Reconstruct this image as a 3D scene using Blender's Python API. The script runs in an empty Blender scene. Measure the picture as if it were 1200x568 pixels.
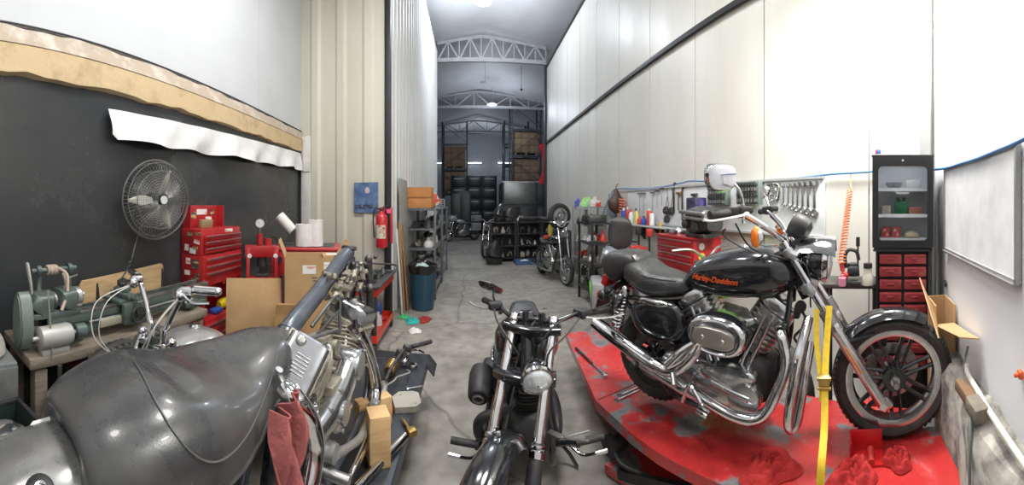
import bpy, bmesh, math, random
from math import sin, cos, tan, pi, atan2, sqrt
from mathutils import Vector, Matrix
from mathutils.bvhtree import BVHTree
random.seed(7)
SC = bpy.context.scene
COL = SC.collection
V = Vector
# ---------------------------------------------------------------- photo geometry
F, CX, HY, EYE = 400.0, 553.0, 240.0, 1.6      # cylinder radius in px, hall axis, horizon row, eye height
def ang(x): return (x - CX) / F
def P(x, y, r):                                   # photo direction at horizontal range r -> world point
    a = ang(x); return V((r*sin(a), r*cos(a), EYE - (y-HY)/F*r))
def G(x, y, z=0.0):                               # point of height z seen at x, y
    return P(x, y, (EYE - z)*F/(y-HY))
def PL(x, y, a0, d):                              # point of the vertical plane with normal angle a0 at distance d
    return P(x, y, d/cos(ang(x)-a0))
A_LEFT, D_LEFT = -1.6775, 2.04                    # black side wall
A_BOARD, D_BOARD = 2.70, 0.567                     # white board wall
D_RIGHT, D_HALL, Y_RET, Y_END = 2.50, 1.17, 4.66, 11.2
def at(xyz, rz=0.0): return Matrix.Translation(V(xyz)) @ Matrix.Rotation(rz, 4, 'Z')
# ---------------------------------------------------------------- materials
MATS = {}
def mat(name, col, rough=.5, metal=0.0, col2=None, scale=6.0, thr=(.4, .7), bump=0.0, bscale=40.0, coat=0.0,
        emis=None, estr=0.0, trans=0.0, alpha=1.0, stretch=None, rvar=0.0, spec=None):
    if name in MATS: return MATS[name]
    m = bpy.data.materials.new(name); m.use_nodes = True
    nt = m.node_tree; b = nt.nodes['Principled BSDF']
    b.inputs['Base Color'].default_value = (*col, 1); b.inputs['Roughness'].default_value = rough
    b.inputs['Metallic'].default_value = metal
    if coat: b.inputs['Coat Weight'].default_value = coat; b.inputs['Coat Roughness'].default_value = .06
    if trans: b.inputs['Transmission Weight'].default_value = trans
    if alpha < 1: b.inputs['Alpha'].default_value = alpha
    if spec is not None: b.inputs['Specular IOR Level'].default_value = spec
    if emis: b.inputs['Emission Color'].default_value = (*emis, 1); b.inputs['Emission Strength'].default_value = estr
    tc = nt.nodes.new('ShaderNodeTexCoord'); src = tc.outputs['Object']
    if stretch:
        mp = nt.nodes.new('ShaderNodeMapping'); mp.inputs['Scale'].default_value = stretch
        nt.links.new(src, mp.inputs['Vector']); src = mp.outputs['Vector']
    n = nt.nodes.new('ShaderNodeTexNoise'); n.inputs['Scale'].default_value = scale; n.inputs['Detail'].default_value = 6
    n.inputs['Roughness'].default_value = .62
    nt.links.new(src, n.inputs['Vector'])
    if col2 is None: col2 = tuple(c*.82 for c in col); 
    r = nt.nodes.new('ShaderNodeValToRGB')
    r.color_ramp.elements[0].position, r.color_ramp.elements[1].position = thr
    r.color_ramp.elements[0].color = (*col, 1); r.color_ramp.elements[1].color = (*col2, 1)
    nt.links.new(n.outputs['Fac'], r.inputs['Fac']); nt.links.new(r.outputs['Color'], b.inputs['Base Color'])
    if rvar:
        mr = nt.nodes.new('ShaderNodeMapRange'); mr.inputs['To Min'].default_value = max(.02, rough-rvar); mr.inputs['To Max'].default_value = min(1, rough+rvar)
        mr.inputs['From Min'].default_value = .3; mr.inputs['From Max'].default_value = .7
        nt.links.new(n.outputs['Fac'], mr.inputs['Value']); nt.links.new(mr.outputs['Result'], b.inputs['Roughness'])
    if bump:
        n2 = nt.nodes.new('ShaderNodeTexNoise'); n2.inputs['Scale'].default_value = bscale; n2.inputs['Detail'].default_value = 4
        nt.links.new(tc.outputs['Object'], n2.inputs['Vector'])
        bp = nt.nodes.new('ShaderNodeBump'); bp.inputs['Strength'].default_value = bump; bp.inputs['Distance'].default_value = .01
        nt.links.new(n2.outputs['Fac'], bp.inputs['Height']); nt.links.new(bp.outputs['Normal'], b.inputs['Normal'])
    MATS[name] = m; return m
CHROME = mat('chrome', (.78,.78,.80), .07, 1, col2=(.55,.55,.57), scale=9, rvar=.05)
ALLOY = mat('cast_alloy', (.52,.52,.51), .34, .9, col2=(.30,.29,.27), scale=14, bump=.15, rvar=.1)
POLISH = mat('polished_alloy', (.66,.67,.69), .2, .95, col2=(.48,.48,.48), scale=12, rvar=.1)
DIRTY = mat('grimy_alloy', (.36,.33,.27), .55, .6, col2=(.16,.14,.11), scale=22, bump=.3)
STEEL = mat('brushed_steel', (.42,.42,.42), .35, .9, col2=(.26,.25,.24), scale=30)
DSTEEL = mat('dark_steel', (.07,.07,.075), .42, .6, col2=(.13,.12,.11), scale=25)
BLACK = mat('black_paint', (.010,.011,.014), .16, 0, col2=(.016,.017,.02), coat=.8)
MBLACK = mat('matt_black', (.018,.018,.02), .5, 0, col2=(.035,.034,.033), scale=20)
GUN = mat('worn_blue_black_paint', (.075,.090,.115), .3, .35, col2=(.12,.13,.15), scale=18, coat=.3)
RUBBER = mat('rubber', (.022,.022,.022), .62, 0, col2=(.05,.048,.045), scale=14, bump=.2)
TYRE = mat('tyre_rubber', (.028,.027,.026), .68, 0, col2=(.055,.052,.048), scale=9, bump=.25)
LEATHER = mat('black_leather', (.030,.031,.033), .36, 0, col2=(.05,.05,.05), scale=7, bump=.35, bscale=90, rvar=.12)
VINYL = mat('worn_grey_vinyl', (.040,.042,.045), .28, 0, col2=(.085,.083,.08), scale=4.2, thr=(.44,.72), bump=.06, bscale=260, rvar=.08, coat=.25)
RED = mat('red_paint', (.43,.020,.024), .33, 0, col2=(.32,.012,.015), scale=9, coat=.3)
REDP = mat('red_plastic', (.55,.05,.04), .4, 0)
ORANGE = mat('orange_paint', (.75,.10,.02), .4, 0)
WHITE = mat('white_plastic', (.72,.73,.73), .42, 0)
PAPER = mat('white_paper', (.82,.81,.78), .85, 0, bump=.2, bscale=60)
CARD = mat('cardboard', (.50,.32,.16), .85, 0, col2=(.40,.245,.115), scale=3)
CARDD = mat('cardboard_inside', (.38,.25,.13), .9, 0)
WOOD = mat('pale_plywood', (.55,.38,.20), .7, 0, col2=(.38,.24,.12), scale=4, stretch=(1,6,6))
PLANK = mat('grey_plank', (.22,.18,.14), .75, 0, col2=(.11,.09,.07), scale=5, stretch=(1,8,8), bump=.2)
GREEN = mat('machine_green', (.10,.135,.12), .42, .15, col2=(.055,.07,.065), scale=11, coat=.15)
IRON = mat('dark_machine_iron', (.05,.058,.058), .45, .5, col2=(.10,.10,.095), scale=12)
WAYS = mat('machined_ways', (.34,.35,.34), .38, .8, col2=(.16,.15,.14), scale=16)
BLUE = mat('blue_plastic', (.03,.10,.45), .4, 0)
LIME = mat('lime_plastic', (.22,.70,.06), .4, 0)
YEL = mat('yellow_webbing', (.72,.50,.02), .6, 0, col2=(.55,.36,.02), scale=40)
AMBER = mat('amber_lens', (1.0,.26,.01), .18, 0, col2=(.95,.20,.01), coat=.6)
REDLENS = mat('red_lens', (.45,.01,.01), .15, 0, coat=.6)
GLASS = mat('lens_glass', (.80,.84,.86), .06, .35, col2=(.60,.64,.67), scale=40, coat=1)
MIRROR = mat('mirror_glass', (.85,.86,.88), .03, 1, col2=(.85,.86,.88))
STICK = mat('sticker_white', (.80,.80,.78), .5, 0, col2=(.62,.30,.26), scale=9, thr=(.56,.60), stretch=(.5,.5,3))
STICKB = mat('sticker_dark', (.06,.06,.07), .5, 0, col2=(.50,.42,.20), scale=12, thr=(.52,.58), stretch=(.5,.5,3))
BRASS = mat('brass', (.50,.34,.12), .35, .9)
# ---------------------------------------------------------------- mesh builder
def catmull(pts, k=6, closed=False):
    pts = [V(p) for p in pts]; n = len(pts)
    if n < 3: return pts
    out = []; rng = range(n if closed else n-1)
    for i in rng:
        g = (lambda j: pts[j % n]) if closed else (lambda j: pts[min(max(j, 0), n-1)])
        a, b, c, d = g(i-1), g(i), g(i+1), g(i+2)
        for s in range(k):
            t = s/k
            out.append(.5*((2*b)+(c-a)*t+(2*a-5*b+4*c-d)*t*t+(3*b-a-3*c+d)*t**3))
    if not closed: out.append(pts[-1])
    return out
def frame(axis):
    z = V(axis).normalized(); x = V((0,0,1)).cross(z)
    if x.length < 1e-4: x = V((1,0,0))
    x.normalize(); y = z.cross(x)
    return Matrix((x, y, z)).transposed()
class B:
    def __init__(s, M=None): s.bm = bmesh.new(); s.M = M or Matrix.Identity(4)
    def v(s, p): return s.bm.verts.new(s.M @ V(p))
    def f(s, vs):
        try: return s.bm.faces.new(vs)
        except ValueError: return None
    def box(s, c, d, rot=(0,0,0), bev=0.0, taper=1.0):
        R = Matrix.Translation(V(c)) @ (Matrix.Rotation(rot[2],4,'Z') @ Matrix.Rotation(rot[1],4,'Y') @ Matrix.Rotation(rot[0],4,'X'))
        vs = []
        for z in (-1,1):
            k = taper if z > 0 else 1
            for x, y in ((-1,-1),(1,-1),(1,1),(-1,1)): vs.append(s.v(R @ V((x*d[0]/2*k, y*d[1]/2*k, z*d[2]/2))))
        fs = [s.f([vs[i] for i in q]) for q in ((3,2,1,0),(4,5,6,7),(0,1,5,4),(1,2,6,5),(2,3,7,6),(3,0,4,7))]
        if bev:
            es = list({e for f in fs for e in f.edges})
            bmesh.ops.bevel(s.bm, geom=es, offset=bev, segments=2, profile=.5, affect='EDGES')
        return s
    def bar(s, p0, p1, w, h=None, up=(0,0,1), bev=0.0):
        p0, p1 = V(p0), V(p1); d = p1-p0; x = d.normalized(); y = V(up).cross(x)
        if y.length < 1e-4: y = V((0,1,0)).cross(x)
        y.normalize(); z = x.cross(y); h = h or w
        m = Matrix((x, y, z)).transposed().to_4x4(); m.translation = (p0+p1)/2
        old = s.M; s.M = old @ m; s.box((0,0,0), (d.length, w, h), bev=bev); s.M = old; return s
    def rings(s, rs, cap=True, closed=False, loop=True):
        R = [[s.v(p) for p in r] for r in rs]; n = len(R[0]); m = len(R)
        for i in range(m if closed else m-1):
            a, b = R[i], R[(i+1) % m]
            for j in range(n if loop else n-1): s.f((a[j], a[(j+1) % n], b[(j+1) % n], b[j]))
        if cap and not closed and loop:
            s.f(list(reversed(R[0]))); s.f(R[-1])
        return s
    def cyl(s, p0, p1, r, r2=None, n=16, cap=True):
        p0, p1 = V(p0), V(p1); r2 = r if r2 is None else r2; fr = frame(p1-p0)
        return s.rings([[p + fr @ V((q*cos(2*pi*i/n), q*sin(2*pi*i/n), 0)) for i in range(n)] for p, q in ((p0, r), (p1, r2))], cap)
    def tube(s, pts, r, n=8, k=5, closed=False, flat=1.0, sm=True):
        rr = r if isinstance(r, (list, tuple)) else None
        p = catmull(pts, k, closed) if sm else [V(q) for q in pts]; m = len(p); out = []
        T = (p[1]-p[0]).normalized(); fr = frame(T); X = fr.col[0].copy()
        for i in range(m):
            if closed: t = p[(i+1) % m]-p[i-1]
            else: t = p[min(i+1, m-1)]-p[max(i-1, 0)]
            if t.length < 1e-9: t = T
            t.normalize(); X = (X - t*X.dot(t)).normalized(); Y = t.cross(X); T = t
            if rr:
                u = i/(m-1)*(len(rr)-1); a = int(min(u, len(rr)-2)) if len(rr) > 1 else 0; q = rr[a]+(rr[a+1]-rr[a])*(u-a)
            else: q = r
            out.append([p[i] + X*q*cos(2*pi*j/n) + Y*q*flat*sin(2*pi*j/n) for j in range(n)])
        return s.rings(out, True, closed)
    def ball(s, c, r, n=16, m=10, rot=None):
        r = V((r,r,r)) if isinstance(r, (int, float)) else V(r); c = V(c); R = rot or Matrix.Identity(3)
        top = s.v(c + R @ V((0,0,r.z))); bot = s.v(c - R @ V((0,0,r.z))); rs = []
        for i in range(1, m):
            a = pi*i/m
            rs.append([s.v(c + R @ V((r.x*sin(a)*cos(2*pi*j/n), r.y*sin(a)*sin(2*pi*j/n), r.z*cos(a)))) for j in range(n)])
        for j in range(n):
            s.f((top, rs[0][j], rs[0][(j+1) % n])); s.f((bot, rs[-1][(j+1) % n], rs[-1][j]))
            for i in range(m-2): s.f((rs[i][j], rs[i+1][j], rs[i+1][(j+1) % n], rs[i][(j+1) % n]))
        return s
    def turn(s, prof, c=(0,0,0), axis=(0,0,1), n=24, cap=True, a0=0.0, a1=2*pi):
        c = V(c); fr = frame(axis); full = abs(a1-a0-2*pi) < 1e-6; nn = n if full else n+1
        rs = [[c + fr @ V((q*cos(a0+(a1-a0)*i/n), q*sin(a0+(a1-a0)*i/n), h)) for i in range(nn)] for q, h in prof]
        return s.rings(rs, cap, loop=full)
    def ring(s, c, axis, R, r, n=32, m=8, flat=1.0):
        c = V(c); fr = frame(axis)
        return s.rings([[c + fr @ V(((R+r*cos(b))*cos(a), (R+r*cos(b))*sin(a), r*flat*sin(b))) for b in [2*pi*j/m for j in range(m)]]
                        for a in [2*pi*i/n for i in range(n)]], False, True)
    def prism(s, out, t, c=(0,0,0), M=None):
        M = M or Matrix.Identity(4); C = Matrix.Translation(V(c)) @ M
        return s.rings([[C @ V((x, y, -t/2)) for x, y in out], [C @ V((x, y, t/2)) for x, y in out]])
    def side(s, out, t, y=0.0):                     # outline in local x, z extruded along y
        return s.rings([[V((x, y-t/2, z)) for x, z in out], [V((x, y+t/2, z)) for x, z in out]])
    def loft(s, secs, n=20, k=1):                   # secs: (centre, half width, half height, power[, dir])
        if k > 1:
            keys = secs; secs = []
            for i in range(len(keys)-1):
                q = [keys[min(max(j, 0), len(keys)-1)] for j in (i-1, i, i+1, i+2)]
                for u in range(k):
                    t = u/k; cm = lambda a, b, c, d: .5*((2*b)+(c-a)*t+(2*a-5*b+4*c-d)*t*t+(3*b-a-3*c+d)*t**3)
                    secs.append((cm(*[V(z[0]) for z in q]), max(.002, cm(*[z[1] for z in q])), max(.002, cm(*[z[2] for z in q])), q[1][3]+(q[2][3]-q[1][3])*t))
            secs.append(keys[-1])
        rs = []
        for i, z in enumerate(secs):
            c = V(z[0]); t = V(secs[min(i+1, len(secs)-1)][0]) - V(secs[max(i-1, 0)][0]); t.normalize()
            x = V((0,0,1)).cross(t)
            if x.length < 1e-3: x = V((0,1,0))
            x.normalize(); y = t.cross(x); r = []
            for j in range(n):
                a = 2*pi*j/n; ca, sa = cos(a), sin(a); p = 2/z[3]
                r.append(c + x*z[1]*(abs(ca)**p)*(1 if ca >= 0 else -1) + y*z[2]*(abs(sa)**p)*(1 if sa >= 0 else -1))
            rs.append(r)
        return s.rings(rs)
    def cloth(s, fn, nu, nv, t=.004):
        g = [[V(fn(i/nu, j/nv)) for j in range(nv+1)] for i in range(nu+1)]
        top = [[s.v(p) for p in r] for r in g]; nor = {}
        def N(i, j):
            a = g[min(i+1, nu)][j]-g[max(i-1, 0)][j]; b = g[i][min(j+1, nv)]-g[i][max(j-1, 0)]; c = a.cross(b)
            return c.normalized() if c.length > 1e-9 else V((0,0,1))
        bot = [[s.v(g[i][j]-N(i, j)*t) for j in range(nv+1)] for i in range(nu+1)]
        for i in range(nu):
            for j in range(nv):
                s.f((top[i][j], top[i+1][j], top[i+1][j+1], top[i][j+1])); s.f((bot[i][j+1], bot[i+1][j+1], bot[i+1][j], bot[i][j]))
        for i in range(nu):
            for j, w in ((0, 0), (nv, 1)): s.f((top[i][j], bot[i][j], bot[i+1][j], top[i+1][j])[::1 if w else -1])
        for j in range(nv):
            for i in (0, nu): s.f((top[i][j], top[i][j+1], bot[i][j+1], bot[i][j]))
        return s
    def build(s, name, m, parent=None, loc=None, rz=0.0, label=None, angle=38, rots=None):
        bm = s.bm; bmesh.ops.recalc_face_normals(bm, faces=bm.faces[:]) if bm.faces else None
        for f in bm.faces: f.smooth = True
        lim = math.radians(angle)
        for e in bm.edges:
            if len(e.link_faces) == 2 and e.calc_face_angle(0) > lim: e.smooth = False
        me = bpy.data.meshes.new(name); bm.to_mesh(me); bm.free(); me.materials.append(m)
        o = bpy.data.objects.new(name, me); COL.objects.link(o)
        if parent is not None: o.parent = parent
        if loc is not None: o.location = loc
        if rz: o.rotation_euler = (0, 0, rz)
        if label: o['label'] = label
        return o
def tag(o, label, cat, group=None):
    o['label'] = label; o['category'] = cat
    if group: o['group'] = group
    return o
def thing(name, label, cat, loc=(0,0,0), rz=0.0, group=None, tilt=None):
    o = bpy.data.objects.new(name, None); COL.objects.link(o); o.empty_display_size = .1
    o.location = loc; o.rotation_euler = (tilt[0], tilt[1], rz) if tilt else (0, 0, rz); return tag(o, label, cat, group)
def structure(o): o['kind'] = 'structure'; return o
def copy_thing(o, loc, rz, label, group=None, scale=None):
    def rec(s, par):
        c = s.copy(); COL.objects.link(c); c.parent = par
        for ch in s.children: rec(ch, c)
        return c
    c = rec(o, None); c.location = loc; c.rotation_euler = (o.rotation_euler.x, o.rotation_euler.y, rz); c['label'] = label
    if group: c['group'] = group
    if scale: c.scale = scale
    return c
def text(name, s, size, M, m, parent, thick=.002, shear=0.0, bold=0.0):
    cu = bpy.data.curves.new(name, 'FONT'); cu.body = s; cu.size = size; cu.extrude = thick; cu.shear = shear; cu.offset = bold
    cu.align_x = 'CENTER'; cu.align_y = 'CENTER'
    t = bpy.data.objects.new(name, cu); COL.objects.link(t)
    dg = bpy.context.evaluated_depsgraph_get(); me = bpy.data.meshes.new_from_object(t.evaluated_get(dg))
    bpy.data.objects.remove(t); bpy.data.curves.remove(cu)
    me.transform(M); me.materials.clear(); me.materials.append(m)
    o = bpy.data.objects.new(name, me); COL.objects.link(o); o.parent = parent; return o
# ================================================================= the setting
CONC = mat('concrete_floor', (.38,.355,.31), .55, 0, col2=(.25,.235,.205), scale=1.1, thr=(.35,.68), bump=.12, bscale=30, rvar=.12)
nt = CONC.node_tree; bsdf = nt.nodes['Principled BSDF']; link = bsdf.inputs['Base Color'].links[0].from_socket
n2 = nt.nodes.new('ShaderNodeTexNoise'); n2.inputs['Scale'].default_value = 7; n2.inputs['Detail'].default_value = 8
tc = nt.nodes['Texture Coordinate']; nt.links.new(tc.outputs['Object'], n2.inputs['Vector'])
r2 = nt.nodes.new('ShaderNodeValToRGB'); r2.color_ramp.elements[0].position = .36; r2.color_ramp.elements[1].position = .62
r2.color_ramp.elements[0].color = (.62,.61,.6,1); r2.color_ramp.elements[1].color = (1,1,1,1)
mx = nt.nodes.new('ShaderNodeMix'); mx.data_type = 'RGBA'; mx.blend_type = 'MULTIPLY'; mx.inputs[0].default_value = .75
nt.links.new(n2.outputs['Fac'], r2.inputs['Fac']); nt.links.new(link, mx.inputs[6]); nt.links.new(r2.outputs['Color'], mx.inputs[7])
vo = nt.nodes.new('ShaderNodeTexVoronoi'); vo.feature = 'DISTANCE_TO_EDGE'; vo.inputs['Scale'].default_value = .42   # hairline cracks
ns = nt.nodes.new('ShaderNodeTexNoise'); ns.inputs['Scale'].default_value = 3; nt.links.new(tc.outputs['Object'], ns.inputs['Vector'])
ad = nt.nodes.new('ShaderNodeMix'); ad.data_type = 'VECTOR'; ad.inputs[0].default_value = .12
nt.links.new(tc.outputs['Object'], ad.inputs[4]); nt.links.new(ns.outputs['Color'], ad.inputs[5]); nt.links.new(ad.outputs[1], vo.inputs['Vector'])
r3 = nt.nodes.new('ShaderNodeValToRGB'); r3.color_ramp.elements[0].position = 0; r3.color_ramp.elements[1].position = .008
r3.color_ramp.elements[0].color = (.55,.54,.53,1); r3.color_ramp.elements[1].color = (1,1,1,1)
nt.links.new(vo.outputs['Distance'], r3.inputs['Fac'])
my = nt.nodes.new('ShaderNodeMix'); my.data_type = 'RGBA'; my.blend_type = 'MULTIPLY'; my.inputs[0].default_value = 1
nt.links.new(mx.outputs[2], my.inputs[6]); nt.links.new(r3.outputs['Color'], my.inputs[7]); nt.links.new(my.outputs[2], bsdf.inputs['Base Color'])
WALLW = mat('white_sandwich_panel', (.70,.69,.64), .42, 0, col2=(.62,.60,.54), scale=1.3, stretch=(1,1,.25), rvar=.06)
CREAM = mat('cream_corrugated_steel', (.62,.595,.51), .5, 0, col2=(.53,.50,.42), scale=1.6, stretch=(1,1,.2))
COOL = mat('white_corrugated_steel', (.74,.75,.74), .5, 0, col2=(.66,.66,.64), scale=1.5, stretch=(1,1,.2))
BWALL = mat('glossy_black_board', (.034,.037,.041), .24, 0, col2=(.060,.060,.058), scale=1.6, thr=(.4,.9), rvar=.07)
PLASTER = mat('painted_plaster', (.74,.75,.77), .7, 0, col2=(.68,.69,.71), scale=1.6)
BEAMM = mat('foam_sealed_beam', (.62,.47,.28), .8, 0, col2=(.36,.25,.15), scale=5, thr=(.5,.8), bump=.6, bscale=14)
BEAMT = mat('dusty_beam_top', (.45,.37,.29), .85, 0, col2=(.66,.62,.56), scale=7, thr=(.5,.72), bump=.5, bscale=20)
ROOFM = mat('roof_sheet', (.80,.82,.84), .6, 0, col2=(.70,.72,.74), scale=.8)
TRUSS = mat('truss_steel', (.42,.43,.44), .55, .1)
DARK = mat('dark_trim', (.035,.036,.038), .5, .3)
b = B(); b.box((0, 14, -.06), (26, 34, .12)); structure(b.build('floor', CONC))
# right wall: vertical sandwich panels with open joints
b = B(); b.box((D_RIGHT+.09, (Y_END)/2-.3, 3.1), (.05, Y_END+.6, 6.26)); structure(b.build('wall_right_core', mat('joint_shadow_filler', (.22,.21,.19), .8)))
b = B()
j0 = D_RIGHT*.432; ys = [j0 + 1.09*i for i in range(-2, 10)] + [Y_END]
for a, c in zip(ys[:-1], ys[1:]):
    if c > a+.05: b.box((D_RIGHT+.03, (a+c)/2, 3.115), (.06, c-a-.014, 6.23))
structure(b.build('wall_right', WALLW))
b = B(); b.box((D_RIGHT-.012, Y_END/2, 3.70), (.03, Y_END, .075), bev=.004); b.cyl((D_RIGHT-.035, 0, 3.66), (D_RIGHT-.035, Y_END, 3.66), .014)
structure(b.build('trim_1', DARK))
b = B(); b.box((D_RIGHT-.02, Y_END/2, 6.22), (.05, Y_END, .06)); structure(b.build('trim_2', DARK))
b = B(); b.box((D_RIGHT+.0, Y_END+.06, 3.1), (.14, .14, 6.4)); structure(b.build('trim_3', DARK))
# grey post in the right-hand corner
b = B(); p = P(1085, 200, D_RIGHT/sin(ang(1085))-.05); b.box((p.x-.01, p.y, 3.2), (.045, .085, 6.4)); structure(b.build('trim_4', mat('grey_post', (.30,.30,.29), .5)))
# left hall wall, corrugated
def corrug(b, p0, p1, z0, z1, pitch=.25, depth=.035, nside=1):
    p0, p1 = V(p0), V(p1); d = p1-p0; L = d.length; t = d/L; nrm = V((t.y, -t.x, 0))*nside
    pr = []; s = 0.0
    while s < L:
        for f, h in ((0, 0), (.55, 0), (.66, 1), (.89, 1)):
            if s+f*pitch <= L: pr.append((s+f*pitch, h*depth))
        for f in (.18, .37): 
            if s+f*pitch <= L: pass
        s += pitch
    pr.append((L, 0)); off = .05
    fr = [p0+t*s+nrm*h for s, h in pr]; bk = [p0+t*s-nrm*off for s, h in reversed(pr)]
    o = fr+bk
    b.rings([[V((q.x, q.y, z)) for q in o] for z in (z0, z1)])
b = B(); corrug(b, (-D_HALL, Y_RET, 0), (-D_HALL, Y_END, 0), 0, 6.65, .25, .035, 1); structure(b.build('wall_hall_left', COOL, angle=12))
xl = Y_RET*tan(ang(353))
b = B(); corrug(b, (xl-.5, Y_RET, 0), (-D_HALL, Y_RET, 0), 0, 6.65, .42, .03, 1); structure(b.build('wall_return', CREAM, angle=12))
b = B(); b.box((-D_HALL+.01, Y_RET-.02, 3.3), (.075, .075, 6.6), bev=.006); structure(b.build('trim_5', DARK))
# black side wall, beam and upper wall
nL = V((sin(A_LEFT), cos(A_LEFT), 0)); tL = V((cos(A_LEFT), -sin(A_LEFT), 0))
ML = Matrix((( tL.x, nL.x, 0, 0), (tL.y, nL.y, 0, 0), (0,0,1,0), (0,0,0,1)))     # local x along the wall, y into it
S0, S1 = -2.6, D_LEFT*tan(ang(353)-A_LEFT)
b = B(ML); b.box(((S0+S1)/2, D_LEFT+.04, 1.25), (S1-S0, .08, 2.5)); structure(b.build('wall_left', BWALL))
b = B(ML); ss = [S0, -.9, 1.02, S1]     # one smooth vertical seam at x=303
s303 = D_LEFT*tan(ang(303)-A_LEFT)
for a, c in ((S0, s303-.004), (s303+.004, S1)): b.box(((a+c)/2, D_LEFT+.03, 4.6), (c-a, .06, 3.72))
structure(b.build('wall_left_upper', mat('cool_plaster', (.60,.62,.65), .7, 0, col2=(.56,.58,.61), scale=1.6)))
def rag(s, k): return .018*sin(9*s+k)+.012*sin(23*s+2*k)
b = B(ML); n = 60; rs = []
for i in range(n+1):
    s = S0+(S1-S0)*i/n
    rs.append([V((s, D_LEFT+.05, 2.40)), V((s, D_LEFT-.045, 2.42+rag(s,1)*.6)), V((s, D_LEFT-.05, 2.60)), V((s, D_LEFT+.05, 2.60))])
b.rings(rs); structure(b.build('trim_6', BEAMM))
b = B(ML); rs = []
for i in range(n+1):
    s = S0+(S1-S0)*i/n
    rs.append([V((s, D_LEFT+.05, 2.602)), V((s, D_LEFT-.055, 2.602)), V((s, D_LEFT-.012, 2.725+rag(s,3)*.4)), V((s, D_LEFT+.05, 2.74))])
b.rings(rs); structure(b.build('trim_7', BEAMT))
b = B(ML); b.box(((S0+S1)/2, D_LEFT-.012, 2.742), (S1-S0, .012, .008)); structure(b.build('trim_8', DARK))
# white corner strip
b = B(); xs = Y_RET*tan(ang(360)); b.box((xs, Y_RET-.03, 1.9), (.15, .05, 1.5), bev=.01); b.box((xs+.02, Y_RET-.05, 2.35), (.13, .05, .5), bev=.015)
structure(b.build('trim_9', mat('white_foam_strip', (.74,.74,.72), .8, bump=.8, bscale=12)))
# torn white banner sheet over the black wall
def fnb(u, v):
    s0 = D_LEFT*tan(ang(124)-A_LEFT); s1 = D_LEFT*tan(ang(350)-A_LEFT)
    s = s0+(s1-s0)*u; zt = 2.29+.10*u; zb = 2.06+.07*u+.010*sin(31*u)+(.04 if u < .01 else 0)
    bulge = .05+.035*sin(u*17)*v+.02*sin(43*u+3*v)
    return ML @ V((s, D_LEFT-.02-bulge*(.2+v), zt+(zb-zt)*v))
b = B(); b.cloth(fnb, 70, 6, .004); o = b.build('plastic_sheet', mat('white_tarp', (.80,.80,.80), .6, bump=.15, bscale=15)); tag(o, 'long torn white plastic sheet taped along the top of the black wall', 'sheet')
# board wall: lower white plaster
nB = V((sin(A_BOARD), cos(A_BOARD), 0)); tB = V((cos(A_BOARD), -sin(A_BOARD), 0))
MB_ = Matrix(((tB.x, nB.x, 0, 0), (tB.y, nB.y, 0, 0), (0,0,1,0), (0,0,0,1)))
def SB(x): return D_BOARD*tan(ang(x)-A_BOARD)       # position along the board wall seen at x
b = B(MB_); b.box((SB(1094)+2.8, D_BOARD+.05, 3.2), (5.6, .1, 6.4)); structure(b.build('wall_board', PLASTER))
LEDGE = mat('raw_concrete_ledge', (.42,.40,.36), .85, 0, col2=(.13,.12,.11), scale=7, thr=(.42,.62), bump=.5, bscale=20)
# ceiling
b = B()
b.rings([[V((-9, y, 5.6)), V((.4, y, 7.35)), (V((9, y, 5.75))), V((9, y, 5.85)), V((.4, y, 7.45)), V((-9, y, 5.7))] for y in (-2.6, 31)])
structure(b.build('ceiling', ROOFM))
# far warehouse shell
FARW = mat('far_wall', (.45,.47,.50), .8, 0)
b = B(); b.box((0, 27, 3.5), (18, .1, 7.4)); structure(b.build('wall_far', FARW))
b = B(); b.box((-7, 19.2, 3.2), (.1, 16, 6.4)); structure(b.build('wall_far_left', FARW))
b = B(); b.box((7.5, 19.2, 3.2), (.1, 16, 6.4)); structure(b.build('wall_far_right', FARW))
b = B(); b.box((-4.15, Y_END+.05, 3.2), (5.9, .1, 6.4)); structure(b.build('wall_far_front_left', FARW))
b = B(); b.box((5.05, Y_END+.05, 3.2), (4.9, .1, 6.4)); structure(b.build('wall_far_front_right', FARW))
# trusses
def truss(y, lab):
    b = B(); x0, x1 = -2.6, 6.4; n = 10
    zb = lambda x: 6.10; zt = lambda x: 7.2-.14*abs(x-.4)
    if y < 13: x0, x1 = -1.15, 2.5
    top = [(x0+(x1-x0)*i/n, zt(x0+(x1-x0)*i/n)) for i in range(n+1)]
    b.bar((x0, y, 6.42), (x1, y, 6.42), .09, .13)
    for i in range(n): b.bar((top[i][0], y, top[i][1]), (top[i+1][0], y, top[i+1][1]), .08, .1)
    for i in range(n):
        xa, za = top[i]; xb, zb_ = top[i+1]
        if i % 2: b.bar((xa, y, za), (xb, y, 6.42), .05, .05)
        else: b.bar((xa, y, 6.42), (xb, y, zb_), .05, .05)
        b.bar((xb, y, 6.42), (xb, y, zb_), .035, .035)
    o = b.build('roof_truss', TRUSS); o['kind'] = 'structure'; return o
for y in (11.35, 16.8, 22.5): truss(y, '')
# round vent and sprinkler specks under the roof
b = B(); b.ring(P(566, 96, 13.2), (0,0,1), .09, .012, 20, 6); o = b.build('hanging_ring', TRUSS); 
b = B(); b.ball(P(611, 105, 13.5), .05, 10, 6); b.cyl(P(611, 105, 13.5), P(611, 105, 13.5)+V((0,0,1.0)), .008, n=6); o2 = b.build('pull_cord_weight', DARK)
b = B(); p = P(566, 96, 13.2); b.cyl(p+V((.09,0,0)), V((p.x+.09, p.y, 7.25)), .008, n=6); o3 = b.build('hanging_cord', TRUSS, o); o3.parent = o
tag(o, 'small grey metal ring hanging on a cord under the hall roof', 'ring'); tag(o2, 'tiny dark ball hanging on a cord under the hall roof', 'weight')
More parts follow.
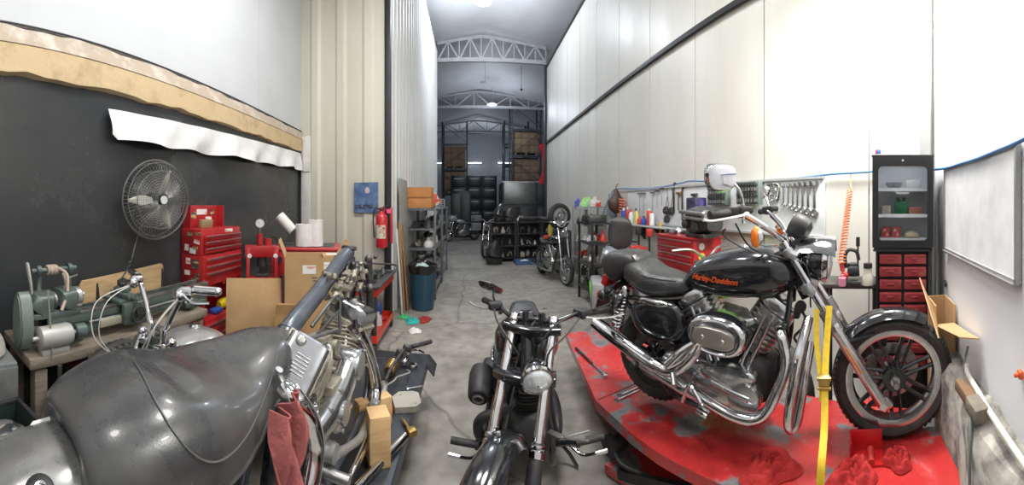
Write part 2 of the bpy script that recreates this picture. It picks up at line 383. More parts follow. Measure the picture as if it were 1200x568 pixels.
# ================================================================= motorcycle parts
class Fr:                                        # local frame of a thing: photo direction + side offset -> local point
    def __init__(s, loc, rz): s.o = V(loc); s.rz = rz; s.M = at(loc, rz); s.I = s.M.inverted()
    def at(s, px, py, yl):                       # point of the local plane y = yl
        a = ang(px); d = V((sin(a), cos(a), 0)); n = V((-sin(s.rz), cos(s.rz), 0)); r = (yl + n.dot(s.o))/n.dot(d)
        return s.I @ P(px, py, r)
    def ax(s, px, py, xl):                       # point of the local plane x = xl
        a = ang(px); d = V((sin(a), cos(a), 0)); n = V((cos(s.rz), sin(s.rz), 0)); r = (xl + n.dot(V((s.o.x, s.o.y, 0))))/n.dot(d)
        return s.I @ P(px, py, r)
YAX = V((0,1,0))
def tyre_prof(R, w, rim):
    return [(rim, -w*.36), (rim+.012, -w*.43), ((R+rim)/2, -w*.5), (R-.03, -w*.44), (R-.010, -w*.26), (R, 0), (R-.010, w*.26), (R-.03, w*.44), ((R+rim)/2, w*.5), (rim+.012, w*.43), (rim, w*.36)]
def wheel(parent, c, R, w, rim, style='cast', spokes=9, m_rim=None, name='front_wheel', disc=.145, disc_side=-1, n=48, dz=0.0):
    c = V(c); m_rim = m_rim or ALLOY; b = B()
    prof = [(rim+.006, -w*.40), (rim+.006, -w*.34), (rim-.016, -w*.30), (rim-.022, -w*.1), (rim-.022, w*.1), (rim-.016, w*.30), (rim+.006, w*.34), (rim+.006, w*.40), (rim-.006, w*.40), (rim-.028, w*.32), (rim-.034, 0), (rim-.028, -w*.32), (rim-.006, -w*.40)]
    b.turn(prof+[prof[0]], c, YAX, n, cap=False)
    hub = .05 if style != 'wire' else .035
    if style == 'wire':
        b.cyl(c-YAX*.05, c+YAX*.05, hub, n=18); b.cyl(c-YAX*.075, c+YAX*.075, .018, n=12)
        b.cyl(c-YAX*.052, c-YAX*.044, .052, n=18); b.cyl(c+YAX*.044, c+YAX*.052, .052, n=18)
        for i in range(spokes):
            a = 2*pi*i/spokes; s = -1 if i % 2 else 1; a2 = a + (.35 if (i//2) % 2 else -.35)
            b.cyl(c+V((.045*cos(a2*1.0+.6*s), .045*s, .045*sin(a2+.6*s))), c+V(((rim-.025)*cos(a), 0, (rim-.025)*sin(a))), .0028, n=5, cap=False)
        wh = b.build(name, CHROME, parent)
    else:
        b.cyl(c-YAX*.045, c+YAX*.045, hub, n=24); b.cyl(c-YAX*.07, c+YAX*.07, .024, n=16)
        if style == 'split':                     # pairs of black spokes running to the rim
            wh = b.build(name, m_rim, parent); b = B()
            for i in range(7):
                a = 2*pi*i/7+.3
                for da in (-.20, .20):
                    p0 = c+V((.05*cos(a+da*2), 0, .05*sin(a+da*2))); p1 = c+V(((rim-.022)*cos(a+da*.55), 0, (rim-.022)*sin(a+da*.55)))
                    b.bar(p0, p1, .034, .016, up=YAX, bev=.004) if False else b.tube([p0, (p0+p1)/2, p1], [.013, .010, .012], 6, 2, flat=1.0)
            b.cyl(c-YAX*.05, c+YAX*.05, .062, n=24); b.build('spokes', BLACK, wh)
        else:
            for i in range(spokes):
                a = 2*pi*i/spokes; b.tube([c+V((.04*cos(a), 0, .04*sin(a))), c+V((rim*.5*cos(a), 0, rim*.5*sin(a))), c+V(((rim-.02)*cos(a), 0, (rim-.02)*sin(a)))], [.016, .010, .015], 6, 2)
            wh = b.build(name, m_rim, parent)
    b = B(); b.turn(tyre_prof(R, w, rim)+[tyre_prof(R, w, rim)[0]], c, YAX, n, cap=False)
    for i in range(n if n >= 40 else 0):         # tread grooves as shallow raised blocks
        a = 2*pi*i/n
        for s in (-1, 1):
            p = c+V((cos(a), 0, sin(a)))*(R-.0118)+YAX*s*w*.20; t = V((-sin(a), 0, cos(a)))
            b.bar(p-t*.014+YAX*s*.012, p+t*.010-YAX*s*.010, .016, .010, up=V((cos(a), 0, sin(a))))
    b.build('tyre', TYRE, wh)
    if disc:
        b = B(); y = disc_side*.062
        b.turn([(disc*.62, y-.0025), (disc, y-.0025), (disc, y+.0025), (disc*.62, y+.0025), (disc*.62, y-.0025)], c, YAX, 36, cap=False)
        for i in range(6): a = 2*pi*i/6; b.bar(c+YAX*y+V((.04*cos(a-.3), 0, .04*sin(a-.3))), c+YAX*y+V((disc*.66*cos(a), 0, disc*.66*sin(a))), .014, .004, up=YAX)
        for i in range(24): a = 2*pi*i/24; b.cyl(c+V((disc*.82*cos(a), y-.004, disc*.82*sin(a))), c+V((disc*.82*cos(a), y+.004, disc*.82*sin(a))), .004, n=6)
        b.build('brake_disc', STEEL, wh)
    return wh
def fender(b, c, R, w, a0, a1, t=.004, n=22, drop=.35):
    """arched mudguard around c; angles measured from +x towards +z"""
    c = V(c); rs = []
    for i in range(n+1):
        a = a0+(a1-a0)*i/n; k = min(1, .35+min(i, n-i)*.35); d = V((cos(a), 0, sin(a))); r = []; q = 9
        for j in range(q+1):
            u = -1+2*j/q; r.append(c+d*(R-drop*w*abs(u)**3*1.0)+YAX*u*w/2*(.82+.18*k))
        for j in range(q, -1, -1):
            u = -1+2*j/q; r.append(c+d*(R-t-drop*w*abs(u)**3*1.0)+YAX*u*(w/2-t)*(.82+.18*k))
        rs.append(r)
    b.rings(rs); return b
def cylinder_unit(parent, base, top, r, m, m_cap, fins=11, name='cylinder', cap_len=.06, sq=3.2, sx=1.15, head=True):
    base, top = V(base), V(top); b = B(); d = (top-base); L = d.length; u = d/L; x = V((0,1,0)); y = u.cross(x).normalized()
    def sec(p, rx, ry): 
        o = []
        for j in range(24):
            a = 2*pi*j/24; ca, sa = cos(a), sin(a)
            o.append(p + x*rx*abs(ca)**(2/sq)*(1 if ca >= 0 else -1) + y*ry*abs(sa)**(2/sq)*(1 if sa >= 0 else -1))
        return o
    rs = []
    for i in range(fins):
        t0 = i/fins; k = 1.0 if i < fins*.62 or not head else 1.08
        for tt, q in ((0, .86), (.3, .86), (.32, 1), (.72, 1), (.74, .86)): rs.append(sec(base+u*L*(t0+tt/fins), r*q*k, r*q*sx*k))
    rs.append(sec(top, r*.86, r*.86*sx)); b.rings(rs); cy = b.build(name, m, parent, angle=25)
    b = B()
    for s, q in ((0, 1.02), (.15, 1.04), (.7, 1.0), (.92, .88), (1, .7)): pass
    b.rings([sec(top+u*cap_len*s, r*q, r*q*sx) for s, q in ((0, 1.02), (.2, 1.05), (.65, 1.02), (.9, .9), (1, .72))])
    for j in (-1, 1):
        for k in (-1, 1): b.cyl(top+u*cap_len*.2+x*j*r*.78+y*k*r*.8, top+u*cap_len*.95+x*j*r*.74+y*k*r*.76, .011, n=8)
    b.build('rocker_cover', m_cap, cy, angle=30); return cy
def spring_shock(parent, p0, p1, r=.032, m_s=None, n=9, name='shock_absorber'):
    p0, p1 = V(p0), V(p1); d = p1-p0; fr = frame(d); b = B()
    b.cyl(p0, p1, r*.35, n=10); b.cyl(p0+d*.02, p0+d*.12, r*.9, n=14); b.cyl(p0+d*.80, p0+d*.98, r*1.0, n=14); b.ball(p0, r*.6, 10, 6); b.ball(p1, r*.6, 10, 6)
    s = b.build(name, CHROME, parent); b = B()
    pts = [p0+d*(.12+.68*i/(n*10)) + fr @ V((r*.8*cos(2*pi*i/10), r*.8*sin(2*pi*i/10), 0)) for i in range(n*10+1)]
    b.tube(pts, r*.2, 6, 1, sm=False); b.build('spring', m_s or CHROME, s); return s
def mirror(parent, stem, c, nrm, w, h, m=None, tri=True, name='mirror'):
    m = m or CHROME; b = B(); b.tube(stem, .0065, 8); c = V(c); n_ = V(nrm).normalized(); fr = frame(n_); o = []
    for k, dz in ((.55, -.030), (.86, -.022), (1.0, -.004), (1.0, .004), (.93, .006)):
        o.append([c + fr @ V((w/2*k*abs(cos(a))**.62*(1 if cos(a) >= 0 else -1)*(1+.12*sin(a)), h/2*k*abs(sin(a))**.7*(1 if sin(a) >= 0 else -1), dz)) for a in [2*pi*j/28 for j in range(28)]])
    b.rings(o); mm = b.build(name, m, parent)
    b = B(); b.rings([[c + fr @ V((w/2*.9*abs(cos(a))**.62*(1 if cos(a) >= 0 else -1)*(1+.12*sin(a)), h/2*.9*abs(sin(a))**.7*(1 if sin(a) >= 0 else -1), dz)) for a in [2*pi*j/28 for j in range(28)]] for dz in (.006, .008)])
    b.build('mirror_glass', MIRROR, mm); return mm
def project_text(s, size, lo, width_pts, y0, tank, m, name, outward=-1, tilt=0.0):
    """lettering laid on the side of a tank; local x,z centre in lo"""
    R = Matrix.Rotation(pi/2, 4, 'X'); M = Matrix.Translation((lo[0], y0, lo[1])) @ Matrix.Rotation(tilt, 4, 'Y') @ R
    o = text(name, s, size, M, m, tank, .0015, .35, .0012)
    me = o.data; bm = bmesh.new(); bm.from_mesh(me)
    tb = bmesh.new(); tb.from_mesh(tank.data); tree = BVHTree.FromBMesh(tb)
    for v in bm.verts:
        h = tree.ray_cast(V((v.co.x, outward*1.0, v.co.z)), V((0, -outward, 0)))
        if h[0] is not None: v.co.y = h[0].y + outward*.0015 + (v.co.y-y0)
    bm.to_mesh(me); bm.free(); tb.free(); return o
# ================================================================= black sportster on the red lift
RZE = atan2(-1.44, .742); LZ = .38
FE = Fr((1.33, 1.315, LZ), RZE)
bike = thing('motorcycle', 'glossy black motorcycle with orange tank lettering strapped on the red lift', 'motorcycle', FE.o, RZE)
FA = V((.811, 0, .322)); RA = V((-.54, .02, .315))
fw = wheel(bike, FA, .322, .105, .245, 'split', m_rim=POLISH, name='front_wheel', disc=.146, disc_side=1, n=64)
rw = wheel(bike, RA, .282, .15, .19, 'split', m_rim=MBLACK, name='rear_wheel', disc=.146, disc_side=-1, n=44)
b = B(); fender(b, FA, .358, .135, math.radians(60), math.radians(140), drop=.3); ff = b.build('front_fender', BLACK, bike)
b = B(); b.bar(FA+V((-.1,-.07,.25)), FA+V((-.24,-.085,.22)), .03, .006); b.build('fender_bracket', BLACK, ff)
b = B(); fender(b, RA+V((-.09,0,.12)), .345, .19, math.radians(20), math.radians(150), drop=.25); rf = b.build('rear_fender', BLACK, bike)
b = B(); b.box((-.895, -.02, .725), (.05, .13, .075), (0,.4,0), bev=.012); b.build('tail_light', REDLENS, rf)
b = B(); b.box((-.96, 0, .55), (.006, .18, .13), (0,.25,0), bev=.002); b.build('plate_bracket', MBLACK, rf)
for s in (-1, 1):
    b = B(); b.cyl((-.84, s*.10, .66), (-.84, s*.15, .655), .010, n=8); b.ball((-.84, s*.17, .655), (.030,.022,.035), 14, 8); t = b.build('rear_turn_signal', BLACK, bike)
    b = B(); b.ball((-.855, s*.17, .655), (.026,.018,.030), 14, 8); b.build('lens', REDLENS, t)
# frame
b = B()
for s in (-1, 1):
    b.tube([(.30,s*.03,.88), (.28,s*.06,.78), (.24,s*.12,.45), (.16,s*.13,.20), (0,s*.14,.165), (-.3,s*.14,.17), (-.42,s*.15,.26), (-.48,s*.15,.45), (-.55,s*.14,.66)], .016, 8)
    b.tube([(.28,s*.02,.86), (.0,s*.05,.80), (-.3,s*.07,.70), (-.60,s*.12,.665), (-.80,s*.12,.66)], .015, 8)
    b.tube([(-.45,s*.15,.30), (-.6,s*.15,.31), (-.66,s*.13,.315)], .022, 8, flat=.7)
    b.bar((-.40,s*.14,.50), (-.74,s*.135,.66), .02)
b.tube([(.22,0,1.0), (.36,0,.74)], .036, 16, 1)
b.build('frame', BLACK, bike)
# engine
b = B()
b.loft([((-.42,0,.30), .10,.07,3.5), ((-.34,0,.31), .13,.12,3.5), ((-.12,0,.32), .14,.155,3.2), ((.06,0,.32), .14,.15,3.2), ((.17,0,.31), .12,.11,3), ((.2,0,.31), .08,.06,3)], 24, 3)
eng = b.build('engine_case', MBLACK, bike)
b = B()                                          # polished right side cover, stacked ovals
prof = lambda cx, cz, rx, rz, y0, y1, q=.9: [[V((cx+rx*k*cos(a), yy, cz+rz*k*sin(a))) for a in [2*pi*j/32 for j in range(32)]] for yy, k in ((y0, 1), (y1+.012, 1), (y1, q), (y1-.002, q*.6))]
b.rings(prof(-.06,.30,.16,.115,-.12,-.185)); b.rings(prof(-.25,.33,.17,.085,-.11,-.168)); b.rings(prof(.07,.27,.085,.085,-.13,-.205)); b.rings(prof(-.02,.37,.15,.05,-.12,-.195))
b.rings(prof(-.34,.38,.055,.05,-.11,-.19)); b.rings(prof(-.15,.24,.10,.045,-.12,-.19))
for x, z in ((-.19,.36),(-.16,.23),(-.05,.195),(.06,.19),(.13,.25),(.11,.34),(-.02,.41),(-.13,.41),(-.36,.27),(-.27,.26)): b.cyl((x,-.17,z), (x,-.205,z), .0075, n=8)
b.tube([(-.10,-.19,.33), (.02,-.20,.30), (.10,-.2,.28)], .018, 8)
b.build('side_cover', POLISH, eng, angle=50)
for nm, x0, x1 in (('rear_cylinder', -.10, -.265), ('front_cylinder', .02, .20)):
    cylinder_unit(bike, (x0,0,.42), (x1,0,.675), .088, ALLOY, POLISH, 11, nm, .065)
for x0, x1 in ((-.10,-.235),(.04,.175)):          # push rod tubes
    for k in (-.022, .022):
        b = B(); b.cyl((x0+k,-.125,.38), (x1+k,-.10,.66), .011, n=10); b.cyl((x0+k,-.125,.38), (x0+k+(x1-x0)*.2,-.122,.44), .016, n=10); b.build('push_rod_tube', CHROME, bike)
# oval air cleaner
def oval(cx, cz, L, H, y, til, k=1.0, n=48, p=.88):
    o = []
    for j in range(n):
        a = 2*pi*j/n; x = L/2*k*abs(cos(a))**p*(1 if cos(a) >= 0 else -1); z = H/2*k*abs(sin(a))**p*(1 if sin(a) >= 0 else -1)
        o.append(V((cx+x*cos(til)-z*sin(til), y, cz+x*sin(til)+z*cos(til))))
    return o
AX, AZ, AT = -.058, .585, -.10
b = B(); b.rings([oval(AX,AZ,.315,.20,y,AT,k) for y, k in ((-.13,.8), (-.15,.98), (-.215,1.0), (-.24,.94))]); ac = b.build('air_cleaner', BLACK, bike, angle=50)
b = B(); b.rings([oval(AX,AZ-.005,.315,.20,y,AT,k) for y, k in ((-.228,.985), (-.240,.975), (-.256,.90), (-.262,.80), (-.258,.72), (-.250,.70))]); cv = b.build('air_cleaner_cover', CHROME, ac, angle=50)
b = B(); b.rings([oval(AX-.008,AZ-.012,.225,.10,y,AT,k,p=.72) for y, k in ((-.25,1.0), (-.262,.97), (-.264,.93))]); ip = b.build('cover_plate', mat('satin_nickel', (.50,.47,.42), .38, .8), ac)
for x in (-.055, .05): b = B(); b.ball((AX-.008+x, -.264, AZ-.014-x*.1), (.011,.006,.011), 12, 6); b.build('cover_screw', CHROME, cv)
# left case seen through: primary
b = B(); b.loft([((-.30,.15,.30), .05,.085,3), ((.10,.16,.30), .055,.11,3)], 20); b.build('primary_cover', POLISH, bike)
# exhaust: two headers sweeping down and back to two stacked silencers on the right side
front = [V((.215,-.06,.60)), FE.at(915,392,-.17), FE.at(921,425,-.20), FE.at(912,455,-.23), FE.at(893,488,-.25), FE.at(862,488,-.26), FE.at(815,461,-.26), FE.at(775,437,-.25), FE.at(745,415,-.24)]
b = B(); b.tube(front, .026, 16, 8); b.build('front_exhaust_pipe', CHROME, bike)
rear = [V((-.26,-.07,.52)), FE.at(822,392,-.20), FE.at(815,412,-.25), FE.at(800,428,-.26), FE.at(782,434,-.26), FE.at(766,426,-.26)]
b = B(); b.tube(rear, [.022,.024,.031,.031,.028], 16, 8); b.build('rear_exhaust_pipe', CHROME, bike)
def muffler(pa, pb, r, nm):
    b = B(); d = pb-pa; fr = frame(d); L = d.length
    b.turn([(.02,0), (r*.75,.03), (r,.10), (r,L*.82), (r*.93,L*.9), (r*.9,L), (r*.72,L), (r*.70,L-.05)], pa, d, 24); m_ = b.build(nm, CHROME, bike)
    b = B(); b.turn([(r*.71,L-.004), (r*.70,L-.09), (.004,L-.09)], pa, d, 20, cap=False); b.build('muffler_outlet', MBLACK, m_)
muffler(FE.at(775,434,-.26), FE.at(697,377,-.26), .040, 'upper_muffler')
muffler(FE.at(822,466,-.25), FE.at(738,412,-.24), .036, 'lower_muffler')
b = B(); b.tube([FE.at(783,428,-.26), FE.at(800,412,-.24), FE.at(822,398,-.21)], [.030,.026,.02], 14, 5); b.build('heat_shield', CHROME, bike)
# second chrome tube in front of the engine (highway bar / front header loop)
b = B(); b.tube([FE.at(948,372,-.10), FE.at(938,410,-.19), FE.at(930,450,-.24), FE.at(924,492,-.25), FE.at(927,502,-.24), FE.at(934,492,-.23), FE.at(941,450,-.2), FE.at(950,400,-.12)], .025, 14, 6); b.build('engine_guard', CHROME, bike)
# rider foot control bracket on the exhaust
b = B(); b.tube([FE.at(800,470,-.27), FE.at(808,452,-.30), FE.at(822,474,-.33), FE.at(826,482,-.36)], .010, 8); b.box(FE.at(824,482,-.37), (.055,.045,.02), (0,.3,0), bev=.004); b.build('brake_pedal', CHROME, bike)
b = B(); b.cyl(FE.at(786,425,-.24), FE.at(790,452,-.33), .013, n=10); b.cyl(FE.at(786,425,-.24), FE.at(783,419,-.2), .009, n=8); b.build('footpeg', STEEL, bike)
b = B(); b.cyl((-.48,-.15,.36), (-.50,-.32,.37), .016, n=12); b.build('passenger_footpeg', RUBBER, bike)
# tank
b = B()
b.loft([((-.335,0,.775), .035,.02,2.4), ((-.30,0,.785), .08,.05,2.4), ((-.20,0,.825), .13,.10,2.4), ((-.05,0,.850), .16,.13,2.5), ((.10,0,.87), .17,.135,2.6), ((.21,0,.88), .16,.125,2.5), ((.275,0,.895), .12,.09,2.3), ((.31,0,.91), .05,.03,2.2)], 32, 4)
tank = b.build('fuel_tank', BLACK, bike)
b = B(); b.turn([(.033,0), (.036,.008), (.030,.02), (.012,.024)], (.02,-.01,.985), (0,0,1), 24); b.build('fuel_cap', CHROME, tank)
project_text('Harley-Davidson', .040, (-.108, .832), None, -.15, tank, ORANGE, 'lettering', -1, .02)
# seat
b = B()
b.loft([((-.30,0,.765), .05,.03,2.6), ((-.36,0,.755), .10,.06,2.6), ((-.45,0,.752), .145,.075,2.8), ((-.55,0,.762), .158,.082,2.8), ((-.63,0,.80), .155,.088,2.8), ((-.69,0,.825), .14,.075,2.6), ((-.715,0,.83), .10,.05,2.4)], 28, 4)
seat = b.build('saddle', LEATHER, bike)
b = B()
b.loft([((-.635,0,.85), .10,.04,3), ((-.665,0,.862), .128,.062,3.2), ((-.73,0,.862), .134,.072,3.4), ((-.81,0,.835), .130,.095,3.6), ((-.865,0,.80), .118,.09,3.6), ((-.885,0,.785), .09,.06,3)], 28, 4)
b.build('pillion_pad', LEATHER, bike)
b = B(); b.tube([(-.36,-.09,.79), (-.46,-.135,.80), (-.57,-.147,.815), (-.655,-.13,.85), (-.67,0,.885), (-.655,.13,.85), (-.57,.147,.815), (-.46,.135,.80), (-.36,.09,.79)], .004, 6, 6); b.build('piping', LEATHER, seat)
b = B(); b.box((-.645,-.05,.90), (.012,.13,.035), (0,-.6,.1), bev=.004); b.build('seat_badge', STEEL, seat)
# battery / oil tank cover
b = B(); b.loft([((-.28,-.13,.60), .02,.04,3), ((-.33,-.145,.585), .035,.10,3), ((-.46,-.15,.57), .038,.115,3), ((-.56,-.145,.585), .035,.085,3), ((-.62,-.13,.62), .02,.03,3)], 20, 3); sc = b.build('side_panel', BLACK, bike)
b = B(); b.loft([((-.37,-.165,.675), .012,.012,2.2), ((-.42,-.172,.675), .022,.022,2.4), ((-.52,-.168,.68), .020,.018,2.4), ((-.56,-.16,.68), .008,.008,2.2)], 14, 3); b.build('chrome_cap', CHROME, sc)
b = B(); b.loft([((-.30,.14,.58), .03,.09,3), ((-.60,.14,.60), .03,.07,3)], 16); b.build('oil_tank', BLACK, bike)
for s in (-1, 1): spring_shock(bike, (-.665, s*.16, .72), (-.735, s*.165, .44), .036)
# swingarm
b = B()
for s in (-1, 1): b.bar((-.38,s*.12,.31), (-.66,s*.135,.32), .03, .05, bev=.006)
b.build('swingarm', BLACK, bike)
# forks
nf = V((.465, 0, -.80)).normalized()
for s, nm in ((-1, 'fork_leg'), (1, 'fork_leg')):
    y = s*.105; top = V((.262,y,1.01)); axl = V((.742,y,.235)); d = axl-top; b = B()
    b.cyl(top, top+d*.60, .0205, n=18); b.cyl(top+d*-.03, top, .024, n=14); fl = b.build(nm, CHROME, bike)
    b = B(); b.turn([(.024,0),(.031,.012),(.031,.05),(.028,.07),(.029,d.length*.50),(.024,d.length*.53),(.016,d.length*.535)], top+d*.48, d, 20); b.box(axl+V((.015,0,.0)), (.06,.035,.06), (0,.95,0), bev=.01)
    b.cyl(axl+V((.0,-.03,0)), axl+V((.0,.03,0)), .017, n=12); b.build('slider', POLISH, fl)
    if s < 0: b = B(); q = top+d*.70; b.box(q+V((0,-.034,0)), (.012,.006,.15), (0,-.55,0), bev=.003); b.build('amber_reflector', mat('dull_amber', (.62,.22,.04), .35), fl)
    b = B(); b.cyl(top+d*.40, top+d*.485, .034, n=18); b.build('dust_boot', mat('fork_clamp_steel', (.40,.40,.41), .3, .9), fl)
b = B(); b.box((.285,0,.975), (.075,.27,.035), (0,.5,0), bev=.012); b.box((.375,0,.80), (.075,.27,.04), (0,.5,0), bev=.012)
for s in (-1,1): b.cyl((.265,s*.105,.995), (.285,s*.105,.965), .032, n=16); b.cyl((.36,s*.105,.83), (.38,s*.105,.79), .033, n=16)
b.build('triple_clamp', mat('satin_clamp', (.45,.45,.46), .35, .85), bike)
b = B(); b.cyl((.755,-.1,.322), (.755,-.16,.322), .02, n=14) if False else b.cyl(FA-YAX*.12, FA+YAX*.12, .014, n=14); b.build('front_axle', STEEL, bike)
# brake caliper
b = B(); b.loft([(FA+V((-.17,.07,.09)), .03,.03,3), (FA+V((-.10,.07,.16)), .035,.045,3), (FA+V((-.03,.07,.16)), .03,.03,3)], 14, 2)
for x, z in ((-.13,.12), (-.07,.15)): b.cyl(FA+V((x,.03,z)), FA+V((x,.11,z)), .022, n=14)
b.build('brake_caliper', MBLACK, bike)
# headlight
b = B(); hd = V((1,0,-.06)).normalized(); hc = V((.325,0,.93))
b.turn([(.01,0),(.055,.01),(.088,.05),(.100,.10),(.100,.125)], hc, hd, 32); hl = b.build('headlight', BLACK, bike)
b = B(); b.turn([(.104,.115),(.110,.126),(.109,.142),(.098,.146),(.094,.138)], hc, hd, 36, cap=False); b.build('headlight_ring', CHROME, hl)
b = B(); b.turn([(.096,.138),(.088,.150),(.065,.160),(.035,.166),(.004,.168)], hc, hd, 36, cap=False); b.build('lens', GLASS, hl)
b = B()
b.cloth(lambda u, v: V((.30+.21*u, (v-.5)*2*(.06+.058*u), 1.025+.035*sin(pi*u*.6)-.085*((v-.5)*2)**2*(.6+.5*u))), 12, 12, .004); b.build('visor', CHROME, hl)
# gauge on the risers, facing back
b = B(); gd = V((-.80,0,.42)).normalized(); gc = V((.325,0,1.10))
b.turn([(.03,-.055),(.058,-.035),(.066,.0),(.066,.05),(.060,.058)], gc, gd, 28); b.bar((.33,0,1.06), (.27,0,.99), .07, .03, bev=.01); gg = b.build('speedometer', MBLACK, bike)
b = B(); b.turn([(.059,.052),(.059,.0595),(.002,.06)], gc, gd, 28, cap=False); b.build('dial', mat('dial_face', (.06,.06,.065), .2, coat=.5), gg)
# handlebar
b = B()
pR = [(.250,0,1.04), (.240,-.08,1.045), (.19,-.17,1.10), (.11,-.26,1.165), (.06,-.32,1.185), (.0,-.43,1.175)]
b.tube([(x,-y,z) for x,y,z in reversed(pR[1:])]+pR, .0155, 12, 6)
for s in (-1,1): b.cyl((.262,s*.045,.985), (.245,s*.045,1.06), .019, n=14)
b.build('handlebar', CHROME, bike)
for s in (-1,1):
    b = B(); p0 = V((.065,s*.315,1.185)); p1 = V((-.005,s*.435,1.175)); d = p1-p0
    b.cyl(p0+d*.12, p1, .0175, n=14); b.cyl(p1-d*.04, p1+d*.03, .020, n=14); b.build('hand_grip', RUBBER, bike)
    b = B(); b.box(p0+V((.005,s*.0,.0)), (.055,.06,.05), (0,0,s*.9), bev=.012); b.box(p0+V((.04,s*-.02,.012)), (.06,.07,.035), (0,0,s*.8), bev=.012); b.build('switch_housing', MBLACK, bike)
    b = B(); b.tube([p0+V((.055,s*-.01,.0)), p0+V((.06,s*.05,-.008)), p0+V((.02,s*.12,-.02)), p0+V((-.035,s*.19,-.03)), p0+V((-.06,s*.215,-.025))], [.013,.010,.010,.008,.012], 8, 5, flat=.6); b.build('lever', mat('bare_aluminium', (.74,.72,.70), .35, .5), bike)
    b = B(); tp = V((.17,s*.29,1.075)); b.cyl(V((.15,s*.2,1.09)), tp, .008, n=8); b.ball(tp, (.024,.024,.038), 14, 10); t = b.build('turn_signal', CHROME, bike)
    b = B(); b.ball(tp+V((-.012,0,0)), (.026,.030,.050), 16, 10); b.build('lens', AMBER, t)
mirror(bike, [FE.at(871,262,-.30), FE.at(871,240,-.30), FE.at(866,222,-.33), FE.at(855,211,-.37)], FE.at(844,208,-.42), (-.75,.65,.05), .150, .125)
mirror(bike, [(.09,.31,1.18), (.06,.33,1.26), (.03,.38,1.30)], (.02,.42,1.305), (-.8,-.5,.1), .12, .085)
# cables
for pts in ([FE.at(850,268,-.3), FE.at(848,275,-.25), FE.at(870,290,-.2), FE.at(900,300,-.12), FE.at(930,305,-.06), FE.at(955,325,-.02)],
            [FE.at(862,262,-.33), FE.at(880,290,-.22), FE.at(915,302,-.14), FE.at(945,312,-.1), FE.at(950,360,-.08)],
            [(.09,.3,1.15), (.2,.2,1.07), (.3,.06,1.0), (.33,.03,.85)]):
    b = B(); b.tube(pts, .0045, 6, 6); b.build('cable', RUBBER, bike)
b = B(); b.box((.30,-.03,.66), (.05,.06,.05), bev=.01); b.cyl((.33,-.04,.70), (.33,-.07,.70), .03, n=16)
b.tube([(.31,-.02,.70), (.36,-.05,.62), (.30,-.06,.55), (.31,-.02,.50)], .007, 6); b.build('horn_and_wiring', MBLACK, bike)
b = B(); b.tube([(-.16,-.06,.60), (-.10,-.10,.60), (0,-.09,.60), (.10,-.06,.62)], [.03,.036,.032,.028], 12, 4); b.build('carburettor', ALLOY, bike)
# ================================================================= red lift table
LIFT = mat('worn_red_lift', (.46,.030,.030), .3, 0, col2=(.17,.18,.19), scale=3.4, thr=(.52,.57), coat=.35, rvar=.1)
ntl = LIFT.node_tree; rl = [n for n in ntl.nodes if n.type == 'VALTORGB'][0]
e = rl.color_ramp.elements.new(.70); e.color = (.05,.035,.035,1)
lift = thing('motorcycle_lift', 'scratched red steel motorcycle lift table under the black motorcycle', 'lift table', (FE.o.x, FE.o.y, 0), RZE)
FL = Fr((FE.o.x, FE.o.y, 0), RZE)
def LP(x, y, z=LZ):
    a = FL.I @ G(x, y, z); return V((a.x, a.y, z))
yN, yF = -.36, .34
OUT = [(-1.80,.42), (-.86,-.20), (-.50,-.31), (-.32,-.35), (.03,-.392), (.5,-.395), (1.07,-.39), (1.05,.20), (-.2,.52), (-1.62,1.12)]
b = B(); b.rings([[V((x,y,z)) for x,y in OUT] for z in (LZ-.012, LZ)]); top = b.build('table_top', LIFT, lift)
b = B(); n = len(OUT); b.rings([[V((x*k+.0,y*k+(1-k)*.1,z)) for x,y in OUT] for k, z in ((1.0, LZ-.012), (1.0, LZ-.06), (.985, LZ-.06), (.985, LZ-.012), (1.0, LZ-.012))], cap=False); b.build('edge_rail', LIFT, lift)
b = B(); q1, q2 = V((-.86,-.19,LZ+.001)), V((-.66,.62,LZ+.001)); b.bar(q1, q2, .006, .003); b.build('hinge_line', MBLACK, top)
b = B(); b.box((.05, 0.0, .04), (1.6, .5, .06), bev=.006); b.build('base_frame', LIFT, lift)
for s in (yN+.12, yF-.12):
    b = B(); b.bar((-.65,s,.06), (.55,s,LZ-.04), .03, .05); b.bar((-.65,s+.035,LZ-.04), (.55,s+.035,.06), .03, .05); b.cyl((-.05,s-.02,.21), (-.05,s+.06,.21), .02, n=12); b.build('scissor_arm', MBLACK, lift)
b = B(); q = V((-.72,0,0)); b.cyl((q.x,-.12,.16), (q.x,-.24,.16), .05, n=18); b.cyl((q.x-.05,-.17,.17), (q.x-.05,-.22,.17), .035, n=14); b.tube([(q.x,-.2,.16), (q.x+.1,-.26,.14), (q.x+.25,-.2,.10)], .012, 8); b.build('hydraulic_pump', MBLACK, lift)
# wheel chock (red vise) holding the front wheel
ch = thing('wheel_chock', 'red steel wheel chock clamped on the near side of the lifted front tyre', 'wheel chock', FE.M @ V((.66,-.10,0)), RZE)
b = B(); b.box((0,0,.055), (.16,.012,.11), bev=.003); b.box((0,-.05,.006), (.16,.11,.012)); b.box((-.075,-.04,.05), (.008,.09,.09)); b.build('plate', mat('chock_red', (.55,.012,.015), .35, coat=.3), ch)
b = B(); b.cyl((.02,-.02,.03), (.02,-.10,.02), .016, n=12); b.build('clamp_screw', REDP, ch)
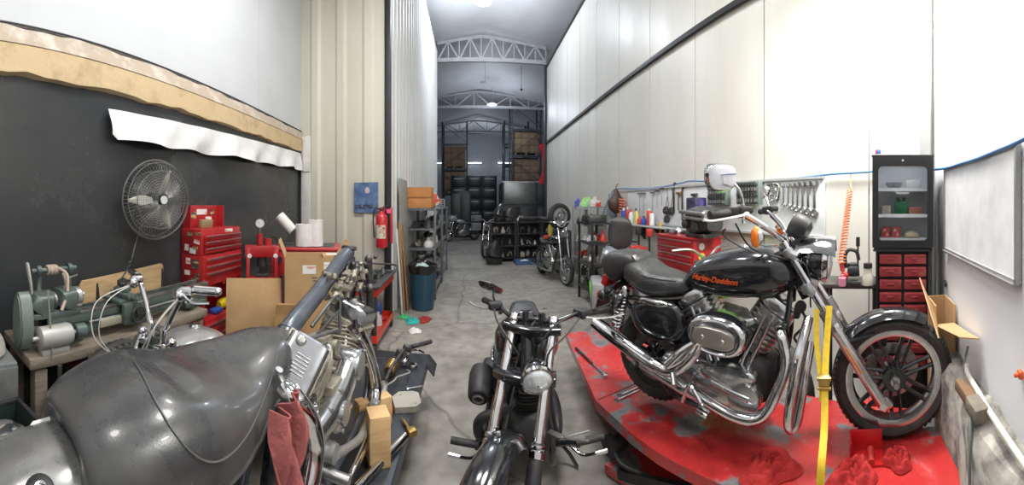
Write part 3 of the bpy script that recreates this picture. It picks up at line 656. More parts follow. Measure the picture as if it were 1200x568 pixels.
# yellow ratchet strap
st = thing('ratchet_strap', 'yellow tie-down strap running from the fork down over the lift edge', 'strap', FE.o, RZE)
def ribbon(b, pts, w, t=.002, side=(1,0,0)):
    pts = catmull(pts, 6); S = V(side); rs = []
    for i, p in enumerate(pts):
        d = (pts[min(i+1,len(pts)-1)]-pts[max(i-1,0)]).normalized(); s_ = (S-d*S.dot(d)).normalized(); nn = d.cross(s_)
        rs.append([p-s_*w/2-nn*t, p+s_*w/2-nn*t, p+s_*w/2+nn*t, p-s_*w/2+nn*t])
    b.rings(rs)
b = B(); ribbon(b, [FE.at(972,358,-.135), FE.at(969,400,-.20), FE.at(967,440,-.27), FE.at(966,500,-.38), FE.at(963,540,-.47), FE.at(961,572,-.50)], .030); b.build('webbing', YEL, st)
b = B(); ribbon(b, [FE.at(957,362,-.135), FE.at(957,400,-.19), FE.at(962,440,-.25), FE.at(963,470,-.30)], .024); b.build('webbing', YEL, st)
b = B(); q = FE.at(966,448,-.29); b.box(q, (.05,.03,.07), (.3,0,0), bev=.006); b.cyl(q+V((-.03,-.01,.02)), q+V((.03,-.01,.02)), .010, n=10); b.cyl(q+V((-.03,-.012,-.02)), q+V((.03,-.012,-.02)), .007, n=10); b.build('ratchet_buckle', BRASS, st)
# rags, tools on the lift
RAG = mat('red_shop_rag', (.42,.022,.020), .9, 0, col2=(.30,.010,.010), scale=12, bump=.4, bscale=60)
def rag_mesh(c, R, h, seed, sx=1.0, sy=.8, nu=40, nv=40, M=None):
    rnd = random.Random(seed); ph = [rnd.uniform(0, 6.28) for _ in range(8)]
    def fn(u, v):
        a, q = u*2*pi, v; rr = R*q*(1+.14*sin(3*a+ph[0])+.10*sin(5*a+ph[1]))
        fold = abs(sin(2*a+ph[2]+6*q))*.40+abs(sin(3*a+ph[3]-8*q))*.25
        z = h*(1-q**3)*(.40+fold) + .004
        return V((c[0]+rr*cos(a)*sx, c[1]+rr*sin(a)*sy, c[2]+max(.004, z)))
    b = B(); rs = [[fn(i/nu, (j+.4)/(nv+.4)) for i in range(nu)] for j in range(nv+1)]
    b.rings(rs); return b
for (x, y, R, h, sd, lab) in ((903,550,.14,.06,3,'crumpled red rag lying leftmost on the red lift table'), (1000,560,.12,.07,9,'bunched red rag in the middle foreground of the lift table'), (1052,543,.075,.07,14,'small red rag bundled beside the wheel chock under the front tyre')):
    p = G(x, y, LZ+.0); o = rag_mesh((0,0,0), R, h, sd).build('shop_rag', RAG, loc=(p.x, p.y, LZ+.001), rz=sd); tag(o, lab, 'rag', 'red rags on the lift')
# red magnetic-looking tray seen through the wheel
p = FE.M @ V((.72,.20,0)); o = B().box((0,0,.03), (.16,.12,.06), bev=.01).box((0,.0,.075), (.05,.05,.03), bev=.006).build('red_block', REDP, loc=(p.x,p.y,LZ), rz=RZE); tag(o, 'small red block seen through the spokes of the lifted front wheel', 'block')
# spanners lying across the lift edge
def spanner(L, r):
    b = B(); b.bar((-L/2+.02,0,.004), (L/2-.02,0,.004), .012, .006, bev=.0015)
    for s, a in ((-1, .3), (1, -.3)):
        o = []
        for k in range(17):
            t = -2.5+5.0*k/16; o.append((cos(t)*r, sin(t)*r))
        o += [(r*-.15, -r*.5), (r*.35, 0), (-r*.15, r*.5)][::-1] if False else [(-r*.1, r*.42), (r*.35, r*.3), (r*.35, -r*.3), (-r*.1, -r*.42)]
        M_ = Matrix.Translation((s*(L/2), 0, .004)) @ Matrix.Rotation((pi if s > 0 else 0)+a, 4, 'Z')
        b.prism(o, .007, (0,0,0), M_) if s < 0 else b.turn([(r*.62,0),(r,0),(r,.007),(r*.62,.007),(r*.62,0)], (L/2,0,0), (0,0,1), 14, cap=False)
    return b
for i, (xa, ya, xb, yb, lab) in enumerate(((722,470,760,452,'steel combination spanner lying nearest the camera across the lift edge'), (726,464,760,448,'steel combination spanner lying farther along the pair on the lift edge'))):
    pa, pb = G(xa,ya,LZ), G(xb,yb,LZ); m_ = (pa+pb)/2; d = pb-pa
    o = spanner(d.length, .016).build('spanner', CHROME, loc=(m_.x, m_.y, LZ+.001), rz=atan2(d.y, d.x)); tag(o, lab, 'spanner', 'spanners on the red lift')
pa, pb = G(675,409,LZ), G(711,443,LZ); m_ = (pa+pb)/2; d = pb-pa
rt = thing('ratchet_wrench', 'long black-handled ratchet wrench lying along the red lift edge', 'wrench', (m_.x, m_.y, LZ), atan2(d.y, d.x))
b = B(); b.cyl((-d.length/2,0,.012), (d.length*.1,0,.012), .011, .009, n=12); b.build('grip', RUBBER, rt)
b = B(); b.cyl((d.length*.1,0,.012), (d.length*.42,0,.012), .0065, n=10); b.turn([(.002,0),(.017,0),(.02,.006),(.02,.018),(.015,.024),(.002,.025)], (d.length*.46,0,.001), (0,0,1), 20); b.build('head', CHROME, rt)
p = G(763,492,LZ); o = B().cyl((0,0,0), (0,0,.008), .009, n=6).cyl((0,0,.008), (0,0,.03), .005, n=10).build('hex_bolt', STEEL, loc=(p.x,p.y,LZ+.001)); tag(o, 'small steel bolt standing alone on the red lift table', 'bolt')
# ================================================================= black motorcycle standing in the aisle, front towards the camera
RZC = atan2(-1, -.13)
FC = Fr((.325, 2.03, -.0), RZC)
cb = thing('motorcycle', 'black motorcycle standing on the floor in the middle aisle facing the camera', 'motorcycle', FC.o, RZC)
CAx = V((.80, 0, .325)); RAx = V((-.76, 0, .315))
# front assembly is turned a little on the steering head
STEER = Matrix.Translation((.36,0,0)) @ Matrix.Rotation(-.34, 4, 'Z') @ Matrix.Translation((-.36,0,0))
b0 = lambda: B(STEER)
fwc = wheel(cb, STEER @ CAx, .325, .11, .235, 'cast', 9, MBLACK, 'front_wheel', .146, -1, 56)
b = b0(); fender(b, CAx, .368, .15, math.radians(28), math.radians(150), drop=.35); b.build('front_fender', BLACK, cb)
wheel(cb, RAx, .315, .15, .205, 'cast', 9, MBLACK, 'rear_wheel', .146, -1, 40)
b = B(); fender(b, RAx, .37, .20, math.radians(30), math.radians(165), drop=.3); rfc = b.build('rear_fender', BLACK, cb)
b = B(); b.box((-1.08,0,.58), (.06,.12,.08), (0,.5,0), bev=.015); b.build('tail_light', REDLENS, rfc)
for s in (-1,1):
    b = B(); b.cyl((-.98,s*.06,.66), (-.98,s*.19,.655), .009, n=8); b.cyl((-.96,s*.20,.655), (-1.0,s*.20,.655), .024, n=16); b.build('rear_turn_signal', CHROME, cb)
b = B()
b.loft([((-.28,0,.70), .06,.04,2.6), ((-.36,0,.70), .12,.055,2.8), ((-.50,0,.70), .145,.06,2.8), ((-.62,0,.73), .13,.06,2.8), ((-.72,0,.75), .11,.055,2.6), ((-.88,0,.735), .10,.045,2.6), ((-1.0,0,.70), .06,.02,2.4)], 24, 4); b.build('saddle', LEATHER, cb)
b = B()
b.loft([((-.34,0,.73), .04,.02,2.3), ((-.28,0,.745), .09,.055,2.4), ((-.15,0,.79), .15,.10,2.5), ((.0,0,.81), .185,.125,2.5), ((.13,0,.82), .18,.12,2.5), ((.22,0,.83), .13,.085,2.4), ((.26,0,.84), .05,.03,2.3)], 32, 4); tk = b.build('fuel_tank', BLACK, cb)
b = B(); b.turn([(.045,0),(.05,.01),(.044,.022),(.01,.028)], (-.02,0,.932), (-.08,0,1), 24); b.build('fuel_cap', CHROME, tk)
b = B()                                           # console strip along the top of the tank
b.loft([((.20,0,.905), .022,.012,3), ((.08,0,.945), .038,.014,3), ((-.10,0,.925), .035,.014,3), ((-.24,0,.84), .02,.012,3)], 16, 3); b.build('console', MBLACK, tk)
b = B()
for s in (-1,1):
    b.tube([(.30,s*.03,.84), (.30,s*.07,.70), (.27,s*.13,.40), (.20,s*.14,.19), (0,s*.15,.16), (-.3,s*.15,.16), (-.44,s*.15,.28), (-.50,s*.15,.5), (-.60,s*.13,.63)], .017, 8)
    b.bar((-.42,s*.13,.30), (-.80,s*.14,.32), .03, .05)
b.tube([(.23,0,.97), (.38,0,.68)], .038, 16, 1); b.build('frame', BLACK, cb)
b = B(); b.loft([((-.42,0,.30), .10,.08,3.5), ((-.34,0,.32), .15,.13,3.5), ((.06,0,.32), .16,.15,3.2), ((.18,0,.31), .12,.11,3), ((.22,0,.31), .06,.05,3)], 24, 3); b.ball((-.05,-.17,.32), (.15,.05,.10), 20, 10); b.ball((-.05,.17,.32), (.24,.05,.10), 20, 10); b.build('engine_case', MBLACK, cb)
cylinder_unit(cb, (-.10,0,.42), (-.25,0,.66), .085, MBLACK, BLACK, 10, 'rear_cylinder', .06)
cylinder_unit(cb, (.03,0,.42), (.19,0,.66), .085, MBLACK, BLACK, 10, 'front_cylinder', .06)
# round intake canister on the right side, its end facing forward
b = B(); ci = FC.ax(560,438,.24); ci = V((.14,-.255,.60))
b.turn([(.04,0),(.062,.01),(.070,.05),(.064,.13),(.058,.18),(.050,.19)], ci+V((-.05,0,.05)), (.88,-.02,-.35), 28); an = b.build('air_intake', MBLACK, cb)
b = B(); b.turn([(.020,.188),(.030,.189),(.033,.197),(.025,.203),(.018,.197),(.020,.188)], ci+V((-.05,0,.05)), (.88,-.02,-.35), 24, cap=False); b.build('intake_ring', STEEL, an)
b = B(); b.box((-.02,-.20,.58), (.16,.13,.14), bev=.03); b.build('air_box', MBLACK, cb)
# headers: flat black elbow looping out on the right
b = B(); b.tube([(.20,-.05,.58), (.30,-.12,.55), (.31,-.24,.50), (.26,-.26,.40), (.14,-.25,.30), (-.10,-.24,.22), (-.40,-.24,.22)], .027, 14, 8); b.build('front_exhaust_pipe', MBLACK, cb)
b = B(); b.tube([(-.22,-.06,.55), (-.14,-.2,.50), (-.20,-.24,.36), (-.32,-.25,.30), (-.5,-.25,.29)], .026, 14, 8); b.build('rear_exhaust_pipe', MBLACK, cb)
b = B(); b.cyl((-.40,-.24,.22), (-1.0,-.24,.27), .043, .045, n=20); b.build('muffler', BLACK, cb)
for s in (-1,1): spring_shock(cb, (-.62,s*.17,.66), (-.78,s*.17,.36), .032, MBLACK)
# belt-like studs along the left of the tank: header bolts
b = B(); b.tube([(.22,-.18,.76), (.06,-.205,.74), (-.12,-.19,.72), (-.25,-.15,.70)], .006, 6)
for i in range(9): b.ball((.20-.05*i, -.187-.012*sin(i/8*pi), .757-.006*i), .010, 8, 5)
b.build('studded_trim', CHROME, cb)
# forks
for s in (-1,1):
    y = s*.107; top = V((.27,y,.985)); axl = V((.72,y,.325)) + V((.03,0,-.03)); d = axl-top; b = b0()
    b.cyl(top+d*-.04, top, .030, n=16); b.cyl(top, top+d*.70, .0245, n=20); fl = b.build('fork_leg', CHROME, cb)
    b = b0(); b.turn([(.026,0),(.034,.008),(.034,.02),(.030,.026),(.036,.032),(.036,.055),(.030,.06)], top+d*.60, d, 20); b.build('seal_ring', CHROME, fl)
    b = b0(); b.turn([(.030,0),(.034,.02),(.034,.10),(.030,d.length*.30),(.022,d.length*.36)], top+d*.66, d, 20); b.box(axl, (.06,.04,.06), (0,.9,0), bev=.01); b.build('slider', MBLACK, fl)
b = b0(); b.loft([((.275,-.15,.962), .04,.022,4), ((.290,0,.955), .055,.026,4), ((.275,.15,.962), .04,.022,4)], 16, 2); b.build('top_clamp', BLACK, cb)
b = b0(); b.loft([((.40,-.15,.775), .045,.024,4), ((.42,0,.768), .06,.03,4), ((.40,.15,.775), .045,.024,4)], 16, 2); b.build('lower_clamp', BLACK, cb)
for s in (-1,1): b = b0(); b.ball((.272,s*.107,1.0), (.026,.026,.02), 14, 8); b.build('fork_cap', CHROME, cb)
b = b0(); b.cyl(CAx-YAX*.13, CAx+YAX*.13, .015, n=12); b.build('front_axle', STEEL, cb)
# headlight between the fork tubes, turned to one side
b = b0(); hd = V((.88,.38,-.32)).normalized(); hc = V((.37,.035,.83))
b.turn([(.02,0),(.04,.01),(.062,.05),(.070,.09),(.070,.105)], hc, hd, 28); hl = b.build('headlight', BLACK, cb)
b = b0(); b.turn([(.072,.100),(.079,.108),(.077,.122),(.068,.126),(.065,.118)], hc, hd, 32, cap=False); b.build('headlight_ring', CHROME, hl)
b = b0(); b.turn([(.070,.118),(.060,.134),(.04,.144),(.004,.149)], hc, hd, 32, cap=False); b.build('lens', GLASS, hl)
# handlebar
b = b0(); pC = [(.265,0,1.00), (.27,.09,1.00), (.25,.15,1.01), (.19,.23,1.03), (.12,.31,1.015)]
b.tube([(x,-y,z) for x,y,z in reversed(pC[1:])]+pC, .013, 12, 6)
for s in (-1,1): b.cyl((.27,s*.045,.97), (.265,s*.045,1.035), .019, n=12)
b.build('handlebar', BLACK, cb)
for s in (-1,1):
    b = b0(); p0, p1 = V((.155,s*.27,1.022)), V((.04,s*.385,1.005)); d = p1-p0; b.cyl(p0, p1, .018, n=14); b.cyl(p1-d*.05, p1+d*.04, .020, n=14); b.build('hand_grip', RUBBER, cb)
    b = b0(); b.box(p0+V((.02,-s*.02,0)), (.06,.06,.05), (0,0,-s*.8), bev=.012); b.box(p0+V((.055,-s*.03,.012)), (.05,.08,.045), (0,0,-s*.7), bev=.012); b.build('switch_housing', MBLACK, cb)
    b = b0(); b.tube([p0+V((.07,-s*.01,0)), p0+V((.06,s*.05,-.01)), p0+V((.0,s*.13,-.02)), p0+V((-.05,s*.19,-.02))], [.011,.009,.008,.010], 8, 5, flat=.6); b.build('lever', ALLOY, cb)
mc = V((.06,-.33,1.10))
mirror(cb, [STEER @ V((.16,-.26,1.03)), STEER @ V((.17,-.27,1.07)), STEER @ V((.12,-.29,1.09)), STEER @ mc], STEER @ mc, STEER.to_3x3() @ V((-.45,.1,.9)), .105, .20, BLACK)
mc = V((.06,.42,1.06))
mirror(cb, [STEER @ V((.16,.27,1.03)), STEER @ V((.12,.36,1.05)), STEER @ mc], STEER @ mc, STEER.to_3x3() @ V((-.7,-.2,.7)), .07, .13, BLACK)
for pts in ([(.16,-.27,1.05), (.30,-.20,1.0), (.40,-.10,.95), (.36,-.05,.85)], [(.16,.27,1.05), (.33,.15,1.02), (.38,.08,.94), (.34,.05,.80)], [(.17,.26,1.04), (.36,.20,.98), (.44,.12,.90), (.40,.12,.72), (.5,.12,.55)], [(.22,.05,1.02), (.30,.0,.98), (.33,.02,.90)]):
    b = b0(); b.tube(pts, .005, 6, 6); b.build('cable', RUBBER, cb)
# forward controls
for s in (-1,1):
    b = B(); b.tube([(.24,s*.13,.32), (.28,s*.22,.35), (.30,s*.27,.355)], .015, 8); b.build('control_bracket', BLACK, cb)
    b = B(); b.cyl((.30,s*.26,.36), (.30,s*.40,.37), .018, n=14); b.cyl((.30,s*.25,.36), (.30,s*.27,.36), .024, n=14); b.build('footpeg', RUBBER, cb)
    b = B(); b.tube([(.28,s*.22,.34), (.34,s*.28,.32), (.37,s*.36,.34)], .009, 8); b.cyl((.37,s*.34,.34), (.37,s*.40,.345), .012, n=10); b.build('foot_lever', CHROME, cb)
b = b0(); b.bar((.46,.13,.56), (.50,.20,.57), .03, .012); b.bar((.50,.20,.57), (.48,.32,.60), .006); b.bar((.50,.20,.57), (.50,.32,.57), .006); b.bar((.50,.20,.57), (.47,.30,.56), .006); b.build('fork_bracket', STEEL, cb)
b = B(); b.tube([(-.05,.17,.17), (-.02,.26,.08), (.02,.31,.012)], .011, 8); b.build('side_stand', BLACK, cb)
# ================================================================= stripped motorcycle on the black lift, nearest the camera
RZA = pi/2
FAl = Fr((-.72, 1.10, .38), RZA); A = FAl
ab = thing('motorcycle', 'stripped motorcycle with big worn grey saddle and bare engine on the black lift', 'motorcycle', FAl.o, RZA)
# big two-up saddle
SEATT = [(.062,.03,.70,.62), (.03,.085,.74,.60), (-.05,.125,.762,.57), (-.15,.155,.768,.55), (-.25,.19,.768,.53), (-.35,.215,.768,.52), (-.45,.228,.780,.51), (-.53,.232,.800,.50),
  (-.62,.225,.815,.50), (-.70,.210,.800,.50), (-.77,.185,.772,.50), (-.82,.14,.735,.52), (-.845,.06,.69,.58)]     # x, half width, top, bottom
b = B(); b.loft([((x,0,(t+q)/2), w, (t-q)/2, 2.7) for x,w,t,q in SEATT], 64, 8)
for v in b.bm.verts:
    x, y, z = v.co; k = max(0, min(1, (z-.62)/.1))
    v.co.z -= k*.03*math.exp(-((x+.27)/.16)**2-(y/.10)**2)                # rider dish
    w_ = math.exp(-((x+.30)/.13)**2-((y+.14)/.11)**2)*(1 if z > .56 else 0); v.co += V((0,.035,-.035))*w_
    v.co.z -= k*.018*max(0, 1-abs((x+.56)/.05))*(abs(y) < .16)             # stitched step in front of the pillion
sd = b.build('saddle', VINYL, ab, angle=75)
def on_saddle(x, y, lift=.002):
    tb = bmesh.new(); tb.from_mesh(sd.data); return tb
tb = bmesh.new(); tb.from_mesh(sd.data); stree = BVHTree.FromBMesh(tb); tb.free()
def drop(x, y, e=.001):
    h = stree.ray_cast(V((x, y, 2)), V((0,0,-1))); return (h[0]+V((0,0,e))) if h[0] is not None else V((x, y, .6))
def near(x, y, z, e=.0015):
    h = stree.find_nearest(V((x,y,z))); return h[0]+h[1].normalized()*e
# stitched seams: U around the rider dish and the outline welt
def onseat(px, py, e=.002):                        # the point of the saddle seen at px, py
    eye = A.I @ V((0,0,EYE)); d = (A.I @ P(px, py, 1.0)) - eye; h = stree.ray_cast(eye, d.normalized())
    return h[0]+h[1].normalized()*e if h[0] is not None else None
b = B(); U = [onseat(x, y) for x, y in catmull([V((x,y,0)) for x,y in ((157,424),(166,438),(182,470),(205,508),(228,533),(250,541),(272,530),(292,505),(308,470),(319,440),(325,415))], 6) and [(q.x,q.y) for q in catmull([V((x,y,0)) for x,y in ((157,424),(166,438),(182,470),(205,508),(228,533),(250,541),(272,530),(292,505),(308,470),(319,440),(325,415))], 6)]]
U = [u for u in U if u is not None]
b.tube(U, .0024, 6, 1, sm=False); b.build('seam', mat('seam_thread', (.085,.085,.083), .5), sd)
for s in (-1,1):
    b = B(); pts = []
    for i in range(24): u = i/23; x = .03-.88*u; pts.append(near(x, s*.3, .60+.02*sin(u*7)))
    b.tube(pts, .005, 6, 1, sm=False); b.build('welt', VINYL, sd)
# rear fender, silver-grey, behind and under the seat
RAa = V((-.62,0,.33))
AGREY = mat('silver_grey_paint', (.20,.20,.20), .28, .5, col2=(.34,.34,.33), scale=5, thr=(.45,.75), coat=.3, rvar=.12)
b = B(); fender(b, V((-.82,0,.27)), .43, .30, math.radians(38), math.radians(175), n=30, drop=.30); rfa = b.build('rear_fender', AGREY, ab)
b = B(); q = V((-.905,-.10,.672)); b.turn([(.004,-.004),(.026,-.002),(.030,.006),(.022,.012),(.010,.014)], q, (-.2,-.45,.87), 20, cap=True); fb = b.build('fender_grommet', MBLACK, rfa)
b = B(); b.ring(q+V((0,-.006,.012)), (-.2,-.45,.87), .011, .004, 18, 6); b.cyl(q, q+V((-.004,-.009,.018)), .006, n=8); b.build('bolt', CHROME, rfa)
b = B(); q = A.at(50,503,.08); o = [(-.045,0),(-.02,.022),(.03,.026),(.055,.01),(.055,-.01),(.03,-.024),(-.02,-.018)]
b.prism(o, .006, q, Matrix.Rotation(.5,4,'X')); tabm = b.build('seat_tab', WHITE, ab)
b = B(); b.cyl(q+V((0,-.002,.003)), q+V((0,-.005,.007)), .014, n=18); b.build('hole', MBLACK, tabm)
wheel(ab, RAa, .33, .16, .22, 'cast', 9, ALLOY, 'rear_wheel', .14, 1, 40)
# backbone and steering head
b = B(); nk = A.at(408,293,0)
b.tube([(-.30,0,.545), (-.12,0,.58), (.0,0,.635), (.12,0,.71), (.40,0,.80), (.66,0,.90), (.775,0,.935)], [.030,.034,.040,.041,.040,.040,.038], 20, 6)
b.cyl((.790,0,.86), (.812,0,.955), .034, n=24); bb = b.build('backbone', GUN, ab)
b = B(); b.turn([(.040,0),(.046,.004),(.046,.020),(.040,.026),(.024,.026),(.022,.0)], (.811,0,.950), (.22,0,1), 28); b.build('head_bearing', DSTEEL, bb)
b = B(); b.cyl((.8165,0,.972), (.8168,0,.9775), .0225, n=24); b.build('bearing_bore', MBLACK, bb)
b = B(); b.turn([(.044,-.006),(.046,0),(.044,.006)], (.10,0,.70), (.88,0,.45), 24, cap=False); b.build('weld_collar', GUN, bb)
b = B()
for s in (-1,1):
    b.tube([(.79,s*.02,.87), (.82,s*.07,.72), (.80,s*.13,.40), (.70,s*.14,.16), (.5,s*.15,.10), (-.25,s*.15,.10), (-.42,s*.16,.20), (-.40,s*.15,.42), (-.30,s*.12,.55)], .017, 10)
    b.tube([(-.28,s*.05,.56), (-.5,s*.13,.56), (-.80,s*.15,.53)], .017, 8)
    b.bar((-.32,s*.14,.28), (-.68,s*.14,.33), .035, .055, bev=.006)
b.build('frame', GUN, ab)
b = B()                                           # cut fork stem and brackets left hanging at the head
b.cyl((.86,0,.90), (.87,0,.60), .022, n=14); b.box((.875,0,.86), (.07,.22,.03), (0,.2,0), bev=.01); b.box((.89,0,.70), (.07,.22,.035), (0,.2,0), bev=.01)
for s in (-1,1): b.cyl((.88,s*.10,.90), (.92,s*.10,.58), .024, n=14)
for k in range(14):
    rr = random.Random(k); x, z = .80+rr.uniform(-.05,.09), rr.uniform(.62,.92); b.ball((x, -.06+rr.uniform(-.09,.05), z), rr.uniform(.012,.03), 8, 6)
b.build('fork_stem_remains', DSTEEL, ab)
# engine
EX = .16
b = B(); b.loft([((-.28,0,.36), .10,.09,3.5), ((-.18,0,.38), .14,.14,3.4), ((.10,0,.38), .15,.17,3.2), ((.36,0,.38), .15,.16,3.2), ((.50,0,.36), .10,.10,3), ((.53,0,.36), .05,.04,3)], 28, 3)
for x, z in ((-.1,.50),(0,.52),(.12,.52),(.25,.51),(.36,.46),(.42,.38),(.38,.28),(.2,.23),(0,.24),(-.15,.28)): b.cyl((x,-.13,z), (x,-.17,z), .011, n=8)
eng2 = b.build('engine_case', mat('blasted_case', (.46,.44,.38), .45, .6, col2=(.25,.23,.19), scale=16, bump=.2), ab)
CREAMA = mat('bead_blasted_alloy', (.50,.47,.38), .5, .5, col2=(.26,.24,.19), scale=20, bump=.2)
cylinder_unit(ab, (.17,-.05,.43), (.06,-.09,.61), .100, CREAMA, POLISH, 14, 'rear_cylinder', .01)
cylinder_unit(ab, (.41,-.06,.40), (.535,-.085,.60), .100, CREAMA, ALLOY, 14, 'front_cylinder', .01)
def rocker_box(c, L, W, H, til, nm, yaw=0.0, roll=0.0):
    """ribbed polished rocker box, long axis across the bike frame"""
    M_ = A.M.inverted() @ A.M
    T = Matrix.Translation(V(c)) @ Matrix.Rotation(yaw,4,'Z') @ Matrix.Rotation(til,4,'Y') @ Matrix.Rotation(roll,4,'X')
    b = B(T); b.loft([((-L/2,0,0), W*.40,H*.42,5), ((-L/2+.008,0,0), W*.5,H*.5,5), ((L/2-.008,0,0), W*.5,H*.5,5), ((L/2,0,0), W*.40,H*.42,5)], 32)
    r = b.build(nm, mat('rocker_polish', (.42,.43,.45), .22, .95, col2=(.26,.26,.27), scale=14, rvar=.08), ab, angle=30)
    b = B(T); b.loft([((-L/2-.012,0,-H*.5), W*.56,.010,6), ((L/2+.012,0,-H*.5), W*.56,.010,6)], 28)
    for k in range(3): b.loft([((-L/2-.006,0,-H*.5-.018-.014*k), W*.54,.005,6), ((L/2+.006,0,-H*.5-.018-.014*k), W*.54,.005,6)], 28)
    b.build('gasket_flange', mat('bead_blasted_alloy', (.5,.47,.38)), r)
    b = B(T)
    for k in range(6): b.box((-.03+.012*k,-W*.02,H*.5+.002), (.004,W*.34,.008), bev=.0015)
    for sx in (-1,1):
        b.ball((sx*L*.36,W*.2*sx,H*.5), (.020,.020,.008), 16, 6); b.cyl((sx*L*.36,W*.2*sx,H*.5), (sx*L*.36,W*.2*sx,H*.5+.014), .010, n=6)
    b.build('cooling_ribs', ALLOY, r)
    return r
rocker_box((-.055,-.135,.655), .20, .155, .08, -.78, 'rear_rocker_box', -.25, .70)
rocker_box((.545,-.125,.675), .20, .19, .085, .25, 'front_rocker_box', 0, .35)
# push rod tubes, lifter blocks
for x0, x1 in ((.20,.11),(.24,.15),(.33,.44),(.37,.48)):
    b = B(); b.cyl((x0,-.15,.42), (x1,-.125,.62), .014, n=12); b.cyl((x0,-.15,.42), (x0+(x1-x0)*.3,-.143,.49), .021, n=12); b.build('push_rod_tube', CHROME, ab)
for x in (.15,.30): b = B(); b.box((x,-.16,.47), (.11,.09,.10), bev=.012); b.build('lifter_block', DIRTY, eng2)
# polished cam cover: long teardrop cone running up to the generator end
b = B()
def disc(c, r, y0, y1): b.turn([(r,0),(r,(y1-y0)*.7),(r*.93,(y1-y0)*.92),(r*.8,(y1-y0))], (c[0],-y0,c[1]), (0,-1,0), 32)
disc((.14,.41), .080, .14, .225); disc((.335,.51), .068, .13, .240); disc((.0,.38), .10, .14, .20)
b.loft([((-.08,-.19,.44), .040,.035,3), ((.05,-.19,.43), .045,.050,3), ((.20,-.19,.45), .045,.060,3), ((.335,-.185,.51), .045,.060,3)], 20, 2)
for x, z in ((-.05,.40),(.06,.33),(.15,.33),(.24,.38),(.46,.45),(.44,.53),(.33,.52),(.24,.50),(.14,.49),(.04,.47)): b.cyl((x,-.17,z), (x,-.228,z), .009, n=8)
b.build('cam_cover', POLISH, eng2, angle=45)
b = B(); b.cyl((.46,-.06,.42), (.58,-.06,.42), .05, n=24); b.build('starter', POLISH, eng2); b = B(); b.cyl((.14,-.10,.41), (.14,-.245,.41), .045, n=28); b.build('generator', POLISH, eng2)
# carburettor, manifold and hoses above the engine
b = B(); b.tube([(.08,-.02,.60), (.14,-.05,.64), (.22,-.05,.64), (.30,-.02,.60)], .026, 12); b.box((.18,-.11,.64), (.085,.09,.09), bev=.014); b.cyl((.18,-.15,.64), (.18,-.19,.64), .032, n=20); b.cyl((.18,-.11,.58), (.18,-.11,.54), .03, n=18); b.build('carburettor', DIRTY, ab)
hp = [[(.15,-.1,.68), (.25,-.14,.74), (.38,-.12,.74), (.50,-.05,.80)], [(.08,-.11,.70), (.2,-.17,.70), (.3,-.15,.66), (.42,-.1,.72), (.6,-.04,.84)], [(.05,-.06,.62), (.12,-.14,.58), (.24,-.16,.60), (.34,-.12,.58)], [(.20,-.06,.70), (.36,-.09,.78), (.5,-.08,.76), (.62,-.07,.70), (.76,-.05,.78)], [(.5,-.1,.70), (.62,-.12,.66), (.7,-.1,.60), (.75,-.06,.5)]]
for i, h in enumerate(hp): b = B(); b.tube(h, .0085 if i % 2 else .006, 8, 6); b.build('hose', RUBBER if i % 2 == 0 else DSTEEL, ab)
b = B()
for k in range(34):
    rr = random.Random(k+50); c = V((.56+rr.uniform(-.14,.20), -.05+rr.uniform(-.08,.04), .80+rr.uniform(-.05,.07)))
    if k % 3: b.box(c, (rr.uniform(.015,.05), rr.uniform(.01,.03), rr.uniform(.015,.04)), (rr.random()*3, rr.random()*3, 0), bev=.003)
    else: b.cyl(c, c+V((rr.uniform(-.05,.05), rr.uniform(-.03,.03), rr.uniform(-.04,.04))), .010, n=8)
b.tube([(.42,-.07,.76), (.5,-.07,.80), (.6,-.08,.78), (.72,-.07,.84)], .022, 8); b.build('ignition_bracket_and_coil', DIRTY, ab)
# exhausts
b = B(); b.tube([A.at(412,380,-.16), A.at(420,390,-.18), A.at(429,408,-.185), A.at(436,430,-.185), A.at(440,452,-.19), A.at(439,470,-.20)], .035, 18, 8); b.build('front_exhaust_pipe', CHROME, ab)
b = B(); b.tube([A.at(439,468,-.20), A.at(434,488,-.215), A.at(424,510,-.225), A.at(408,524,-.225), A.at(392,532,-.22)], [.022,.020,.018,.016,.022], 14, 6)
b.box(A.at(440,476,-.235), (.055,.030,.05), (0,.2,0), bev=.004); q = A.at(388,530,-.215); b.cyl(q+V((0,.06,0)), q+V((0,-.02,0)), .034, n=20); b.build('brake_pedal', mat('worn_aluminium', (.50,.50,.49), .4, .7), ab)
b = B(); b.tube([A.at(332,452,-.20), A.at(345,468,-.24), A.at(360,490,-.26), A.at(367,520,-.265), A.at(362,560,-.265), A.at(348,620,-.26), V((-.5,-.26,.22))], [.026,.031,.034,.035,.035,.035,.034], 20, 8); b.build('rear_exhaust_pipe', CHROME, ab)
b = B(); q = A.at(334,450,-.185); b.ring(q, (.6,-.6,.6), .028, .007, 24, 8); b.cyl(q+V((.0,.03,.02)), q+V((0,.02,.04)), .012, n=12); b.build('exhaust_clamp', STEEL, ab)
b = B(); b.cyl((.02,-.14,.26), (.02,-.30,.25), .020, n=14); b.cyl((-.02,-.20,.20), (-.02,-.29,.20), .034, n=22); b.build('footpeg_mount', ALLOY, ab)
b = B(); b.loft([((-.30,-.17,.50), .012,.10,4), ((-.12,-.19,.46), .014,.12,4), ((-.02,-.18,.45), .012,.10,4)], 16); b.build('oil_tank', BLACK, ab)
b = B(); b.cyl((-.16,-.23,.10), (.62,-.23,.10), .016, n=12); b.cyl((-.2,-.21,.05), (.55,-.21,.05), .012, n=10); b.build('lower_rail', CHROME, ab)
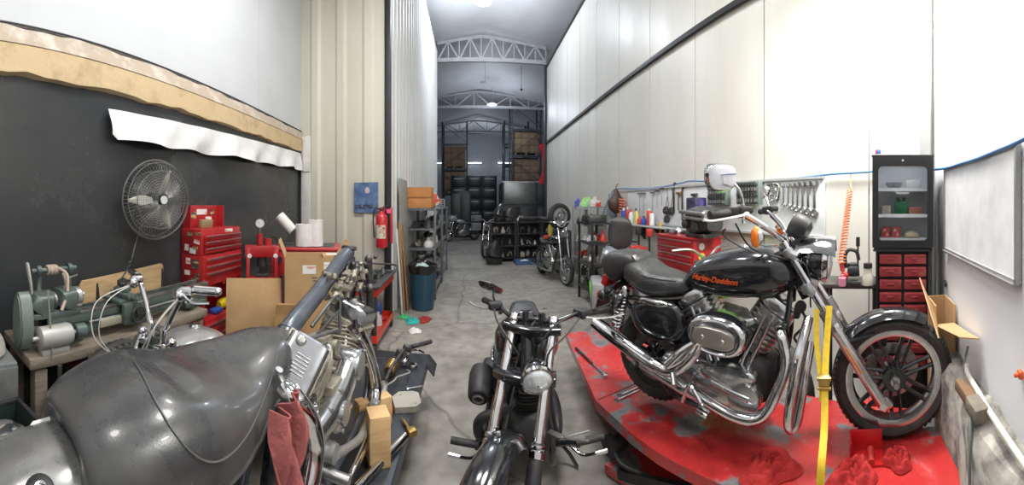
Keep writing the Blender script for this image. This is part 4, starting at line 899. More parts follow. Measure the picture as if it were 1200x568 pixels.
# dusty pink rag draped over the frame by the seat
PINK = mat('pink_shop_rag', (.30,.085,.080), .95, 0, col2=(.19,.05,.048), scale=9, bump=.4, bscale=70)
def fnr(u, v):
    x = -.385-.04*v+(u-.5)*(.08+.07*v+.02*sin(9*v))+.03*sin(4*v+1); z = .715-.38*v-.02*sin(5*u); y = -.25-.055*v-.022*sin(u*9+4*v)-.016*sin(u*21-9*v)-.03*sin(pi*u)
    return V((x, y, z))
o = B().cloth(fnr, 30, 40, .005).build('shop_rag', PINK, loc=FAl.o, rz=RZA); tag(o, 'faded pink rag hanging beside the big grey saddle', 'rag')
# ================================================================= black lift under it
BLIFT = mat('black_lift_paint', (.028,.032,.040), .42, .2, col2=(.07,.07,.075), scale=7, thr=(.5,.8), rvar=.1)
lf = thing('motorcycle_lift', 'black steel motorcycle lift table under the stripped motorcycle', 'lift table', (-.72,1.35,0), 0)
b = B(); b.box((0,.05,.365), (.74,2.75,.03), bev=.004); b.build('table_top', BLIFT, lf)
b = B(); b.box((.365,.05,.33), (.012,2.75,.07)); b.box((-.365,.05,.33), (.012,2.75,.07)); b.build('side_rail', BLIFT, lf)
b = B(); b.box((.40,1.33,.335), (.10,.20,.008), (0,.9,0)); b.build('side_flap', BLIFT, lf)
b = B(); b.box((0,1.27,.3815), (.30,.03,.002)); b.build('slot', MBLACK, lf)
b = B(); b.box((0,0,.04), (.5,2.0,.07), bev=.006); b.build('base_frame', BLIFT, lf)
for s in (-1,1):
    b = B(); b.bar((s*.2,-.8,.07), (s*.2,.7,.34), .03, .05); b.bar((s*.16,-.8,.34), (s*.16,.7,.07), .03, .05); b.build('scissor_arm', BLIFT, lf)
# wooden blocks propping the engine
def lump(name, x, y, z, s, m, lab, cat, rz=0, grp=None, bev=.004):
    p = G(x, y, z); o = B().box((0,0,s[2]/2), s, bev=bev).build(name, m, loc=(p.x, p.y, z+.0005), rz=rz); return tag(o, lab, cat, grp)
BLK = mat('pine_block', (.60,.40,.20), .7, 0, col2=(.45,.27,.12), scale=6, stretch=(1,1,8))
o = B().box((0,0,.12), (.10,.10,.24), bev=.004).build('wooden_block', BLK, loc=(-.44,1.56,.381), rz=.5); tag(o, 'tall pale pine block standing on the black lift beside the footpeg', 'block', 'wood blocks on the black lift')
o = B().box((0,0,.08), (.20,.07,.16), bev=.004).build('wooden_block', BLK, loc=(-.535,1.80,.381), rz=.75); tag(o, 'low pine block lying behind the tall block under the engine', 'block', 'wood blocks on the black lift')
# loose parts on the lift table
ZT = .381
ct = thing('handlebar_control', 'handlebar half with black grip and switchgear lying on the black lift', 'handlebar', G(475,418,ZT), 0)
def L_(x, y, z=ZT): return G(x, y, z)-ct.location
b = B(); b.tube([L_(452,445,.44), L_(460,428,.47), L_(470,414,.48), L_(478,406,.48), L_(490,404,.47)], .011, 10); b.build('tube', DSTEEL, ct)
b = B(); b.cyl(L_(483,406,.47), L_(505,400,.45), .018, n=14); b.build('grip', RUBBER, ct)
b = B(); b.box(L_(477,408,.48), (.06,.05,.05), (.2,.3,.6), bev=.01); b.box(L_(468,414,.44), (.05,.05,.06), (.2,.3,.9), bev=.01); b.build('switch_housing', DSTEEL, ct)
b = B(); b.tube([L_(482,410,.43), L_(490,410,.41), L_(497,413,.40)], .007, 6); b.tube([L_(482,410,.43), L_(474,424,.42)], .01, 6, 1); b.ball(L_(474,424,.42), .028, 12, 8); b.build('lever', CHROME, ct)
cl = thing('coil_spring', 'brass coloured coiled hose lying in the middle of the black lift', 'coil', G(458,437,ZT), 0)
b = B()
pts = [V((.035*cos(a), .075*(a/(12*pi))*2-.07, .040+.035*sin(a))) for a in [2*pi*i/12 for i in range(73)]]
b.tube(pts, .007, 6, 1, sm=False); b.build('coil', BRASS, cl)
b = B(); b.cyl((0,-.08,.038), (0,.09,.038), .02, n=14); b.build('core', DSTEEL, cl)
def part_item(name, build, x, y, m, lab, cat, rz=0, z=ZT, grp=None):
    p = G(x, y, z); o = build(B()).build(name, m, loc=(p.x,p.y,z+.0005), rz=rz); return tag(o, lab, cat, grp)
part_item('metal_plate', lambda b: b.prism([(-.075,-.085),(.05,-.085),(.085,-.05),(.085,.06),(.05,.085),(-.04,.085),(-.085,.03)], .035, (0,0,.0185)).cyl((.05,-.05,.036), (.05,-.05,.040), .008, n=10).cyl((-.03,.05,.036), (-.03,.05,.040), .008, n=10), 476, 474, mat('dusty_cover', (.46,.44,.38), .5, .5), 'grey metal cover plate lying at the right edge of the black lift', 'cover', .3)
part_item('collar_ring', lambda b: b.turn([(.018,0),(.032,0),(.034,.008),(.034,.022),(.030,.028),(.018,.028),(.018,0)], (0,0,0), (0,0,1), 24, cap=False), 484, 431, CHROME, 'small chrome ring collar lying near the far right corner of the black lift', 'ring')
part_item('hex_bolt', lambda b: b.cyl((-.05,0,.011), (-.04,0,.011), .011, n=6).cyl((-.04,0,.011), (.06,0,.011), .0065, n=10), 485, 456, CHROME, 'long chrome bolt lying flat near the right edge of the black lift', 'bolt', .5)
part_item('fork_bracket', lambda b: b.tube([(-.02,-.13,.02), (0,-.05,.03), (.01,.04,.03), (-.01,.12,.02)], [.022,.016,.018,.022], 10).ring((-.02,-.13,.02), (0,0,1), .022, .010, 18, 6).ring((-.01,.13,.018), (0,0,1), .020, .008, 18, 6), 448, 465, mat('grey_cast', (.5,.5,.49), .4, .7), 'long grey cast bracket lying beside the chrome exhaust on the black lift', 'bracket', .1)
part_item('battery_clip', lambda b: b.box((0,0,.02), (.05,.06,.04), bev=.008).cyl((0,.03,.03), (.01,.08,.03), .018, n=14), 455, 483, ORANGE, 'small orange capped fitting lying below the grey cover plate', 'fitting', .3)
part_item('yellow_handle_tool', lambda b: b.cyl((0,-.03,.012), (0,.06,.012), .009, n=10).cyl((0,.06,.012), (0,.10,.012), .004, n=8).box((0,-.05,.018), (.05,.05,.036), bev=.01), 478, 503, BRASS, 'brass handled valve lying at the lower right edge of the black lift', 'valve', .6)
part_item('strap_wire', lambda b: b.tube([(-.15,.05,.01), (-.08,.0,.05), (0,.03,.03), (.08,-.02,.04), (.16,.05,.008)], .005, 6), 470, 448, mat('grey_cable', (.35,.34,.31), .5), 'loose grey cable lying across parts on the black lift', 'cable', 1.2)
part_item('chrome_tube', lambda b: b.cyl((0,-.30,.022), (0,.10,.022), .020, n=18), 462, 530, CHROME, 'long straight chrome tube lying along the right edge of the black lift', 'tube', -.35)
# far-left clutter: crate with chrome parts beside the fender
ct2 = thing('plastic_crate', 'black plastic crate holding a chrome cover beside the silver rear fender', 'crate', (-1.27,.27,0), .25); ct2.scale = (1,1,.99)
b = B()
for s in (-1,1):
    b.box((s*.20,0,.62), (.012,.30,.22), bev=.003); b.box((0,s*.15,.62), (.40,.012,.22), bev=.003)
b.box((0,0,.515), (.40,.30,.012)); b.build('box', mat('dark_green_plastic', (.018,.035,.030), .45), ct2)
b = B()
for s in (-1,1): b.box((s*.203,0,.725), (.02,.32,.02), bev=.004); b.box((0,s*.153,.725), (.42,.02,.02), bev=.004)
for k in range(9): b.box((-.14+.035*k,-.157,.66), (.010,.004,.07))
b.build('rim', MBLACK, ct2)
for x in (-.15,.15):
    for y in (-.11,.11): b = B(); b.box((x,y,.255), (.03,.03,.51)); b.build('leg', DSTEEL, ct2)
o = B().loft([((-.14,0,.05), .04,.03,2.3), ((-.06,0,.075), .10,.07,2.4), ((.06,0,.08), .11,.075,2.4), ((.14,0,.05), .05,.03,2.3)], 24, 4).build('chrome_cover', CHROME, loc=(-1.27,.26,.60), rz=.3); tag(o, 'rounded chrome cover lying in the black plastic crate', 'cover')
# ================================================================= along the black wall
RZL = -A_LEFT
LFr = Fr((0,0,0), RZL)
def LW(s, d, z=0.0): return LFr.M @ V((s, d, z))
def sx(px, d): return d*tan(ang(px)-A_LEFT)
# wall fan
fp = LFr.at(184,234,1.86)
fan = thing('wall_fan', 'large black wire-cage wall fan with three pale blades', 'fan', LW(fp.x, fp.y, fp.z), RZL)
fax = V((-.14,-.985,-.03)).normalized()             # the cage looks out towards the camera
FRm = frame(fax); R_ = .295
b = B()
for z_, k in ((-.055,.72), (-.035,.93), (0,1.0), (.035,.93), (.055,.72)): b.ring(fax*z_*1.2, fax, R_*k, .0035 if k < 1 else .006, 48, 6)
FANW = mat('fan_wire', (.30,.30,.29), .35, .8)
for k in range(1, 11): 
    for sgn in (-1, 1): b.ring(fax*sgn*(.075-.04*(k/11)**2), fax, R_*(.12+.058*k), .0014, 40, 4)
for i in range(60):
    a = 2*pi*i/60; u = FRm @ V((cos(a), sin(a), 0))
    for sgn in (-1, 1): b.tube([fax*sgn*.08+u*.05, fax*sgn*.075+u*R_*.5, fax*sgn*.05+u*R_*.85, u*R_], .0013, 4, 2)
b.build('cage', FANW, fan)
b = B(); b.cyl(fax*-.085, fax*-.02, .055, n=24); b.cyl(fax*.02, fax*.085, .034, n=24); b.cyl(fax*-.18, fax*-.08, .065, .05, n=24); b.build('motor', IRON, fan)
for i in range(3):
    a = 2*pi*i/3+.55+.52; b = B(); rs = []
    u = FRm @ V((cos(a), sin(a), 0)); w = FRm @ V((-sin(a), cos(a), 0))
    for j in range(9):
        t = j/8; rr = .04+.215*t; hw = .012+.026*sin(pi*min(1, t*1.0+.10)); tw = .55-.3*t
        d = w*cos(tw)+fax*sin(tw); n_ = fax*cos(tw)-w*sin(tw)
        rs.append([u*rr-d*hw, u*rr-d*hw*.3+n_*.006, u*rr+d*hw, u*rr+d*hw*.3+n_*.003, u*rr-n_*.003])
    b.rings(rs); b.build('blade', mat('pale_fan_blade', (.50,.48,.42), .4, .2), fan)
b = B(); b.cyl(fax*.085, fax*.092, .030, n=20); b.build('badge', WHITE, fan)
b = B(); b.tube([fax*-.15, fax*-.15+V((.05,.03,.0)), V((.10, D_LEFT-fp.y-.01, .0))], .012, 8); b.box((.13, D_LEFT-fp.y-.01, 0), (.10,.02,.12), bev=.004); b.build('wall_bracket', IRON, fan)
b = B(); b.tube([V((-.05,.12,-.2)), V((-.08,.15,-.32)), V((-.13,.13,-.42)), V((-.15,.14,-.5))], .004, 6); b.build('power_cord', FANW, fan)
# work bench
bz = .82
bench = thing('workbench', 'heavy weathered timber bench along the black wall under the lathe', 'bench', LW(1.33,1.81,0), RZL)
b = B(); b.box((0,0,bz-.028), (1.38,.44,.056), bev=.008); b.build('bench_top', PLANK, bench)
for x in (-.62,.62):
    for y in (-.17,.17): b = B(); b.box((x,y,(bz-.07)/2), (.07,.07,bz-.07), bev=.004); b.build('leg', PLANK, bench)
b = B(); b.box((0,.17,.30), (1.2,.04,.05)); b.box((0,-.17,.12), (1.2,.04,.05)); b.build('stretcher', PLANK, bench)
# lathe
la = thing('lathe', 'old green engine lathe with belt pulleys standing on the timber bench', 'lathe', LW(1.35,1.76,bz), RZL)
def T(px, py, d=0.0):                             # photo point -> lathe coordinates in the plane d from its centre
    q = LFr.at(px, py, 1.76+d); return V((q.x-1.35, q.y-1.76, q.z-bz))
b = B()
x0, x1 = T(50,380).x, T(236,350).x
b.box(((x0+x1)/2,-.06,.135), (x1-x0,.022,.05), bev=.003); b.box(((x0+x1)/2,.06,.135), (x1-x0,.022,.05), bev=.003); b.box(((x0+x1)/2,-.052,.085), (x1-x0,.012,.07)); b.box(((x0+x1)/2,.052,.085), (x1-x0,.012,.07))
for k in range(8): b.box((x0+.1+k*(x1-x0-.2)/7,0,.10), (.02,.11,.07))
b.box(((x0+x1)/2,-.055,.055), (x1-x0,.04,.016), bev=.003); b.box(((x0+x1)/2,.055,.055), (x1-x0,.04,.016), bev=.003)
b.box((x0+.12,0,.025), (.20,.17,.05), bev=.01); b.box((x1-.10,0,.025), (.14,.17,.05), bev=.01); b.build('bed', GREEN, la)
b = B(); b.box(((x0+x1)/2,-.06,.163), (x1-x0,.026,.008)); b.box(((x0+x1)/2,.06,.163), (x1-x0,.026,.008)); b.box(((x0+x1)/2,-.035,.163), (x1-x0,.008,.012)); b.build('bed_ways', WAYS, la)
b = B(); b.cyl((x0+.25,-.09,.105), (x1-.03,-.09,.105), .009, n=12); b.build('lead_screw', WAYS, la)
b = B(); b.box((x0+.42,-.10,.085), (.20,.02,.045), bev=.004); b.box((x0+.64,-.10,.085), (.08,.02,.045), bev=.004); b.build('threading_chart', mat('old_cream_metal', (.45,.42,.33), .5, .3), la)
# headstock, gear guard, pulleys
b = B(); hx = T(60,350).x
b.loft([((hx-.12,0,.20), .07,.05,4), ((hx-.10,0,.22), .085,.075,4), ((hx-.04,0,.22), .085,.075,4), ((hx-.03,0,.19), .07,.03,4)], 20); b.loft([((hx+.06,0,.20), .08,.04,4), ((hx+.07,0,.23), .085,.075,4), ((hx+.12,0,.23), .085,.075,4), ((hx+.13,0,.22), .06,.05,4)], 20)
b.box((hx,0,.175), (.30,.16,.03), bev=.006); b.build('headstock', GREEN, la)
b = B()
for k, r in enumerate((.062,.050,.038)): b.turn([(r*.9,0),(r,.004),(r*.95,.012),(r,.020),(r*.9,.024)], (hx-.028+.026*k,0,.235), (1,0,0), 28)
b.cyl((hx-.14,0,.235), (hx+.16,0,.235), .02, n=16); b.build('spindle_pulley', WAYS, la)
b = B(); cx = T(87,346).x
b.turn([(.03,-.03),(.032,-.01),(.060,-.008),(.062,.0),(.062,.045),(.058,.05),(.02,.05)], (cx-.02,0,.235), (1,0,0), 32)
for k in range(3):
    a = 2*pi*k/3+.4; b.box((cx+.035,.035*cos(a),.235+.035*sin(a)), (.03,.022,.022), (a,0,0), bev=.003)
b.build('chuck', mat('light_steel', (.52,.52,.50), .35, .8), la)
b = B(); o = []
for k in range(28):
    a = 2*pi*k/28; zz = sin(a); o.append((.075*cos(a)*(1-.15*zz), .155*zz))
gp = T(24,380); Mg = Matrix.Rotation(pi/2,4,'Z') @ Matrix.Rotation(pi/2,4,'X')
b.prism(o, .06, (gp.x,-.04,.158), Mg); b.prism([(x*.85,y*.9) for x,y in o], .075, (gp.x,-.04,.158), Mg); b.build('gear_guard', mat('guard_green', (.16,.20,.175), .4, .1), la)
b = B(); mp0, mp1 = T(38,394,-.10), T(66,386,-.10); zc = .065
b.turn([(.045,0),(.058,.008),(.058,.17),(.05,.19),(.03,.2)], (gp.x+.05,-.13,zc+.02), (1,0,0), 28); b.cyl((gp.x+.02,-.13,zc+.02), (gp.x+.30,-.13,zc+.02), .012, n=12)
b.box((gp.x+.14,-.13,.015), (.16,.07,.03), bev=.004); b.build('gearbox_drum', mat('dull_silver_paint', (.50,.50,.47), .45, .4), la)
b = B(); b.cyl((gp.x+.27,-.13,zc+.02), (gp.x+.33,-.13,zc+.02), .04, n=20); b.build('drive_gear', GREEN, la)
# counter shaft frame, rope and belt-shift lever
b = B(); b.cyl((hx-.10,.05,.40), (hx+.19,.05,.40), .014, n=14)
b.tube([(hx-.05,.05,.40), (hx-.05,.06,.33), (hx-.06,.04,.26)], .016, 8); b.tube([(hx+.14,.05,.40), (hx+.13,.06,.33), (hx+.12,.03,.26)], .016, 8)
for k in (-.07, .13): b.cyl((hx+k,.05,.40), (hx+k+.025,.05,.40), .03, n=18)
b.build('countershaft', GREEN, la)
b = B()
for k in range(5): b.ring((hx+.0+.014*k,.05,.40), (1,.1,.05*k), .022+.002*(k % 2), .008, 20, 6)
b.tube([(hx+.06,.03,.41), (hx+.09,-.02,.38), (hx+.08,-.05,.30), (hx+.06,-.07,.26), (hx+.02,-.09,.20)], .009, 8); b.build('coiled_rope', mat('dusty_rope', (.48,.38,.31), .9, bump=.5), la)
b = B(); lx = T(34,330).x; b.loft([((lx+.02,0,.24), .012,.006,3), ((lx+.01,0,.34), .014,.008,3), ((lx-.01,0,.45), .017,.009,3), ((lx-.012,0,.46), .01,.005,3)], 12); b.build('shift_lever', mat('bone_paint', (.42,.43,.38), .45), la)
b = B(); q = T(82,330); b.cyl((q.x,0,.28), (q.x,0,.36), .008, n=8); b.cyl((q.x-.04,-.01,.35), (q.x+.05,.0,.365), .005, n=8); b.build('chuck_key', WAYS, la)
b = B(); q = T(75,335); b.tube([(q.x,.0,.28), (q.x+.01,-.02,.33), (q.x+.0,-.0,.38), (q.x+.02,0,.31), (q.x+.03,0,.26)], .012, 8); b.build('oiled_rag_strip', mat('cream_rag', (.48,.46,.36), .9), la)
# carriage, cross slide, tool post, handwheel
kx = T(142,345).x
b = B(); b.box((kx,0,.178), (.17,.20,.025), bev=.005); b.box((kx,-.12,.115), (.16,.035,.13), bev=.01); b.box((kx,-.02,.205), (.07,.19,.03), bev=.004); b.box((kx+.01,0,.235), (.07,.10,.03), (0,0,.5), bev=.004); b.build('carriage', GREEN, la)
b = B(); b.cyl((kx+.005,-.01,.24), (kx+.005,-.01,.305), .022, n=16); b.box((kx+.005,-.01,.28), (.055,.055,.035), (0,0,.4), bev=.003); b.tube([(kx,-.01,.31), (kx+.03,-.01,.345), (kx+.055,-.02,.40)], .006, 8); b.ball((kx+.055,-.02,.405), .011, 10, 6); b.build('tool_post', IRON, la)
b = B(); b.ring((kx+.02,-.155,.105), (0,1,0), .050, .008, 28, 8)
for k in range(3): a = 2*pi*k/3; b.cyl((kx+.02,-.15,.105), (kx+.02+.048*cos(a),-.155,.105+.048*sin(a)), .006, n=6)
b.cyl((kx+.02,-.12,.105), (kx+.02,-.165,.105), .016, n=14); b.cyl((kx+.06,-.155,.125), (kx+.06,-.20,.125), .008, n=8); b.build('handwheel', IRON, la)
b = B(); b.cyl((kx,-.10,.20), (kx,-.20,.20), .009, n=10); b.cyl((kx-.04,-.205,.20), (kx+.04,-.205,.20), .006, n=8); b.cyl((kx+.035,-.2,.2), (kx+.035,-.235,.2), .008, n=8); b.build('cross_feed_handle', WAYS, la)
b = B(); tx = T(212,345).x; b.loft([((tx-.06,-.09,.05), .02,.025,3), ((tx,-.10,.06), .03,.04,3), ((tx+.07,-.09,.05), .02,.025,3)], 14); b.build('end_foot', GREEN, la)
b = B(); b.tube([T(56,340,-.12), T(58,365,-.14), T(60,395,-.16), T(62,420,-.18)], .005, 6, 5); b.build('hanging_wire', mat('olive_wire', (.22,.23,.17), .6), la)
# plywood board leaning on the wall behind the lathe
b = B(); P4 = [LFr.at(98,333,1.93), LFr.at(196,309,1.93), LFr.at(200,345,1.90), LFr.at(101,372,1.90)]
zt, zb = 1.12, .92
xa, xb = P4[0].x, P4[1].x
o = [(xa+.02,.79+.004), (xb,.79+.004), (xb,P4[1].z-.02), (xb-.02,P4[1].z), (xa+.02,P4[0].z+.01), (xa,P4[0].z-.02), (xa,.81)]
T0 = Matrix.Translation((0,1.99,0)) @ Matrix.Rotation(-.02,4,'X')
B_ = B(); B_.side(o, .018, 1.985); pb = B_.build('plywood_board', WOOD, loc=(0,0,0), rz=RZL); tag(pb, 'pale plywood board with two dark slots leaning behind the lathe', 'board')
for px_, py_ in ((114,345),(190,326)):
    q = LFr.at(px_, py_, 1.975); B().side([(q.x-.012,q.z-.08), (q.x+.028,q.z-.08), (q.x+.004,q.z+.08), (q.x-.006,q.z+.08)], .006, 1.974).build('slot', MBLACK, pb)
# bench vise-like drill lamp: small stand at the wall with a bent arm
q = LFr.at(150,318,1.93)
# spare wheel under the bench
wp = LFr.at(137,444,1.66)
sw = thing('silver_wheel', 'silver spoked cast motorcycle wheel standing under the timber bench', 'wheel', LW(1.06, 1.42, .56), RZL+.05)
wheel(sw, (0,0,0), .335, .11, .255, 'cast', 14, mat('dull_rim', (.36,.36,.35), .4, .8), 'rim', 0, 1, 48)
o = B().box((0,0,.10), (.50,.22,.21), bev=.006).box((0,-.115,.10), (.46,.012,.06)).build('wooden_crate', PLANK, loc=LW(1.06,1.42,.0), rz=RZL); tag(o, 'low weathered wooden crate under the spare wheel', 'crate')
# red jack post, motor box and dark boxes under the bench
o = B().box((0,0,.36), (.06,.06,.70), bev=.004).box((0,0,.006), (.14,.14,.012)).build('jack_post', mat('dark_red_paint', (.22,.02,.02), .5), loc=LW(sx(93,1.80),1.88,0), rz=RZL); tag(o, 'dark red steel post standing under the bench beside the spare wheel', 'post')
o = B().box((0,0,.0), (.10,.08,.12), bev=.008).box((0,-.045,.0), (.07,.01,.08), bev=.003).cyl((0,0,.06),(0,0,.20),.012,n=8).build('switch_box', IRON, loc=LW(sx(70,1.52),1.52,.60), rz=RZL); tag(o, 'dark grey switch box hanging in front of the bench below the lathe drum', 'switch box')
# white cloth and sacks at the far left, on and under the bench end
DUSTW = mat('dusty_white_sack', (.42,.41,.36), .85, 0, col2=(.30,.27,.22), scale=6, bump=.5, bscale=14)
TAN = mat('tan_sack', (.30,.23,.15), .9, 0, col2=(.17,.12,.08), scale=6, bump=.5, bscale=12)
def sack(x, d, z, rx, ry, rz_, m, lab, seed, name='sack'):
    b = B(); b.loft([((0,0,.004), rx*.75,ry*.75,3), ((0,0,rz_*.3), rx,ry,3), ((0,0,rz_*1.1), rx*.95,ry*.95,2.8), ((0,0,rz_*1.7), rx*.75,ry*.6,2.6), ((0,0,rz_*1.9), rx*.35,ry*.2,2.4), ((0,0,rz_*2), rx*.5,ry*.25,2.4)], 28, 4)
    for v in b.bm.verts: 
        c = v.co; k = 1+.10*sin(9*c.x+seed)+.08*sin(13*c.y+2*seed)+.07*sin(17*c.z+seed*3); v.co = V((c.x*k, c.y*k, max(0, c.z*(1+.08*sin(11*c.x+seed)))))
    o = b.build(name, m, loc=LW(x,d,z), rz=RZL); return tag(o, lab, 'sack')
sk = thing('side_table', 'low dusty steel table at the left frame edge beside the lathe guard', 'table', LW(.36,1.76,0), RZL)
b = B(); b.box((0,0,.83), (.40,.42,.02), bev=.004); b.box((0,-.21,.70), (.40,.012,.24)); b.build('table_top', mat('galvanised_sheet', (.35,.37,.37), .45, .6, col2=(.2,.21,.2)), sk)
for x in (-.17,.17): b = B(); b.box((x,-.17,.41), (.035,.035,.82)); b.box((x,.17,.33), (.035,.035,.66)) if False else None; b.build('leg', IRON, sk)
b = B(); b.box((0,-.19,.50), (.30,.01,.24), (.12,0,0)); b.build('apron', mat('galvanised_sheet', (.35,.37,.37)), sk)
sack(.36,1.74,.841,.17,.16,.075,DUSTW,'dusty white sack lying on the low table at the left frame edge',1.0)
sack(.38,1.52,.0,.13,.11,.37,TAN,'tall tan sack slumped in front of the steel table at the left frame edge',2.0)
sack(.72,1.47,.0,.13,.11,.36,TAN,'tall tan sack standing in front of the left bench end',4.4)
sack(.08,1.52,.0,.13,.11,.33,DUSTW,'pale dusty sack leaning at the left end of the steel table',6.1)
for (x,d,s,lab) in ((.86,1.86,(.24,.26,.30),'black box on the floor under the left end of the bench'),(1.62,1.88,(.34,.26,.26),'black box on the floor under the right end of the bench')):
    o = B().box((0,0,s[2]/2), s, bev=.01).box((0,0,s[2]+.006), (s[0]*.9,s[1]*.9,.012), bev=.003).build('storage_box', MBLACK, loc=LW(x,d,0), rz=RZL); tag(o, lab, 'box')
# ----------------------------------------------------------------- red tool chest stack
d0, d1 = 1.78, 2.03; sL = sx(238,d0); sR = sx(283,d0); wC = sR-sL; cd = (d0+d1)/2; cs = (sL+sR)/2; dp = d1-d0
def chest(name, z0, z1, drawers, lab, w=wC, lid=None, cavity=None):
    t = thing(name, lab, 'tool chest', LW(cs, cd, z0), RZL); h = z1-z0; b = B()
    b.box((0,.01,h/2), (w,dp-.02,h), bev=.006); b.build('body', RED, t)
    for k, (a, c) in enumerate(drawers):
        b = B(); b.box((0,-dp/2-.004,(a+c)/2-z0), (w*.92,.018,abs(c-a)-.008), bev=.003); dr = b.build('drawer', RED, t)
        b = B(); b.box((0,-dp/2-.016,max(a,c)-z0-.012), (w*.90,.014,.010), bev=.002); b.build('handle', STEEL, dr)
    rr = random.Random(int(z0*100))
    for k in range(6):
        b = B(); b.box((-w/2-.001,(rr.random()-.5)*dp*.6,h*(.15+.7*rr.random())), (.002,rr.uniform(.04,.08),rr.uniform(.02,.06)), (rr.uniform(-.3,.3),0,0)); b.build('sticker', STICK if k % 2 else STICKB, t)
    return t
roll = thing('tool_cabinet', 'tall red tool cabinet with an open bay standing on the floor behind the lathe end', 'tool cabinet', LW(cs, cd, 0), RZL)
b = B(); b.box((0,0,.915+.13), (wC,dp,.26), bev=.006)
for s in (-1,1): b.box((s*(wC/2-.012),0,.76), (.024,dp,.36))
b.box((0,dp/2-.01,.76), (wC,.02,.36)); b.box((0,0,.325), (wC,dp,.61), bev=.006); b.build('body', RED, roll)
for a, c in ((1.155,1.10),(1.095,1.04),(1.035,.985),(.60,.51),(.50,.40),(.39,.24),(.23,.06)):
    b = B(); b.box((0,-dp/2-.006,(a+c)/2), (wC*.90,.016,a-c-.010), bev=.003); dr = b.build('drawer', RED, roll)
    b = B(); b.box((0,-dp/2-.018,a-.018), (wC*.88,.014,.012), bev=.002); b.build('handle', STEEL, dr)
for k, (y, z, w, h) in enumerate(((-.04,1.10,.07,.08),(.05,1.02,.06,.04),(-.02,.96,.05,.04),(.04,1.12,.05,.05),(-.06,.99,.04,.07))):
    b = B(); b.box((-wC/2-.002,y,z), (.002,w,h)); b.build('sticker', STICK if k % 2 else STICKB, roll)
for k in range(3): b = B(); b.box((-.2+.2*k,-dp/2-.001,.905), (.04,.004,.02)); b.build('latch', RED, roll)
mid = chest('tool_chest', 1.176, 1.395, ((1.345,1.30),(1.295,1.25),(1.24,1.19)), 'red three-drawer tool chest with its lid raised on top of the cabinet')
b = B(); b.box((-.03,dp/2-.01,.32), (wC*.82,.02,.20), bev=.004); b.box((-.03-wC*.41,dp/2-.05,.32), (.012,.09,.20)); b.box((-.03+wC*.41,dp/2-.05,.32), (.012,.09,.20)); b.build('lid', RED, mid)
for k, (x, z, w, h, m) in enumerate(((-.03,.36,.15,.05,STICK),(.07,.30,.09,.03,STICK),(-.15,.33,.07,.06,STICKB),(.13,.35,.06,.05,STICKB),(.03,.26,.06,.03,STICK))):
    b = B(); b.box((x,dp/2-.021,z), (w,.002,h)); b.build('sticker', m, mid)
b = B(); b.box((.06,-dp/2-.012,.195), (.12,.004,.03)); b.build('badge', STICK, mid)
o = B().box((0,0,.035), (.15,.04,.07), (.15,0,0), bev=.004).build('brass_tin', mat('gold_tin', (.50,.42,.22), .4, .5), loc=LW(cs-.15,cd-.04,1.400), rz=RZL); tag(o, 'small gold rectangular tin standing on the raised-lid tool chest', 'tin')
o = B().loft([((-.08,0,.045), .03,.03,3), ((-.02,0,.05), .045,.045,3), ((.08,0,.05), .04,.04,3)], 16, 2).cyl((.0,0,.05), (.0,-.07,.02), .018, n=12).build('yellow_tool', mat('yellow_plastic', (.75,.55,.02), .4), loc=LW(cs+.12,cd-.04,.632), rz=RZL); tag(o, 'yellow and black power tool lying in the open bay of the tool cabinet', 'power tool')
o = B().box((0,0,.02), (.12,.08,.04), bev=.012).cyl((-.03,0,.03), (-.03,-.06,.03), .012, n=10).build('blue_clamp', BLUE, loc=LW(cs-.03,cd-.06,.632), rz=RZL); tag(o, 'blue clamp lying in the open bay of the tool cabinet', 'clamp')
# ----------------------------------------------------------------- hydraulic press
pp = P(307,300,3.35); pr = thing('hydraulic_press', 'red hydraulic bench press with a round pressure gauge on top', 'press', (pp.x, pp.y, 0), .62)
b = B()
for s in (-1,1):
    b.box((s*.135,-.04,.60), (.035,.05,1.18), bev=.004); b.box((s*.135,.04,.60), (.035,.05,1.18), bev=.004); b.box((s*.135,0,.02), (.05,.36,.04), bev=.004)
b.box((0,-.045,1.15), (.33,.03,.11), bev=.004); b.box((0,.045,1.15), (.33,.03,.11), bev=.004); b.build('frame', RED, pr)
b = B(); b.box((0,-.045,.86), (.31,.03,.08), bev=.004); b.box((0,.045,.86), (.31,.03,.08), bev=.004); b.build('bed_beam', RED, pr)
b = B(); b.cyl((0,0,1.0), (0,0,1.16), .045, n=20); b.cyl((0,0,.93), (0,0,1.0), .022, n=14); b.box((0,0,.915), (.14,.08,.025), bev=.003); b.build('ram', DSTEEL, pr)
b = B(); b.cyl((-.02,0,1.21), (-.02,0,1.32), .028, n=16); b.cyl((.06,0,1.2), (.06,0,1.27), .035, n=16); b.build('jack', RED, pr)
b = B(); b.cyl((-.02,0,1.32), (-.02,0,1.39), .007, n=8); b.cyl((-.02,-.02,1.42), (-.02,.015,1.42), .045, n=28); gg = b.build('gauge', STEEL, pr)
b = B(); b.cyl((-.02,-.021,1.42), (-.02,-.024,1.42), .039, n=28); dial = b.build('dial', WHITE, gg)
b = B(); b.bar((-.02,-.026,1.42), (-.045,-.026,1.44), .004, .002); b.build('needle', MBLACK, dial)
b = B(); b.tube([(.06,0,1.27), (.12,0,1.30), (.15,.02,1.22), (.14,.02,1.12)], .007, 8); b.build('hose', RUBBER, pr)
for k in range(2): b = B(); b.cyl((-.12+.25*k,-.062,1.11), (-.12+.25*k,-.066,1.11), .022, n=16); b.build('sticker', STICK, pr)
